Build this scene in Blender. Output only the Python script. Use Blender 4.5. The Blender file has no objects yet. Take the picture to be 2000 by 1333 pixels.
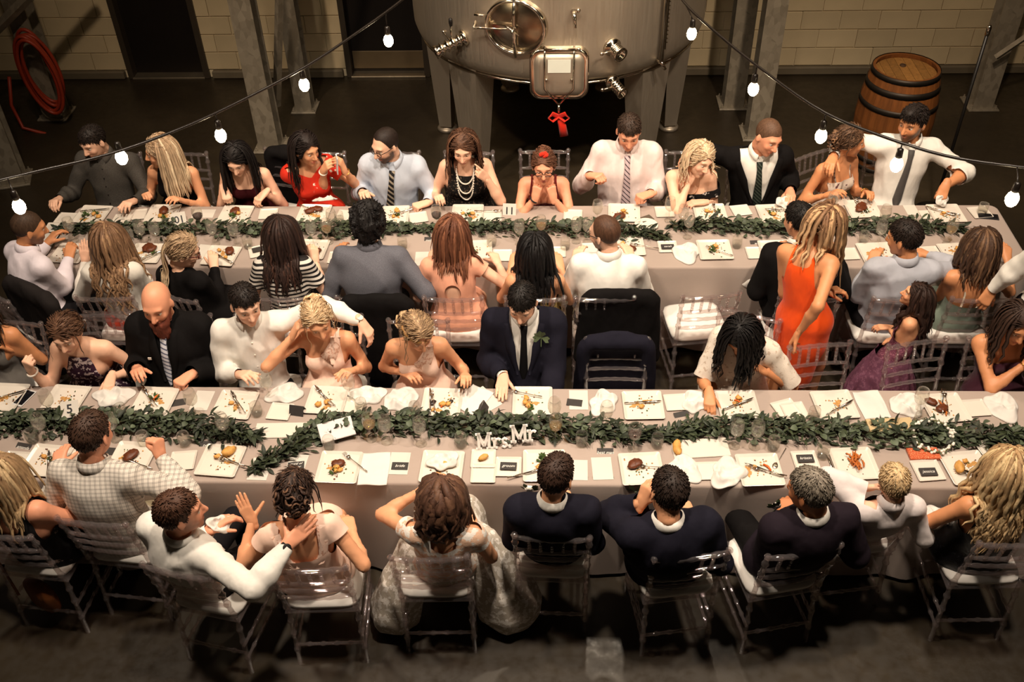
import bpy, math, random
import numpy as np
from mathutils import Vector, Matrix, Quaternion

random.seed(7)
RNG = np.random.default_rng(7)
SC = bpy.context.scene
COL = SC.collection

# ---------------------------------------------------------------- camera
F_PX = 1944.4
TH, PS, RO, CAMZ = math.radians(41.075), math.radians(-2.878), math.radians(-1.6965), 4.941
_fw = np.array([math.sin(PS)*math.cos(TH), math.cos(PS)*math.cos(TH), -math.sin(TH)])
_r0 = np.array([math.cos(PS), -math.sin(PS), 0.0]); _u0 = np.cross(_r0, _fw)
_rt = _r0*math.cos(RO)+_u0*math.sin(RO); _up = _u0*math.cos(RO)-_r0*math.sin(RO)
cam_d = bpy.data.cameras.new('camera'); cam = bpy.data.objects.new('camera', cam_d); COL.objects.link(cam)
cam_d.sensor_width = 36.0; cam_d.lens = F_PX*36.0/2000.0
cam.matrix_world = Matrix(((_rt[0], _up[0], -_fw[0], 0), (_rt[1], _up[1], -_fw[1], 0), (_rt[2], _up[2], -_fw[2], CAMZ), (0, 0, 0, 1)))
SC.camera = cam

def at(px, py, z):
    """the point of the place seen at this pixel of the 2000x1333 photograph, at height z"""
    d = _fw+_rt*(px-1000)/F_PX-_up*(py-666.5)/F_PX
    t = (z-CAMZ)/d[2]
    return np.array([0, 0, CAMZ])+t*d
def at_y(px, py, y):
    d = _fw+_rt*(px-1000)/F_PX-_up*(py-666.5)/F_PX
    return np.array([0, 0, CAMZ])+(y/d[1])*d

# ---------------------------------------------------------------- world, lamps, exposure
SC.view_settings.view_transform = 'Standard'
SC.view_settings.look = 'None'
SC.view_settings.gamma = 1.0
SC.view_settings.use_curve_mapping = False
SC.view_settings.exposure = 0.0
world = bpy.data.worlds.new('world'); SC.world = world; world.use_nodes = True
world.node_tree.nodes['Background'].inputs[0].default_value = (1.0, 0.74, 0.48, 1)
world.node_tree.nodes['Background'].inputs[1].default_value = 0.012

def spot(name, loc, aim, power, angle, blend, radius, col):
    d = bpy.data.lights.new(name, 'SPOT'); d.energy = power; d.spot_size = math.radians(angle); d.spot_blend = blend
    d.shadow_soft_size = radius; d.color = col
    o = bpy.data.objects.new(name, d); COL.objects.link(o); o.location = loc
    o.rotation_euler = (Vector(aim)-Vector(loc)).to_track_quat('-Z', 'Y').to_euler()
    return o
WARM = (1.0, 0.83, 0.66)
# high ceiling lamps over the two long tables
spot('ceiling_lamp', (-2.3, 3.4, 6.6), (-1.9, 4.9, 0.8), 1010, 78, 0.75, 0.17, WARM)
spot('ceiling_lamp', (0.0, 3.2, 6.8), (0.0, 4.8, 0.8), 1100, 78, 0.75, 0.17, WARM)
spot('ceiling_lamp', (2.3, 3.4, 6.6), (1.9, 4.9, 0.8), 1010, 78, 0.75, 0.17, WARM)
# lamp above the tank that throws the guests' shadows towards the camera
spot('ceiling_lamp', (0.4, 7.2, 6.6), (0.2, 4.4, 0.5), 430, 82, 0.6, 0.12, (1.0, 0.82, 0.62))
spot('ceiling_lamp', (-3.0, 5.5, 5.2), (-1.2, 9.6, 0.8), 420, 95, 0.8, 0.10, (1.0, 0.77, 0.56))
spot('ceiling_lamp', (2.2, 5.2, 5.0), (2.2, 9.8, 0.6), 420, 95, 0.8, 0.08, (1.0, 0.77, 0.56))

# ---------------------------------------------------------------- mesh helpers
def link(name, data, parent=None, loc=None, rot=None):
    o = bpy.data.objects.new(name, data); COL.objects.link(o)
    if parent is not None: o.parent = parent
    if loc is not None: o.location = loc
    if rot is not None: o.rotation_euler = rot
    return o
def tag(o, label=None, cat=None, group=None, kind=None):
    if label: o['label'] = label
    if cat: o['category'] = cat
    if group: o['group'] = group
    if kind: o['kind'] = kind
    return o
def empty(name, loc=(0, 0, 0), rz=0.0):
    o = bpy.data.objects.new(name, None); COL.objects.link(o); o.location = [float(v) for v in loc]; o.rotation_euler = (0, 0, rz)
    o.empty_display_size = 0.05
    return o
def npmesh(name, V, polys, mats=(), midx=None, col=None, smooth=True):
    """V (n,3); polys = list of int arrays (k,m)"""
    me = bpy.data.meshes.new(name)
    V = np.asarray(V, dtype=np.float32)
    polys = [np.asarray(p, dtype=np.int32) for p in polys if len(p)]
    nl = sum(p.size for p in polys); nf = sum(len(p) for p in polys)
    me.vertices.add(len(V)); me.vertices.foreach_set('co', V.ravel())
    me.loops.add(nl); me.polygons.add(nf)
    me.loops.foreach_set('vertex_index', np.concatenate([p.ravel() for p in polys]))
    tot = np.concatenate([np.full(len(p), p.shape[1], np.int32) for p in polys])
    st = np.concatenate([[0], np.cumsum(tot)[:-1]]).astype(np.int32)
    me.polygons.foreach_set('loop_start', st)
    if midx is not None: me.polygons.foreach_set('material_index', np.asarray(midx, np.int32))
    me.polygons.foreach_set('use_smooth', np.full(nf, bool(smooth)))
    me.update(calc_edges=True); me.validate()
    for m in mats: me.materials.append(m)
    if col is not None:
        a = me.color_attributes.new('Col', 'FLOAT_COLOR', 'POINT')
        c = np.ones((len(V), 4), np.float32); c[:, :3] = col
        a.data.foreach_set('color', c.ravel())
    return me

class MB:
    """collects shapes, then links them as one mesh object"""
    def __init__(s): s.V = []; s.F = []; s.MI = []; s.n = 0; s.mi = 0
    def add(s, V, F):
        V = [tuple(map(float, v)) for v in V]
        for f in F: s.F.append(tuple(i+s.n for i in f)); s.MI.append(s.mi)
        s.V += V; s.n += len(V); return s
    def box(s, c, d, R=None):
        c = np.array(c, float); h = np.array(d, float)/2
        P = np.array([[x, y, z] for x in (-1, 1) for y in (-1, 1) for z in (-1, 1)])*h
        if R is not None: P = P@np.array(R).T
        return s.add(P+c, [(0, 1, 3, 2), (4, 6, 7, 5), (0, 4, 5, 1), (2, 3, 7, 6), (0, 2, 6, 4), (1, 5, 7, 3)])
    def rbox(s, c, d, bv=.004, R=None):
        """box with chamfered top and side edges"""
        hx, hy, hz = d[0]/2, d[1]/2, d[2]/2; b = min(bv, hx*.9, hy*.9, hz*.9)
        P = []
        for (ix, iy, z) in ((hx-b, hy-b, -hz), (hx, hy, -hz+b), (hx, hy, hz-b), (hx-b, hy-b, hz)):
            P += [(-ix, -iy+0, z), (ix, -iy, z), (ix, iy, z), (-ix, iy, z)]
        P = np.array(P)
        if R is not None: P = P@np.array(R).T
        F = [(3, 2, 1, 0), (12, 13, 14, 15)]
        for k in range(3):
            for i in range(4):
                j = (i+1) % 4; F.append((4*k+i, 4*k+j, 4*k+4+j, 4*k+4+i))
        return s.add(P+np.array(c, float), F)
    def tube(s, pts, rad, n=8, cap=True, flat=None, closed=False):
        pts = [np.array(p, float) for p in pts]; m = len(pts)
        if not hasattr(rad, '__len__'): rad = [rad]*m
        prev = None; P = []
        for i in range(m):
            if closed: t = pts[(i+1) % m]-pts[i-1]
            else: t = pts[min(i+1, m-1)]-pts[max(i-1, 0)]
            t = t/(np.linalg.norm(t)+1e-9)
            if prev is None:
                a = np.array([0, 0, 1.]) if abs(t[2]) < .9 else np.array([1., 0, 0])
            else: a = prev
            x = a-t*np.dot(a, t); x /= np.linalg.norm(x)+1e-9; y = np.cross(t, x); prev = x
            fx, fy = (1, 1) if flat is None else flat
            for k in range(n):
                w = 2*math.pi*k/n
                P.append(pts[i]+rad[i]*(fx*math.cos(w)*x+fy*math.sin(w)*y))
        F = []
        for i in range(m if closed else m-1):
            j = (i+1) % m
            for k in range(n):
                l = (k+1) % n; F.append((i*n+k, i*n+l, j*n+l, j*n+k))
        if cap and not closed:
            F.append(tuple(range(n-1, -1, -1))); F.append(tuple((m-1)*n+k for k in range(n)))
        return s.add(P, F)
    def lathe(s, prof, n=16, c=(0, 0, 0), R=None, cap=True):
        P = []
        for r, z in prof:
            for k in range(n):
                w = 2*math.pi*k/n; P.append((r*math.cos(w), r*math.sin(w), z))
        P = np.array(P)
        if R is not None: P = P@np.array(R).T
        F = []
        for i in range(len(prof)-1):
            for k in range(n):
                l = (k+1) % n; F.append((i*n+k, i*n+l, (i+1)*n+l, (i+1)*n+k))
        if cap:
            if prof[0][0] > 1e-4: F.append(tuple(range(n-1, -1, -1)))
            if prof[-1][0] > 1e-4: F.append(tuple((len(prof)-1)*n+k for k in range(n)))
        return s.add(P+np.array(c, float), F)
    def ball(s, c, r, n=8, m=5):
        r = np.array([r, r, r]) if not hasattr(r, '__len__') else np.array(r)
        P = [(0, 0, -1)]; F = []
        for i in range(1, m):
            a = -math.pi/2+math.pi*i/m
            for k in range(n):
                w = 2*math.pi*k/n; P.append((math.cos(a)*math.cos(w), math.cos(a)*math.sin(w), math.sin(a)))
        P.append((0, 0, 1)); top = len(P)-1
        for k in range(n):
            l = (k+1) % n; F.append((0, 1+l, 1+k)); F.append((top, 1+(m-2)*n+k, 1+(m-2)*n+l))
            for i in range(m-2): F.append((1+i*n+k, 1+i*n+l, 1+(i+1)*n+l, 1+(i+1)*n+k))
        return s.add(np.array(P)*r+np.array(c, float), F)
    def prism(s, poly, z0, z1, R=None, c=(0, 0, 0)):
        n = len(poly); P = [(x, y, z0) for x, y in poly]+[(x, y, z1) for x, y in poly]; P = np.array(P, float)
        if R is not None: P = P@np.array(R).T
        F = [tuple(range(n-1, -1, -1)), tuple(range(n, 2*n))]+[(i, (i+1) % n, n+(i+1) % n, n+i) for i in range(n)]
        return s.add(P+np.array(c, float), F)
    def mesh(s, name, mats, smooth=False):
        me = bpy.data.meshes.new(name); me.from_pydata(s.V, [], s.F); me.update()
        if not isinstance(mats, (list, tuple)): mats = [mats]
        for m in mats: me.materials.append(m)
        if len(mats) > 1: me.polygons.foreach_set('material_index', s.MI)
        if smooth: me.polygons.foreach_set('use_smooth', [True]*len(me.polygons))
        return me
    def build(s, name, mats, parent=None, smooth=False, loc=None, rot=None):
        return link(name, s.mesh(name, mats, smooth), parent, loc, rot)

def rotz(a): c, s_ = math.cos(a), math.sin(a); return np.array([[c, -s_, 0], [s_, c, 0], [0, 0, 1]])
def rotx(a): c, s_ = math.cos(a), math.sin(a); return np.array([[1, 0, 0], [0, c, -s_], [0, s_, c]])
def roty(a): c, s_ = math.cos(a), math.sin(a); return np.array([[c, 0, s_], [0, 1, 0], [-s_, 0, c]])
def nrm(v): v = np.array(v, float); return v/(np.linalg.norm(v)+1e-9)
def copy_tree(o, parent=None):
    c = o.copy(); COL.objects.link(c)
    if parent is not None: c.parent = parent
    for ch in o.children: copy_tree(ch, c)
    return c

# ---------------------------------------------------------------- materials
def lin(c):
    c = np.array(c, float)/255.0
    return tuple(np.where(c <= .04045, c/12.92, ((c+.055)/1.055)**2.4))
class NT:
    def __init__(s, name):
        s.m = bpy.data.materials.new(name); s.m.use_nodes = True; s.t = s.m.node_tree
        s.b = s.t.nodes['Principled BSDF']; s.out = s.t.nodes['Material Output']
    def n(s, typ, **kw):
        nd = s.t.nodes.new(typ)
        for k, v in kw.items():
            if k in ('i',):
                for kk, vv in v.items():
                    if isinstance(vv, bpy.types.NodeSocket): s.t.links.new(vv, nd.inputs[kk])
                    else: nd.inputs[kk].default_value = vv
            else: setattr(nd, k, v)
        return nd
    def lk(s, a, b): s.t.links.new(a, b)
    def set(s, **kw):
        for k, v in kw.items():
            k = {'rough': 'Roughness', 'metal': 'Metallic', 'base': 'Base Color', 'spec': 'Specular IOR Level', 'sheen': 'Sheen Weight', 'normal': 'Normal', 'alpha': 'Alpha', 'trans': 'Transmission Weight', 'ior': 'IOR'}[k]
            if isinstance(v, bpy.types.NodeSocket): s.lk(v, s.b.inputs[k])
            else: s.b.inputs[k].default_value = v
        return s
    def obj(s, scale=(1, 1, 1), rot=(0, 0, 0)):
        tc = s.n('ShaderNodeTexCoord'); mp = s.n('ShaderNodeMapping'); s.lk(tc.outputs['Object'], mp.inputs[0])
        mp.inputs['Scale'].default_value = scale; mp.inputs['Rotation'].default_value = rot
        return mp.outputs[0]
    def noise(s, vec, scale, detail=3, rough=.5):
        nd = s.n('ShaderNodeTexNoise', i={'Vector': vec, 'Scale': scale, 'Detail': detail, 'Roughness': rough}); return nd.outputs['Fac']
    def ramp(s, fac, stops, interp='LINEAR'):
        nd = s.n('ShaderNodeValToRGB'); s.lk(fac, nd.inputs[0]); cr = nd.color_ramp; cr.interpolation = interp
        while len(cr.elements) < len(stops): cr.elements.new(.5)
        for e, (p, c) in zip(cr.elements, stops): e.position = p; e.color = (*c, 1) if len(c) == 3 else c
        return nd.outputs[0]
    def mix(s, fac, a, b, mode='MIX'):
        nd = s.n('ShaderNodeMix', data_type='RGBA', blend_type=mode)
        for k, v in ((0, fac), (6, a), (7, b)):
            if isinstance(v, bpy.types.NodeSocket): s.lk(v, nd.inputs[k])
            else: nd.inputs[k].default_value = v if k == 0 else ((*v, 1) if len(v) == 3 else v)
        return nd.outputs[2]
    def math(s, op, a, b=None):
        nd = s.n('ShaderNodeMath', operation=op)
        for k, v in ((0, a), (1, b)):
            if v is None: continue
            if isinstance(v, bpy.types.NodeSocket): s.lk(v, nd.inputs[k])
            else: nd.inputs[k].default_value = v
        return nd.outputs[0]
    def sep(s, vec):
        nd = s.n('ShaderNodeSeparateXYZ'); s.lk(vec, nd.inputs[0]); return nd.outputs
    def bump(s, h, strength=.3, dist=.002):
        nd = s.n('ShaderNodeBump', i={'Height': h, 'Strength': strength, 'Distance': dist}); s.lk(nd.outputs[0], s.b.inputs['Normal']); return s
MATS = {}
def M(name, c, rough=.6, metal=0., var=.0, vscale=6., bump=0., bscale=80., spec=.4, sheen=0.):
    """plain procedural material: colour with noise variation and bump"""
    if name in MATS: return MATS[name]
    t = NT(name); c = lin(c); v = t.obj()
    if var > 0:
        f = t.noise(v, vscale, 4)
        t.set(base=t.ramp(f, [(.25, tuple(np.array(c)*(1-var))), (.75, tuple(np.minimum(1, np.array(c)*(1+var))))]))
    else: t.set(base=(*c, 1))
    t.set(rough=rough, metal=metal, spec=spec, sheen=sheen)
    if bump > 0: t.bump(t.noise(v, bscale, 3), bump, .003)
    MATS[name] = t.m; return t.m
def cloth(name, c, rough=.85, var=.06, bump=.65, weave=900.):
    """woven cloth: soft creases plus fine weave"""
    if name in MATS: return MATS[name]
    t = NT(name); c = np.array(lin(c)); v = t.obj()
    f = t.noise(v, 9, 3)
    t.set(base=t.ramp(f, [(.25, tuple(c*(1-var))), (.75, tuple(np.minimum(1, c*(1+var))))]), rough=rough, spec=.2 if c.max() > .05 else .08, sheen=.12 if c.max() > .05 else 0.0)
    w = t.noise(t.obj(scale=(1, 1, .45)), 15, 2, .4); fine = t.noise(v, weave, 1)
    t.bump(t.math('ADD', w, t.math('MULTIPLY', fine, .04)), bump, .016)
    MATS[name] = t.m; return t.m
def attr_mat(name, rough=.5, spec=.4, var=.06, vscale=40, bump=.08, bscale=300, stretch=(1, 1, 1), sheen=0, sss=0):
    """colour from the mesh's own 'Col' attribute (skin, hair)"""
    if name in MATS: return MATS[name]
    t = NT(name); a = t.n('ShaderNodeAttribute', attribute_name='Col'); v = t.obj(scale=stretch)
    f = t.noise(v, vscale, 3)
    k = t.ramp(f, [(.2, (1-var,)*3), (.8, (1+var,)*3)])
    t.set(base=t.mix(1.0, a.outputs['Color'], k, 'MULTIPLY'), rough=rough, spec=spec, sheen=sheen)
    if bump: t.bump(t.noise(v, bscale, 2), bump, .002)
    MATS[name] = t.m; return t.m
def clear(name, tint=(255, 250, 244), glossmix=.10, body=.06, rough=.05, bodycol=(220, 215, 205), edge=.45):
    """clear moulded acrylic / thin glass: see-through with Fresnel shine and a little body"""
    if name in MATS: return MATS[name]
    t = NT(name); nt = t.t
    tr = t.n('ShaderNodeBsdfTransparent'); tr.inputs[0].default_value = (*lin(tint), 1)
    gl = t.n('ShaderNodeBsdfGlossy'); gl.inputs['Roughness'].default_value = rough
    df = t.n('ShaderNodeBsdfDiffuse'); df.inputs[0].default_value = (*lin(bodycol), 1)
    lw = t.n('ShaderNodeLayerWeight'); lw.inputs[0].default_value = .35
    fac = t.math('ADD', t.math('MULTIPLY', t.math('POWER', lw.outputs['Facing'], 2.5), edge), glossmix)
    m1 = t.n('ShaderNodeMixShader'); t.lk(fac, m1.inputs[0]); t.lk(tr.outputs[0], m1.inputs[1]); t.lk(gl.outputs[0], m1.inputs[2])
    m2 = t.n('ShaderNodeMixShader'); m2.inputs[0].default_value = body; t.lk(m1.outputs[0], m2.inputs[1]); t.lk(df.outputs[0], m2.inputs[2])
    t.lk(m2.outputs[0], t.out.inputs[0])
    MATS[name] = t.m; return t.m
# ================================================================ the setting
def mat_floor():
    t = NT('floor_concrete'); v = t.obj()
    a = t.noise(v, .8, 5, .6); b = t.noise(v, 14, 4, .6)
    c = t.ramp(a, [(.3, lin((36, 29, 20))), (.55, lin((50, 42, 30))), (.75, lin((68, 58, 43)))])
    c = t.mix(t.math('MULTIPLY', b, .5), c, lin((34, 29, 22)))
    t.set(base=c, rough=t.ramp(b, [(.3, (.30,)*3), (.8, (.55,)*3)]), spec=.4)
    t.bump(t.noise(v, 60, 3), .06, .003); return t.m
def mat_block(name, c, joints=False):
    t = NT(name); v = t.obj(); c = np.array(lin(c))
    a = t.noise(v, 2.2, 4); oi = t.n('ShaderNodeObjectInfo')
    base = t.ramp(a, [(.3, tuple(c*.88)), (.7, tuple(c*1.08))])
    k = t.ramp(oi.outputs['Random'], [(0, (.93,)*3), (1, (1.05,)*3)])
    base = t.mix(1.0, base, k, 'MULTIPLY')
    if joints:
        br = t.n('ShaderNodeTexBrick'); v2 = t.obj(rot=(math.pi/2, 0, 0)); t.lk(v2, br.inputs['Vector'])
        br.inputs['Scale'].default_value = 1.0; br.inputs['Brick Width'].default_value = .4; br.inputs['Row Height'].default_value = .2; br.inputs['Mortar Size'].default_value = .006
        br.inputs['Color1'].default_value = (1, 1, 1, 1); br.inputs['Color2'].default_value = (.95, .95, .95, 1); br.inputs['Mortar'].default_value = (.8, .8, .8, 1)
        base = t.mix(1.0, base, br.outputs[0], 'MULTIPLY')
    t.set(base=base, rough=.8, spec=.2); t.bump(t.noise(v, 120, 3), .25, .004); return t.m
m_block = mat_block('painted_block', (206, 188, 152)); m_wall = mat_block('painted_block_far', (206, 188, 152), True)
m_mortar = M('mortar', (214, 200, 168), .9, var=.05)
m_dark = M('dark_door_paint', (22, 16, 12), .5, var=.15)
m_frame = M('door_frame_paint', (58, 50, 40), .5, var=.1)
m_cove = M('cove_concrete', (104, 94, 76), .7, var=.12, bump=.1)

WALL_Y = 10.07
fl = MB().box((-.4, 4.6, -.06), (17, 14, .12)).build('floor', mat_floor()); tag(fl, 'dark polished concrete floor of the hall', kind='structure')
wb = empty('wall_back', (0, WALL_Y, 0)); tag(wb, 'beige painted concrete block wall behind the tank', kind='structure')
D1X, D2X = (-4.62, -3.76), (-2.2, -1.33)
w = MB(); BH = 1.49
xs = [-8.9, D1X[0], D1X[1], D2X[0], D2X[1], 8.1]
for k in (0, 2, 4): w.box(((xs[k]+xs[k+1])/2, .13, BH/2), (xs[k+1]-xs[k], .24, BH))
w.build('mortar_backing', m_mortar, wb)
w = MB()
for k in (0, 2, 4): w.box(((xs[k]+xs[k+1])/2, .125, (BH+2.1)/2), (xs[k+1]-xs[k], .25, 2.1-BH))
w.box((-.4, .125, (2.1+7)/2), (17, .25, 4.9))
w.build('upper_wall', m_wall, wb)
blk = {}
def block_mesh(wd):
    k = round(wd, 3)
    if k not in blk: blk[k] = MB().rbox((0, 0, 0), (wd-.008, .05, .192), .004).mesh('block', m_block)
    return blk[k]
for row in range(7):
    z = .09+row*.2+.1; off = .2 if row % 2 else 0
    for (a, b) in ((-6.6, D1X[0]), (D1X[1], D2X[0]), (D2X[1], 5.6)):
        x = -6.6+off-.4
        while x < b:
            l, r = max(x, a), min(x+.4, b)
            if r-l > .05: link('block', block_mesh(r-l), wb, ((l+r)/2, .018+.003*((row*7+int(x*10)) % 3-1), z))
            x += .4
for i, (a, b) in enumerate(((-8.9, D1X[0]-.06), (D1X[1]+.06, D2X[0]-.06), (D2X[1]+.06, 8.1))):
    tag(MB().rbox(((a+b)/2, WALL_Y-.02, .045), (b-a, .06, .09), .012).build('baseboard_back', m_cove), 'low concrete cove along the foot of the block wall', kind='structure')
def door(n, xr, label, plate):
    d = empty('door_%d' % n, ((xr[0]+xr[1])/2, WALL_Y, 0)); tag(d, label, kind='structure'); W = xr[1]-xr[0]
    MB().rbox((0, .10, 1.04), (W-.08, .05, 2.04), .004).build('door_leaf', m_dark, d)
    f = MB()
    for s in (-1, 1): f.rbox((s*(W/2-.01), .06, 1.06), (.06, .2, 2.12), .005)
    f.rbox((0, .06, 2.1), (W, .2, .06), .005); f.build('door_frame', m_frame, d)
    MB().rbox((0, .02, .012), (W-.06, .16, .024), .004).build('threshold', M('worn_aluminium', (150, 138, 118), .4, .8, var=.15), d)
    if plate:
        MB().rbox((0, .068, .16), (W-.1, .012, .2), .003).build('kick_plate', M('kick_plate_paint', (112, 96, 72), .45, .3, var=.1), d)
    MB().tube([(W/2-.1, .05, 1.0), (W/2-.1, .02, 1.0), (W/2-.2, .02, 1.0)], .009, 8).build('door_handle', M('worn_aluminium', (150, 138, 118), .4, .8), d)
door(1, D1X, 'black door in the block wall at the left with a worn metal threshold', False)
door(2, D2X, 'dark door beside the tank with a pale kick plate', True)
# side and rear walls and roof of the hall, out of frame
m_side = M('side_wall_paint', (120, 104, 80), .85, var=.08)
tag(MB().box((-8.9, 4.6, 3.5), (.2, 14, 7)).build('wall_left', m_side), 'plain painted left wall of the hall', kind='structure')
tag(MB().box((8.1, 4.6, 3.5), (.2, 14, 7)).build('wall_right', m_side), 'plain painted right wall of the hall', kind='structure')

# ---------------------------------------------------------------- stainless tank
def mat_steel(name, c, rough, scale=(40, 40, 1.2)):
    t = NT(name); v = t.obj(scale=scale); c = np.array(lin(c))
    f = t.noise(v, 3, 4); g = t.noise(t.obj(), 1.7, 4)
    t.set(base=t.mix(t.math('MULTIPLY', g, .6), tuple(c), tuple(c*.72)), metal=.82, rough=t.ramp(f, [(.2, (rough*.8,)*3), (.8, (rough*1.3,)*3)]))
    t.bump(f, .04, .002); return t.m
m_steel = mat_steel('brushed_steel', (190, 178, 160), .44)
m_chrome = M('polished_steel', (222, 212, 196), .14, 1.0)
m_black = M('black_plastic', (16, 13, 11), .45)
TX, TY, TR = .07, 8.72, 1.30
tank = empty('wine_tank', (TX, TY, 0)); tag(tank, 'big round stainless steel fermentation tank on legs behind the far table', 'tank')
MB().lathe([(.0, 1.10), (.7, 1.12), (1.12, 1.17), (1.22, 1.20), (1.275, 1.25), (1.297, 1.32), (1.30, 1.42), (1.30, 4.2), (1.2, 4.35), (0, 4.5)], 96).build('tank_shell', m_steel, tank, True)
MB().tube([(1.24*math.cos(a), 1.24*math.sin(a), 1.192) for a in np.linspace(0, 2*math.pi, 64, endpoint=False)], .012, 6, closed=True).build('weld_rim', m_chrome, tank, True)
for (lx, ly) in ((-1.10, .18), (1.10, .18), (-.74, -.84), (.74, -.84), (-.5, 1.02), (.5, 1.02)):
    a = math.atan2(ly, lx); R = rotz(a)
    leg = MB(); P = []
    for (z, wd, dp) in ((1.30, .17, .12), (.62, .12, .09), (.06, .075, .06)):
        for (sx, sy) in ((-1, -1), (1, -1), (1, 1), (-1, 1)): P.append(R@np.array([sx*dp, sy*wd, 0])+np.array([lx, ly, z]))
    leg.add(P, [(0, 1, 2, 3), (8, 11, 10, 9)]+[(4*k+i, 4*k+4+i, 4*k+4+(i+1) % 4, 4*k+(i+1) % 4) for k in range(2) for i in range(4)])
    lo = leg.build('tank_leg', m_steel, tank)
    MB().lathe([(.02, .08), (.022, .05), (.09, .035), (.10, .02), (.10, 0)], 16, (lx, ly, 0)).build('foot_pad', m_steel, lo, True)
def on_tank(px, py):
    d = _fw+_rt*(px-1000)/F_PX-_up*(py-666.5)/F_PX; o = np.array([-TX, -TY, CAMZ])
    a = d[0]**2+d[1]**2; b = 2*(o[0]*d[0]+o[1]*d[1]); c = o[0]**2+o[1]**2-TR**2
    disc = b*b-4*a*c
    t = (-b-math.sqrt(max(disc, 0)))/(2*a); p = o+t*d
    n = nrm([p[0], p[1], 0]); x = np.cross([0, 0, 1.], n)
    return p, n, x          # x = towards image right
def tf(p, n, x):
    Rm = np.stack([x, np.array([0, 0, 1.]), n], 1)   # local x right, y up, z outward
    return p, Rm
def loc(p, Rm, v): return p+Rm@np.array(v, float)
# oval manway
p, Rm = tf(*on_tank(1009, 50))
mw = MB(); N_ = 40
ring = lambda a, b, z: [loc(p, Rm, (a*math.cos(t), b*math.sin(t), z)) for t in np.linspace(0, 2*math.pi, N_, endpoint=False)]
def rings(mb, specs):
    P = []; [P.extend(ring(*s)) for s in specs]; F = []
    for k in range(len(specs)-1):
        for i in range(N_): j = (i+1) % N_; F.append((k*N_+i, k*N_+j, (k+1)*N_+j, (k+1)*N_+i))
    return mb.add(P, F)
rings(mw, [(.25, .225, -.08), (.25, .225, .045), (.238, .213, .055), (.222, .197, .045), (.222, .197, .0)])
man = mw.build('manway', m_chrome, tank, True)
lid = MB(); rings(lid, [(.221, .196, .012), (.2, .176, .018), (.1, .09, .036), (.002, .002, .04)]); lid.build('manway_lid', M('lid_steel', (170, 156, 136), .22, 1.0, var=.15, vscale=5), man, True)
cb = MB().tube([loc(p, Rm, (0, .24, .05)), loc(p, Rm, (0, .1, .075)), loc(p, Rm, (0, -.1, .075)), loc(p, Rm, (0, -.24, .05))], .012, 8, flat=(1, .8))
cb.lathe([(.022, 0), (.022, .05), (.012, .06), (.012, .09), (.0, .095)], 12, loc(p, Rm, (0, 0, .04)), Rm)
cb.tube([loc(p, Rm, (-.06, .04, .11)), loc(p, Rm, (.05, -.03, .11))], .007, 6); cb.build('clamp_bar', m_chrome, man, True)
hg = MB()
hg.tube([loc(p, Rm, (-.32, .02, .03)), loc(p, Rm, (-.33, -.03, .06)), loc(p, Rm, (-.2, -.01, .085)), loc(p, Rm, (-.06, .0, .085)), loc(p, Rm, (0, 0, .075))], .016, 8, flat=(1.5, .5))
hg.tube([loc(p, Rm, (-.32, .08, .0)), loc(p, Rm, (-.32, .08, .06)), loc(p, Rm, (-.24, .08, .06))], .01, 6); hg.build('hinge_arm', m_chrome, man, True)
# rectangular lower door
p, nn, xx = on_tank(1092, 140); p = p.copy(); p, Rm = tf(p, nn, xx)
def rrect(a, b, r, z, n=6):
    out = []
    for (cx, cy, a0) in ((a-r, b-r, 0), (-a+r, b-r, 90), (-a+r, -b+r, 180), (a-r, -b+r, 270)):
        for k in range(n): w_ = math.radians(a0+90*k/(n-1)); out.append(loc(p, Rm, (cx+r*math.cos(w_), cy+r*math.sin(w_), z)))
    return out
def rr_stack(specs):
    mb = MB(); P = []; F = []; n = 24
    for s in specs: P += rrect(*s)
    for k in range(len(specs)-1):
        for i in range(n): j = (i+1) % n; F.append((k*n+i, k*n+j, (k+1)*n+j, (k+1)*n+i))
    F.append(tuple((len(specs)-1)*n+i for i in range(n)))
    return mb.add(P, F)
hd = rr_stack([(.235, .215, .09, -.08), (.235, .215, .09, .05), (.225, .205, .085, .062), (.205, .185, .075, .055)]).build('hatch_frame', m_chrome, tank, True)
rr_stack([(.2, .18, .07, .056), (.19, .17, .065, .075), (.15, .13, .05, .088)]).build('hatch_lid', m_steel, hd, True)
MB().box(loc(p, Rm, (0, .09, .092)), (.18, .11, .004), Rm).build('hatch_plate', M('hatch_label', (214, 218, 206), .4, var=.04), hd)
hb = MB()
for s in (-1, 1):
    hb.tube([loc(p, Rm, (s*.115, .235, .05)), loc(p, Rm, (s*.115, .2, .1)), loc(p, Rm, (s*.115, -.1, .1)), loc(p, Rm, (0, -.235, .11))], .009, 6)
    hb.ball(loc(p, Rm, (s*.1, -.02, .105)), .014)
hb.tube([loc(p, Rm, (-.12, .225, .085)), loc(p, Rm, (.14, .225, .085))], .01, 6); hb.ball(loc(p, Rm, (.15, .225, .085)), .018)
hb.tube([loc(p, Rm, (0, -.235, .11)), loc(p, Rm, (0, -.30, .12))], .012, 6); hb.build('hatch_latch', m_chrome, hd, True)
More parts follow.
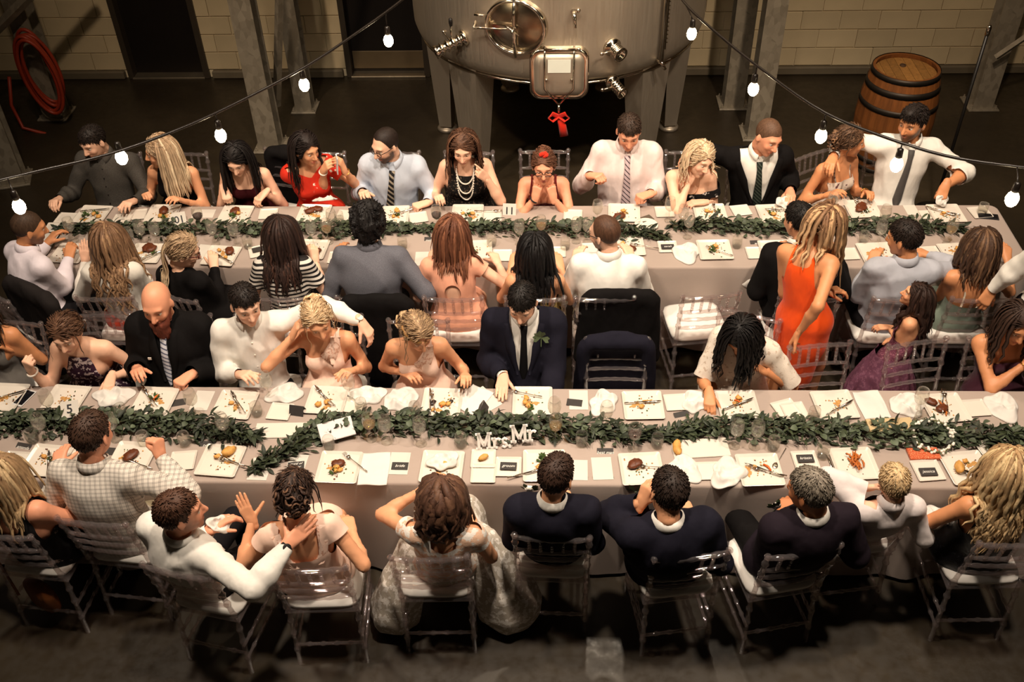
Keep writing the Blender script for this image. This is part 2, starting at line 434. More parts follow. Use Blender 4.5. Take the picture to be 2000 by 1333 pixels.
# ribbon bow tied to the latch
q = loc(p, Rm, (0, -.33, .13)); rb = empty('ribbon_bow', np.array([TX, TY, 0])+q)
m_red = cloth('red_ribbon', (206, 38, 18), .5)
lp = MB()
for s in (-1, 1): lp.tube([(0, 0, 0), (s*.05, -.01, .03), (s*.085, -.02, .0), (s*.05, -.015, -.035), (0, 0, 0)], .013, 6, flat=(1.6, .35))
lp.build('bow_loop', m_red, rb, True)
MB().tube([(0, 0, 0), (.03, -.01, -.08), (.045, -.015, -.17)], [.012, .02, .022], 6, flat=(1.6, .3)).build('ribbon_tail', m_red, rb, True)
tag(rb, 'small red ribbon bow tied under the tank hatch', 'ribbon')
# valves, tap, gauge
def valve(px, py, ln, rad, tilt, handle, name='valve'):
    p, Rm = tf(*on_tank(px, py)); d = nrm(Rm@np.array([tilt[0], tilt[1], 1.0])); mb = MB()
    x = nrm(np.cross([0, 0, 1.], d)); y = np.cross(d, x); R2 = np.stack([x, y, d], 1)
    prof = [(rad*1.5, -.02), (rad*1.5, .012), (rad*.8, .016)]
    for k in range(4):
        z = .03+k*(ln-.05)/4
        prof += [(rad*.85, z), (rad*1.15, z+.006), (rad*1.15, z+.018), (rad*.85, z+.024)]
    prof += [(rad*1.25, ln-.01), (rad*1.25, ln), (rad*.8, ln), (rad*.75, ln-.03), (0, ln-.03)]
    mb.lathe(prof, 16, p, R2); v = mb.build(name, m_chrome, tank, True)
    if handle:
        c = p+d*ln*.4; h = MB().tube([c, c+np.array([0, 0, .17])+x*-.01], [.008, .007], 6); h.tube([c, c-x*.2+np.array([0, 0, .02])], .006, 6); h.ball(c-x*.2+np.array([0, 0, .02]), .013)
        ho = h.build('valve_handle', m_chrome, v, True); MB().lathe([(.012, 0), (.017, .03), (.014, .06), (0, .068)], 10, c+np.array([0, 0, .15])).build('handle_grip', m_black, v, True)
    else:
        c = p+d*ln*.35; MB().tube([c, c-x*.13], .007, 6).ball(c-x*.13, .016).build('valve_handle', m_chrome, v, True)
valve(905, 74, .26, .045, (-.55, -.35), True)
valve(1196, 92, .12, .05, (.25, -.2), False)
valve(1196, 160, .16, .04, (.2, -.25), False)
p, Rm = tf(*on_tank(1120, 22)); MB().tube([p, loc(p, Rm, (0, 0, .07)), loc(p, Rm, (.01, -.1, .08))], [.022, .018, .01], 8).ball(loc(p, Rm, (.03, .03, .06)), .02).build('sample_tap', m_chrome, tank, True)
p, Rm = tf(*on_tank(1283, 118)); g = MB().tube([loc(p, Rm, (0, 0, .05)), loc(p, Rm, (0, 1.6, .05))], .018, 8).box(loc(p, Rm, (.035, .85, .03)), (.02, 1.5, .03), Rm)
for k in range(40): g.box(loc(p, Rm, (.058, .15+k*.034, .03)), (.022, .006, .012), Rm)
g.tube([p, loc(p, Rm, (0, 0, .06)), loc(p, Rm, (.03, -.06, .07))], .016, 8); g.build('level_gauge', m_chrome, tank, True)

# ---------------------------------------------------------------- galvanised columns
def mat_galv():
    t = NT('galvanised_steel'); v = t.obj(scale=(1, 1, .6))
    vo = t.n('ShaderNodeTexVoronoi', i={'Vector': v, 'Scale': 22.}); f = t.noise(v, 5, 5, .7)
    c = t.mix(t.math('MULTIPLY', f, .8), lin((150, 140, 122)), lin((92, 84, 70)))
    bw = t.n('ShaderNodeRGBToBW'); t.lk(vo.outputs['Color'], bw.inputs[0]); c = t.mix(.3, c, bw.outputs[0], 'SOFT_LIGHT')
    t.set(base=c, metal=.2, rough=.5); return t.m
m_galv = mat_galv()
def column(px, py, wd, dp, label, rz=0.0, h=4.6):
    b = at(px, py, 0); c = empty('steel_column', (b[0], b[1], 0), rz); tag(c, label, 'column', 'galvanised frame columns')
    mb = MB(); tk = .012
    for s in (-1, 1): mb.rbox((0, s*(dp/2-tk/2), h/2), (wd, tk, h), .003)
    mb.box((0, 0, h/2), (tk, dp-2*tk, h)); mb.build('column_shaft', m_galv, c)
    MB().rbox((0, 0, .01), (wd*1.5, dp*1.5, .02), .004).build('base_plate', m_galv, c)
    for sx in (-1, 1):
        for sy in (-1, 1): MB().lathe([(.014, .02), (.014, .035), (.007, .036), (.007, .055), (0, .056)], 8, (sx*wd*.6, sy*dp*.6, 0)).build('anchor_bolt', m_galv, c)
    return c
ca = column(531, 286, .20, .2, 'galvanised steel column nearest the guest in red, left of the tank')
cbm = column(597, 212, .17, .17, 'galvanised steel column set back between the two dark doors')
column(1430, 203, .20, .2, 'galvanised steel column right of the tank, the one set back to the wall')
column(1475, 262, .19, .2, 'galvanised steel column right of the tank, nearer the guest in the open black jacket')
column(1912, 205, .20, .2, 'galvanised steel column at the right, behind the barrel')
cf = column(112, 224, .20, .2, 'galvanised steel column carrying the red hose at the left')
column(30, 352, .2, .2, 'dark steel column cut by the left edge of the picture', .3)
def brace(a, b, r, label, name='steel_brace'):
    o = MB().tube([a, b], r, 4, flat=(1, 1)); o = o.build(name, m_galv); return tag(o, label, 'brace')
b0 = at(531, 286, 0)
brace(at_y(541, 206, 9.0), at_y(551, -260, 8.62), .04, 'thin diagonal steel brace between the columns left of the tank')
brace(at_y(-80, 130, 8.9), at_y(140, -90, 9.1), .05, 'dark diagonal steel brace across the top left corner')
brace(at_y(2080, 20, 9.0), at_y(1945, 112, 9.1), .03, 'dark diagonal steel brace at the right edge')
# ---------------------------------------------------------------- red hose
hx = at_y(93, 175, 9.0); hose = MB()
for k in range(7):
    c = np.array([hx[0]+.025*math.sin(k*2.1)-.03+.012*k, 9.06-.03*k-.01, .60+.012*math.sin(k*1.7)])
    a, b = .155+.012*math.sin(k*1.3), .40+.03*math.cos(k*2.3)
    hose.tube([c+np.array([a*math.cos(t), -.05*math.sin(t), b*math.sin(t)]) for t in np.linspace(0, 2*math.pi, 30, endpoint=False)], .018, 7, closed=True)
m_hose = M('red_rubber_hose', (150, 50, 26), .45, var=.15)
hose.tube([np.array(at_y(18, 150, 9.0)), at_y(22, 205, 8.95), at_y(45, 250, 8.9), at_y(90, 262, 8.85)], .018, 7)
tag(hose.build('hose', m_hose, None, True), 'coiled red rubber hose hanging on a column', 'hose')
# ---------------------------------------------------------------- oak barrel
bp = at(1771, 131, .94); barrel = empty('wine_barrel', (bp[0], bp[1], 0)); tag(barrel, 'oak wine barrel with dark iron hoops standing by the wall', 'barrel')
def mat_oak(name, c):
    t = NT(name); v = t.obj(scale=(9, 9, 1.0)); f = t.noise(v, 4, 5, .6); c = np.array(lin(c)); oi = t.n('ShaderNodeObjectInfo')
    k = t.ramp(oi.outputs['Random'], [(0, (.78,)*3), (1, (1.12,)*3)])
    t.set(base=t.mix(1.0, t.ramp(f, [(.25, tuple(c*.6)), (.75, tuple(c*1.1))]), k, 'MULTIPLY'), rough=.6, spec=.3); t.bump(f, .2, .004); return t.m
m_oak = mat_oak('oak_stave', (128, 76, 34)); m_oakh = mat_oak('oak_head', (150, 106, 54))
prof = [(0, .285), (.12, .312), (.28, .337), (.47, .347), (.66, .337), (.82, .312), (.94, .285)]
ns = 26; g = .012
stv = MB(); P = []; F = []
for z, r in prof:
    for (rr, s) in ((r, -1), (r, 1), (r-.025, 1), (r-.025, -1)):
        an = s*(math.pi/ns-g/ns); P.append((rr*math.cos(an), rr*math.sin(an), z))
for k in range(len(prof)-1):
    for i in range(4): j = (i+1) % 4; F.append((4*k+i, 4*k+j, 4*k+4+j, 4*k+4+i))
F += [(3, 2, 1, 0), tuple(4*(len(prof)-1)+i for i in range(4))]
sm = stv.add(P, F).mesh('stave', m_oak)
for k in range(ns): link('stave', sm, barrel, (0, 0, 0), (0, 0, 2*math.pi*k/ns))
for k in range(7):
    x0, x1 = -.262+k*.0749, -.262+(k+1)*.0749-.003; xm = [x0, (x0+x1)/2, x1]
    y = [math.sqrt(max(.0, .262**2-min(abs(v), .2619)**2)) for v in xm]
    MB().prism([(x0, -y[0]), (xm[1], -y[1]), (x1, -y[2]), (x1, y[2]), (xm[1], y[1]), (x0, y[0])], .885, .905).build('head_board', m_oakh, barrel)
m_iron = M('hoop_iron', (52, 46, 40), .5, .7, var=.2, bump=.1)
for z0, z1 in ((.90, .945), (.78, .835), (.62, .67), (.25, .30), (.10, .155), (0.0, .05)):
    r = lambda z: float(np.interp(z, [p_[0] for p_ in prof], [p_[1] for p_ in prof]))
    MB().lathe([(r(z0)+.001, z0), (r(z0)+.005, z0), (r(z1)+.005, z1), (r(z1)+.001, z1)], 40, cap=False).build('hoop', m_iron, barrel, True)
MB().lathe([(.03, .90), (.026, .915), (0, .917)], 12, (0, .1, 0)).build('bung', M('dark_cork', (62, 40, 20), .8), barrel, True)

# ---------------------------------------------------------------- string lights
def mat_emit(name, c, s):
    t = NT(name); t.t.nodes.remove(t.b); e = t.n('ShaderNodeEmission'); e.inputs[0].default_value = (*c, 1); e.inputs[1].default_value = s; t.lk(e.outputs[0], t.out.inputs[0]); return t.m
m_bulb = mat_emit('lit_bulb_glass', (1.0, .80, .50), 42.0)
m_cable = M('black_rubber_cable', (24, 18, 14), .35, spec=.5)
def string_light(label, cable, bulbs):
    pts = [at(a, b, z) for a, b, z in cable]; o = pts[0]; root = empty('string_light', o); tag(root, label, 'string lights', 'strings of bare bulbs')
    # smooth the cable
    P = np.array(pts)-o; t = np.arange(len(P)); tt = np.linspace(0, len(P)-1, 40)
    S = []
    for x in tt:
        i = min(int(x), len(P)-2); f = x-i; p0, p1, p2, p3 = P[max(i-1, 0)], P[i], P[i+1], P[min(i+2, len(P)-1)]
        S.append(.5*((2*p1)+(-p0+p2)*f+(2*p0-5*p1+4*p2-p3)*f*f+(-p0+3*p1-3*p2+p3)*f**3))
    MB().tube(S, .0085, 7).build('cable', m_cable, root, True)
    S = np.array(S)
    for a, b in bulbs:
        q = at(a, b, 2.12)-o
        dd = np.linalg.norm((S-q)[:, :2], axis=1); i = int(dd.argmin()); c = S[i]
        q = np.array([c[0], c[1], q[2]]) if dd[i] < .05 else np.array([q[0], q[1], q[2]])
        ln = c[2]-q[2]
        MB().tube([c, (c+q)/2+np.array([0, 0, .05]), q+np.array([0, 0, .085])], .004, 6).build('drop_wire', m_cable, root, True)
        MB().lathe([(.006, .098), (.017, .09), (.019, .045), (.015, .036)], 10, q).build('socket', m_cable, root, True)
        MB().lathe([(0, -.045), (.018, -.04), (.030, -.022), (.033, 0), (.028, .02), (.017, .036), (.013, .04)], 14, q).build('bulb', m_bulb, root, True)
string_light('string of bare bulbs hanging over the left half of the tables',
    [(830, -40, 2.34), (780, 4, 2.32), (700, 62, 2.29), (594, 132, 2.27), (440, 212, 2.26), (330, 260, 2.25), (210, 302, 2.24), (80, 333, 2.24), (0, 352, 2.24), (-140, 385, 2.24)],
    [(752, 75), (594, 165), (445, 258), (237, 307), (37, 403)])
string_light('string of bare bulbs hanging over the right half of the tables',
    [(1310, -30, 2.34), (1345, 15, 2.32), (1390, 56, 2.3), (1470, 122, 2.27), (1600, 214, 2.26), (1720, 265, 2.25), (1850, 305, 2.24), (1990, 326, 2.24), (2120, 340, 2.24)],
    [(1351, 65), (1462, 170), (1588, 260), (1750, 316), (1977, 388)])
# thin stand at the right behind the guest with the grey tie
sp = at(1822, 415, 0); st = empty('light_stand', (sp[0], sp[1], 0)); tag(st, 'thin black stand pole behind the guest with the grey tie', 'stand')
MB().tube([(0, 0, .02), (0, 0, 1.66)], .014, 8).build('pole', m_black, st, True)
MB().lathe([(.0, .03), (.05, .03), (.16, .012), (.165, 0)], 20).build('stand_base', m_black, st, True)
MB().lathe([(.018, 1.62), (.02, 1.68), (.012, 1.7), (0, 1.7)], 8).build('pole_cap', m_chrome, st, True)
# ================================================================ tables
TZ = .762
NEAR = (3.596, 4.344); FAR = (5.575, 6.338)
def mat_linen():
    t = NT('grey_linen'); v = t.obj(); c = np.array(lin((168, 152, 142)))
    f = t.noise(v, 1.5, 3); fine = t.noise(v, 500, 2); wx = t.noise(t.obj(scale=(1, 14, 14)), 30, 2)
    b = t.ramp(f, [(.3, tuple(c*.92)), (.7, tuple(c*1.06))]); b = t.mix(t.math('MULTIPLY', wx, .35), b, tuple(c*.82))
    t.set(base=b, rough=.85, spec=.2, sheen=.2); t.bump(t.math('ADD', fine, wx), .2, .002); return t.m
m_linen = mat_linen(); m_leg = M('folding_table_steel', (60, 56, 52), .5, .6); m_board = M('folding_table_board', (196, 190, 178), .6, var=.05)
def long_table(x0, x1, y0, y1, label_t, label_c, seed):
    W, D = x1-x0, y1-y0; cx, cy = (x0+x1)/2, (y0+y1)/2
    t = empty('banquet_table', (cx, cy, 0)); tag(t, label_t, 'table'); k = max(1, round(W/1.83)); w = W/k
    for i in range(k):
        x = -W/2+w*(i+.5)
        MB().rbox((x, 0, TZ-.025), (w-.01, D-.02, .04), .012).build('tabletop', m_board, t)
        for sx in (-1, 1):
            for sy in (-1, 1): MB().tube([(x+sx*(w/2-.18), sy*(D/2-.1), 0), (x+sx*(w/2-.18), sy*(D/2-.1), TZ-.045)], .014, 8).build('leg', m_leg, t, True)
    # cloth: rounded rectangle contour pulled down in folds
    r = .06; con = []
    def edge(a, b):
        n = max(2, int(np.linalg.norm(np.array(b)-a)/.035)); return [np.array(a)+(np.array(b)-a)*i/n for i in range(n)]
    hx, hy = W/2+.004, D/2+.004; rng = np.random.default_rng(seed)
    for (c, a0, nxt) in (((hx-r, hy-r), 0, ((hx-r, hy), (-hx+r, hy))), ((-hx+r, hy-r), 90, ((-hx, hy-r), (-hx, -hy+r))), ((-hx+r, -hy+r), 180, ((-hx+r, -hy), (hx-r, -hy))), ((hx-r, -hy+r), 270, ((hx, -hy+r), (hx, hy-r)))):
        con += [np.array([c[0]+r*math.cos(math.radians(a0+18*q)), c[1]+r*math.sin(math.radians(a0+18*q))]) for q in range(5)]
        con += edge(*nxt)
    con = np.array(con); n = len(con); tn = np.roll(con, -1, 0)-np.roll(con, 1, 0); tn /= np.linalg.norm(tn, axis=1)[:, None]; nn = np.stack([tn[:, 1], -tn[:, 0]], 1)
    s = np.cumsum(np.linalg.norm(np.roll(con, -1, 0)-con, axis=1))
    wav = .5*np.sin(s*2*math.pi/.42+rng.uniform(0, 6)+1.2*np.sin(s*1.7))+.35*np.sin(s*2*math.pi/.9+1)+.2*np.sin(s*2*math.pi/.23+2)
    V = []; lv = [(-.012, TZ+.004), (-.004, TZ+.003), (.003, TZ-.002), (.006, TZ-.012)]
    for off, z in lv: V.append(np.c_[con+nn*off, np.full(n, z)])
    for j in range(1, 10):
        f = j/9; V.append(np.c_[con+nn*(.008+.012*f+.035*f*(wav+.6))[:, None], np.full(n, TZ-.012-f*(TZ-.045))+.004*wav*f])
    m = len(V); V = np.concatenate(V); F = [(q*n+i, (q+1)*n+i, (q+1)*n+(i+1) % n, q*n+(i+1) % n) for q in range(m-1) for i in range(n)]
    me = bpy.data.meshes.new('tablecloth'); me.from_pydata([tuple(v) for v in V], [], F+[tuple(range(n))]); me.materials.append(m_linen)
    me.polygons.foreach_set('use_smooth', [True]*(len(F))+[False]); me.update()
    c = link('tablecloth', me, None, (cx, cy, 0)); tag(c, label_c, 'tablecloth')
long_table(-5.2, 4.9, *NEAR, 'long banquet table nearest the camera, set for the wedding party', 'grey linen cloth on the long table nearest the camera', 3)
long_table(-3.62, 3.30, *FAR, 'long banquet table in front of the tank', 'grey linen cloth on the long table in front of the tank', 8)
def T(px, py, z=TZ+.004): return at(px, py, z)

# ================================================================ acrylic chairs
m_acr = clear('clear_acrylic', (250, 244, 242), .17, .05, .04, (214, 204, 206))
m_cush = cloth('white_cushion', (224, 220, 214), .8, .03, .15)
def turned(a, b, r, beads):
    a, b = np.array(a, float), np.array(b, float); pts = []; rad = []; L = np.linalg.norm(b-a)
    ts = [0]
    for f in beads:
        for d, k in ((-.014, 1), (-.007, 1.45), (.007, 1.45), (.014, 1)): pts.append(f+d/L); rad.append(r*k)
    pts = [0.]+pts+[1.]; rad = [r]+rad+[r*.9]
    return [a+(b-a)*t for t in pts], rad
def make_chair():
    c = empty('chiavari_chair'); w, d, sz = .185, .19, .44
    for s in (-1, 1):
        mb = MB(); p, r = turned((s*w, d, 0), (s*w*.97, d*.97, sz), .0125, (.25, .62, .8)); mb.tube(p, r, 8); mb.build('leg', m_acr, c, True)
        p, r = turned((s*w, -d-.035, 0), (s*w*.97, -d, sz), .0135, (.3, .62, .85)); p2, r2 = turned((s*w*.97, -d, sz), (s*w*1.02, -d-.075, .915), .0135, (.14, .42, .64, .86))
        mb = MB().tube(p+p2[1:], r+r2[1:], 8); mb.ball((s*w*1.02, -d-.077, .922), .019, 8, 6); mb.build('back_post', m_acr, c, True)
    by = lambda z: -d-.075*(z-sz)/.475
    def rail(z, r, nm, bow=.014, flat=None):
        W = w*(.97+.05*(z-sz)/.475); xs = np.linspace(-W, W, 13); rr = [r*(1.35 if k in (2, 4, 6, 8, 10) else 1) for k in range(13)]
        MB().tube([(x, by(z)-bow*(1-(x/W)**2), z) for x in xs], rr, 8, flat=flat).build(nm, m_acr, c, True)
    rail(.905, .0135, 'top_rail'); rail(.775, .011, 'back_rail'); rail(.70, .0105, 'back_rail'); rail(.62, .0105, 'back_rail')
    for k in range(5):
        x = -.115+k*.0575; bw = .014*(1-(x/w)**2); p, r = turned((x, by(.775)-bw, .775), (x, by(.905)-bw, .905), .0075, (.2, .4, .6, .8)); MB().tube(p, r, 6).build('spindle', m_acr, c, True)
    MB().rbox((0, 0, sz+.004), (.40, .40, .026), .010).build('seat', m_acr, c)
    # cushion with pillowed top
    n = 10; V = []; F = []
    for z0, k in ((.0, .94), (.012, 1.0), (.030, .985), (.042, .86), (.047, .5)):
        for i in range(40):
            a = 2*math.pi*i/40; e = (abs(math.cos(a))**6+abs(math.sin(a))**6)**(-1/6); V.append((.198*k*math.cos(a)*e, .192*k*math.sin(a)*e, sz+.017+z0))
    V.append((0, 0, sz+.017+.048))
    for q in range(4):
        for i in range(40): j = (i+1) % 40; F.append((q*40+i, q*40+j, q*40+40+j, q*40+40+i))
    F += [(160+i, 160+(i+1) % 40, 200) for i in range(40)]
    MB().add(V, F).build('cushion', m_cush, c, True)
    def stretcher(a, b): p, r = turned(a, b, .0095, (.2, .4, .6, .8)); MB().tube(p, r, 8).build('stretcher', m_acr, c, True)
    stretcher((-w, d*.99, .17), (w, d*.99, .17)); stretcher((-w, -d-.022, .17), (w, -d-.022, .17))
    for z in (.13, .24):
        for s in (-1, 1): stretcher((s*w, -d-.025, z), (s*w, d, z))
    return c
CHAIR0 = make_chair(); CH_USED = [False]
def chair(pos, yaw, label, group='clear chiavari chairs'):
    """pos = seat centre; yaw as for people: 0 faces away from the camera"""
    if not CH_USED[0]: c = CHAIR0; CH_USED[0] = True
    else: c = copy_tree(CHAIR0)
    c.location = (float(pos[0]), float(pos[1]), 0); c.rotation_euler = (0, 0, -math.radians(yaw)); tag(c, label, 'chair', group); return c
def chair_at(px, py, yaw, label, z=.91):
    """chair whose top rail middle is seen at this pixel; returns seat centre"""
    p = at(px, py, z); a = math.radians(yaw); f = np.array([math.sin(a), math.cos(a), 0]); s = p+f*.275
    chair(s, yaw, label); return s
# ================================================================ bodies: smooth-blended solids turned into one continuous surface
def cone(tag_, a, b, ra, rb, k=.03, flat=None):
    return dict(t='c', tag=tag_, a=np.array(a, float), b=np.array(b, float), ra=ra, rb=rb, k=k, flat=flat)
def ell(tag_, c, A, r, k=.04):
    return dict(t='e', tag=tag_, c=np.array(c, float), A=np.array(A, float), r=np.array(r, float), k=k)   # rows of A = axes
def pdist(p, X, off=0.0):
    if p['t'] == 'c':
        a, ba = p['a'], p['b']-p['a']; Y = X-a
        if p['flat'] is not None:
            d, s = p['flat']; Y = Y+(Y@d)[..., None]*d*(1/s-1); ba = ba+(ba@d)*d*(1/s-1)
        t = np.clip((Y@ba)/(ba@ba+1e-12), 0, 1)
        return np.linalg.norm(Y-t[..., None]*ba, axis=-1)-(p['ra']+t*(p['rb']-p['ra']))-off
    Y = (X-p['c'])@p['A'].T; r = p['r']+off
    k0 = np.linalg.norm(Y/r, axis=-1); k1 = np.linalg.norm(Y/(r*r), axis=-1)
    return k0*(k0-1.0)/(k1+1e-9)
def smin(a, b, k):
    h = np.maximum(k-np.abs(a-b), 0)/k
    return np.minimum(a, b)-h*h*k*.25
def sdf_pts(prims, X, off=0.0):
    D = np.full(X.shape[:-1], .5)
    for p in prims: D = smin(D, pdist(p, X, off), p['k'])
    return D
def pbounds(p, off):
    if p['t'] == 'c':
        r = max(p['ra'], p['rb'])+off
        return np.minimum(p['a'], p['b'])-r, np.maximum(p['a'], p['b'])+r
    e = np.abs(p['A'].T)@(p['r']+off)
    return p['c']-e, p['c']+e
def surfnet(D, org, h):
    s = D < 0
    n = np.array(D.shape)
    cnt = np.zeros(n-1, np.int8)
    for i in (0, 1):
        for j in (0, 1):
            for k in (0, 1): cnt += s[i:n[0]-1+i, j:n[1]-1+j, k:n[2]-1+k]
    act = (cnt > 0) & (cnt < 8)
    I = np.argwhere(act); idx = np.full(n-1, -1, np.int64); idx[act] = np.arange(len(I))
    cor = np.array([(i, j, k) for i in (0, 1) for j in (0, 1) for k in (0, 1)])
    C = np.stack([D[I[:, 0]+c[0], I[:, 1]+c[1], I[:, 2]+c[2]] for c in cor], 1)
    acc = np.zeros((len(I), 3)); w = np.zeros(len(I))
    for a in range(8):
        for b in range(a+1, 8):
            if np.abs(cor[a]-cor[b]).sum() != 1: continue
            m = (C[:, a] < 0) != (C[:, b] < 0); da, db = C[m, a], C[m, b]; t = (da/(da-db))[:, None]
            acc[m] += cor[a]+t*(cor[b]-cor[a]); w[m] += 1
    V = org+h*(I+acc/w[:, None])
    quads = []
    for ax in range(3):
        b, c = (ax+1) % 3, (ax+2) % 3
        sl0 = [slice(None)]*3; sl1 = [slice(None)]*3; sl0[ax] = slice(0, -1); sl1[ax] = slice(1, None)
        s0, s1 = s[tuple(sl0)], s[tuple(sl1)]
        E = np.argwhere(s0 != s1); E = E[(E[:, b] > 0) & (E[:, c] > 0) & (E[:, b] < n[b]-1) & (E[:, c] < n[c]-1)]
        inside0 = s0[E[:, 0], E[:, 1], E[:, 2]]
        def ci(db, dc):
            Q = E.copy(); Q[:, b] += db; Q[:, c] += dc; return idx[Q[:, 0], Q[:, 1], Q[:, 2]]
        q = np.stack([ci(-1, -1), ci(0, -1), ci(0, 0), ci(-1, 0)], 1)
        q[~inside0] = q[~inside0][:, ::-1]
        quads.append(q)
    return V, np.concatenate(quads)
def sdf_mesh(prims, off=0.0, h=.012, disp=None, sub=(), post=()):
    B = [pbounds(p, off) for p in prims]
    lo = np.min([b[0] for b in B], 0)-.03; hi = np.max([b[1] for b in B], 0)+.03
    org = lo-2*h; n = np.ceil((hi-lo)/h).astype(int)+5
    D = np.full(n, .2); ax = [org[i]+h*np.arange(n[i]) for i in range(3)]
    def region(p, pad):
        l, u = pbounds(p, off); i0 = np.maximum(((l-pad-org)/h).astype(int), 0); i1 = np.minimum(((u+pad-org)/h).astype(int)+2, n)
        sl = tuple(slice(a, b) for a, b in zip(i0, i1))
        X = np.stack(np.meshgrid(*[ax[i][sl[i]] for i in range(3)], indexing='ij'), -1)
        return sl, X
    for p in prims:
        sl, X = region(p, p['k']+.02); D[sl] = smin(D[sl], pdist(p, X, off), p['k'])
    for p in sub:
        sl, X = region(p, p['k']+.01); d = -pdist(p, X, 0.0); D[sl] = -smin(-D[sl], -d, p['k'])
    for p in post:
        sl, X = region(p, .01); D[sl] = np.minimum(D[sl], pdist(p, X, 0.0))
    if disp is not None:
        m = np.argwhere(np.abs(D) < .05); X = org+h*m; D[m[:, 0], m[:, 1], m[:, 2]] += disp(X)
    D[0] = D[-1] = .2; D[:, 0] = D[:, -1] = .2; D[:, :, 0] = D[:, :, -1] = .2
    return surfnet(D, org, h)
def clip(V, Q, f):
    """keep the part of a quad mesh where f >= 0, cut cleanly along f = 0"""
    k = f[Q] >= 0; n = k.sum(1)
    full = Q[n == 4]; mixed = Q[(n > 0) & (n < 4)]
    V = list(V); ext = []; cache = {}; T = []; Q4 = []
    base = len(V)
    def cut(a, b):
        key = (min(a, b), max(a, b))
        if key not in cache:
            t = f[a]/(f[a]-f[b]); cache[key] = base+len(ext); ext.append(V[a]+t*(V[b]-V[a]))
        return cache[key]
    for q in mixed:
        out = []
        for i in range(4):
            a, b = int(q[i]), int(q[(i+1) % 4])
            if f[a] >= 0: out.append(a)
            if (f[a] >= 0) != (f[b] >= 0): out.append(cut(a, b))
        if len(out) == 4: Q4.append(out)
        elif len(out) == 3: T.append(out)
        elif len(out) >= 5:
            T.append([out[0], out[1], out[2]])
            if len(out) == 5: Q4.append([out[0], out[2], out[3], out[4]])
            else:
                Q4.append([out[0], out[2], out[3], out[4]]); T.append([out[0], out[4], out[5]])
    V = np.array(V+ext)
    Q = np.concatenate([full, np.array(Q4, int).reshape(-1, 4)]); T = np.array(T, int).reshape(-1, 3)
    return compact(V, [Q, T])
def compact(V, polys):
    used = np.zeros(len(V), bool)
    for p in polys:
        if len(p): used[p.ravel()] = True
    mp = np.cumsum(used)-1
    return V[used], [mp[p] for p in polys if len(p)]
def wrinkle(seed, amp, wl=.11, zs=.55):
    r = np.random.default_rng(seed); ks = r.normal(size=(6, 3)); ks /= np.linalg.norm(ks, axis=1)[:, None]
    ks *= (2*math.pi/(wl*r.uniform(.6, 1.6, (6, 1)))); ph = r.uniform(0, 6.28, 6); ks[:, 2] *= zs
    def f(X):
        v = np.zeros(len(X))
        for i in range(6): v += (1.35-2.1*np.abs(np.sin(.5*(X@ks[i]+ph[i]+1.6*np.sin(X@ks[(i+1) % 6]*.45+ph[i-1]))))**.8)*(.5+.5*np.sin(X@ks[(i+2) % 6]*.3+ph[i]))
        return -amp*v/1.5
    return f

# ---------------------------------------------------------------- head (local: x right, y to the face, z up, origin between the ears)
I3 = np.eye(3)
def head_prims(fem):
    j = .92 if fem else 1.0
    P = [ell('h', (0, -.018, .032), I3, (.0765, .096, .094), .03), ell('h', (0, .022, -.01), I3, (.066*j, .074, .085), .03),
         ell('h', (0, .034, -.062), I3, (.050*j, .052, .052), .03), ell('h', (0, .070, -.100), I3, (.020*j, .018, .018), .025),
         ell('h', (0, .076, .036), I3, (.050, .016, .012), .02),
         ell('h', (.037, .066, -.022), I3, (.022, .018, .020), .02), ell('h', (-.037, .066, -.022), I3, (.022, .018, .020), .02),
         cone('h', (0, .089, .022), (0, .113, -.024), .0085, .0125, .014), ell('h', (.011, .098, -.029), I3, (.0085, .010, .0075), .008), ell('h', (-.011, .098, -.029), I3, (.0085, .010, .0075), .008),
         ell('h', (0, .0885, -.0565), I3, (.022, .0085, .0055), .006), ell('h', (0, .0875, -.068), I3, (.019, .0095, .0062), .006),
         ell('h', (.078, -.008, -.004), roty(.15)@rotz(-.35), (.007, .019, .032), .006), ell('h', (-.078, -.008, -.004), roty(-.15)@rotz(.35), (.007, .019, .032), .006),
         cone('h', (0, -.020, -.05), (0, -.030, -.105), .050*(.84 if fem else 1.04), .047*(.82 if fem else 1.04), .03)]
    S = [ell('s', (.0325, .100, .013), I3, (.019, .016, .010), .014), ell('s', (-.0325, .100, .013), I3, (.019, .016, .010), .014)]
    return P, S
HEADS = {}
def head_mesh(fem, h=.0050):
    if (fem, h) not in HEADS:
        P, S = head_prims(fem)
        E = [ell('h', (s*.0325, .0745, .0125), I3, (.0135, .0140, .0105), .002) for s in (-1, 1)]      # eyeballs
        V, Q = sdf_mesh(P, 0, h, sub=S, post=E)
        HEADS[(fem, h)] = (V, Q, np.min([pdist(e, V) for e in E], 0) < .0012)
    return HEADS[(fem, h)]
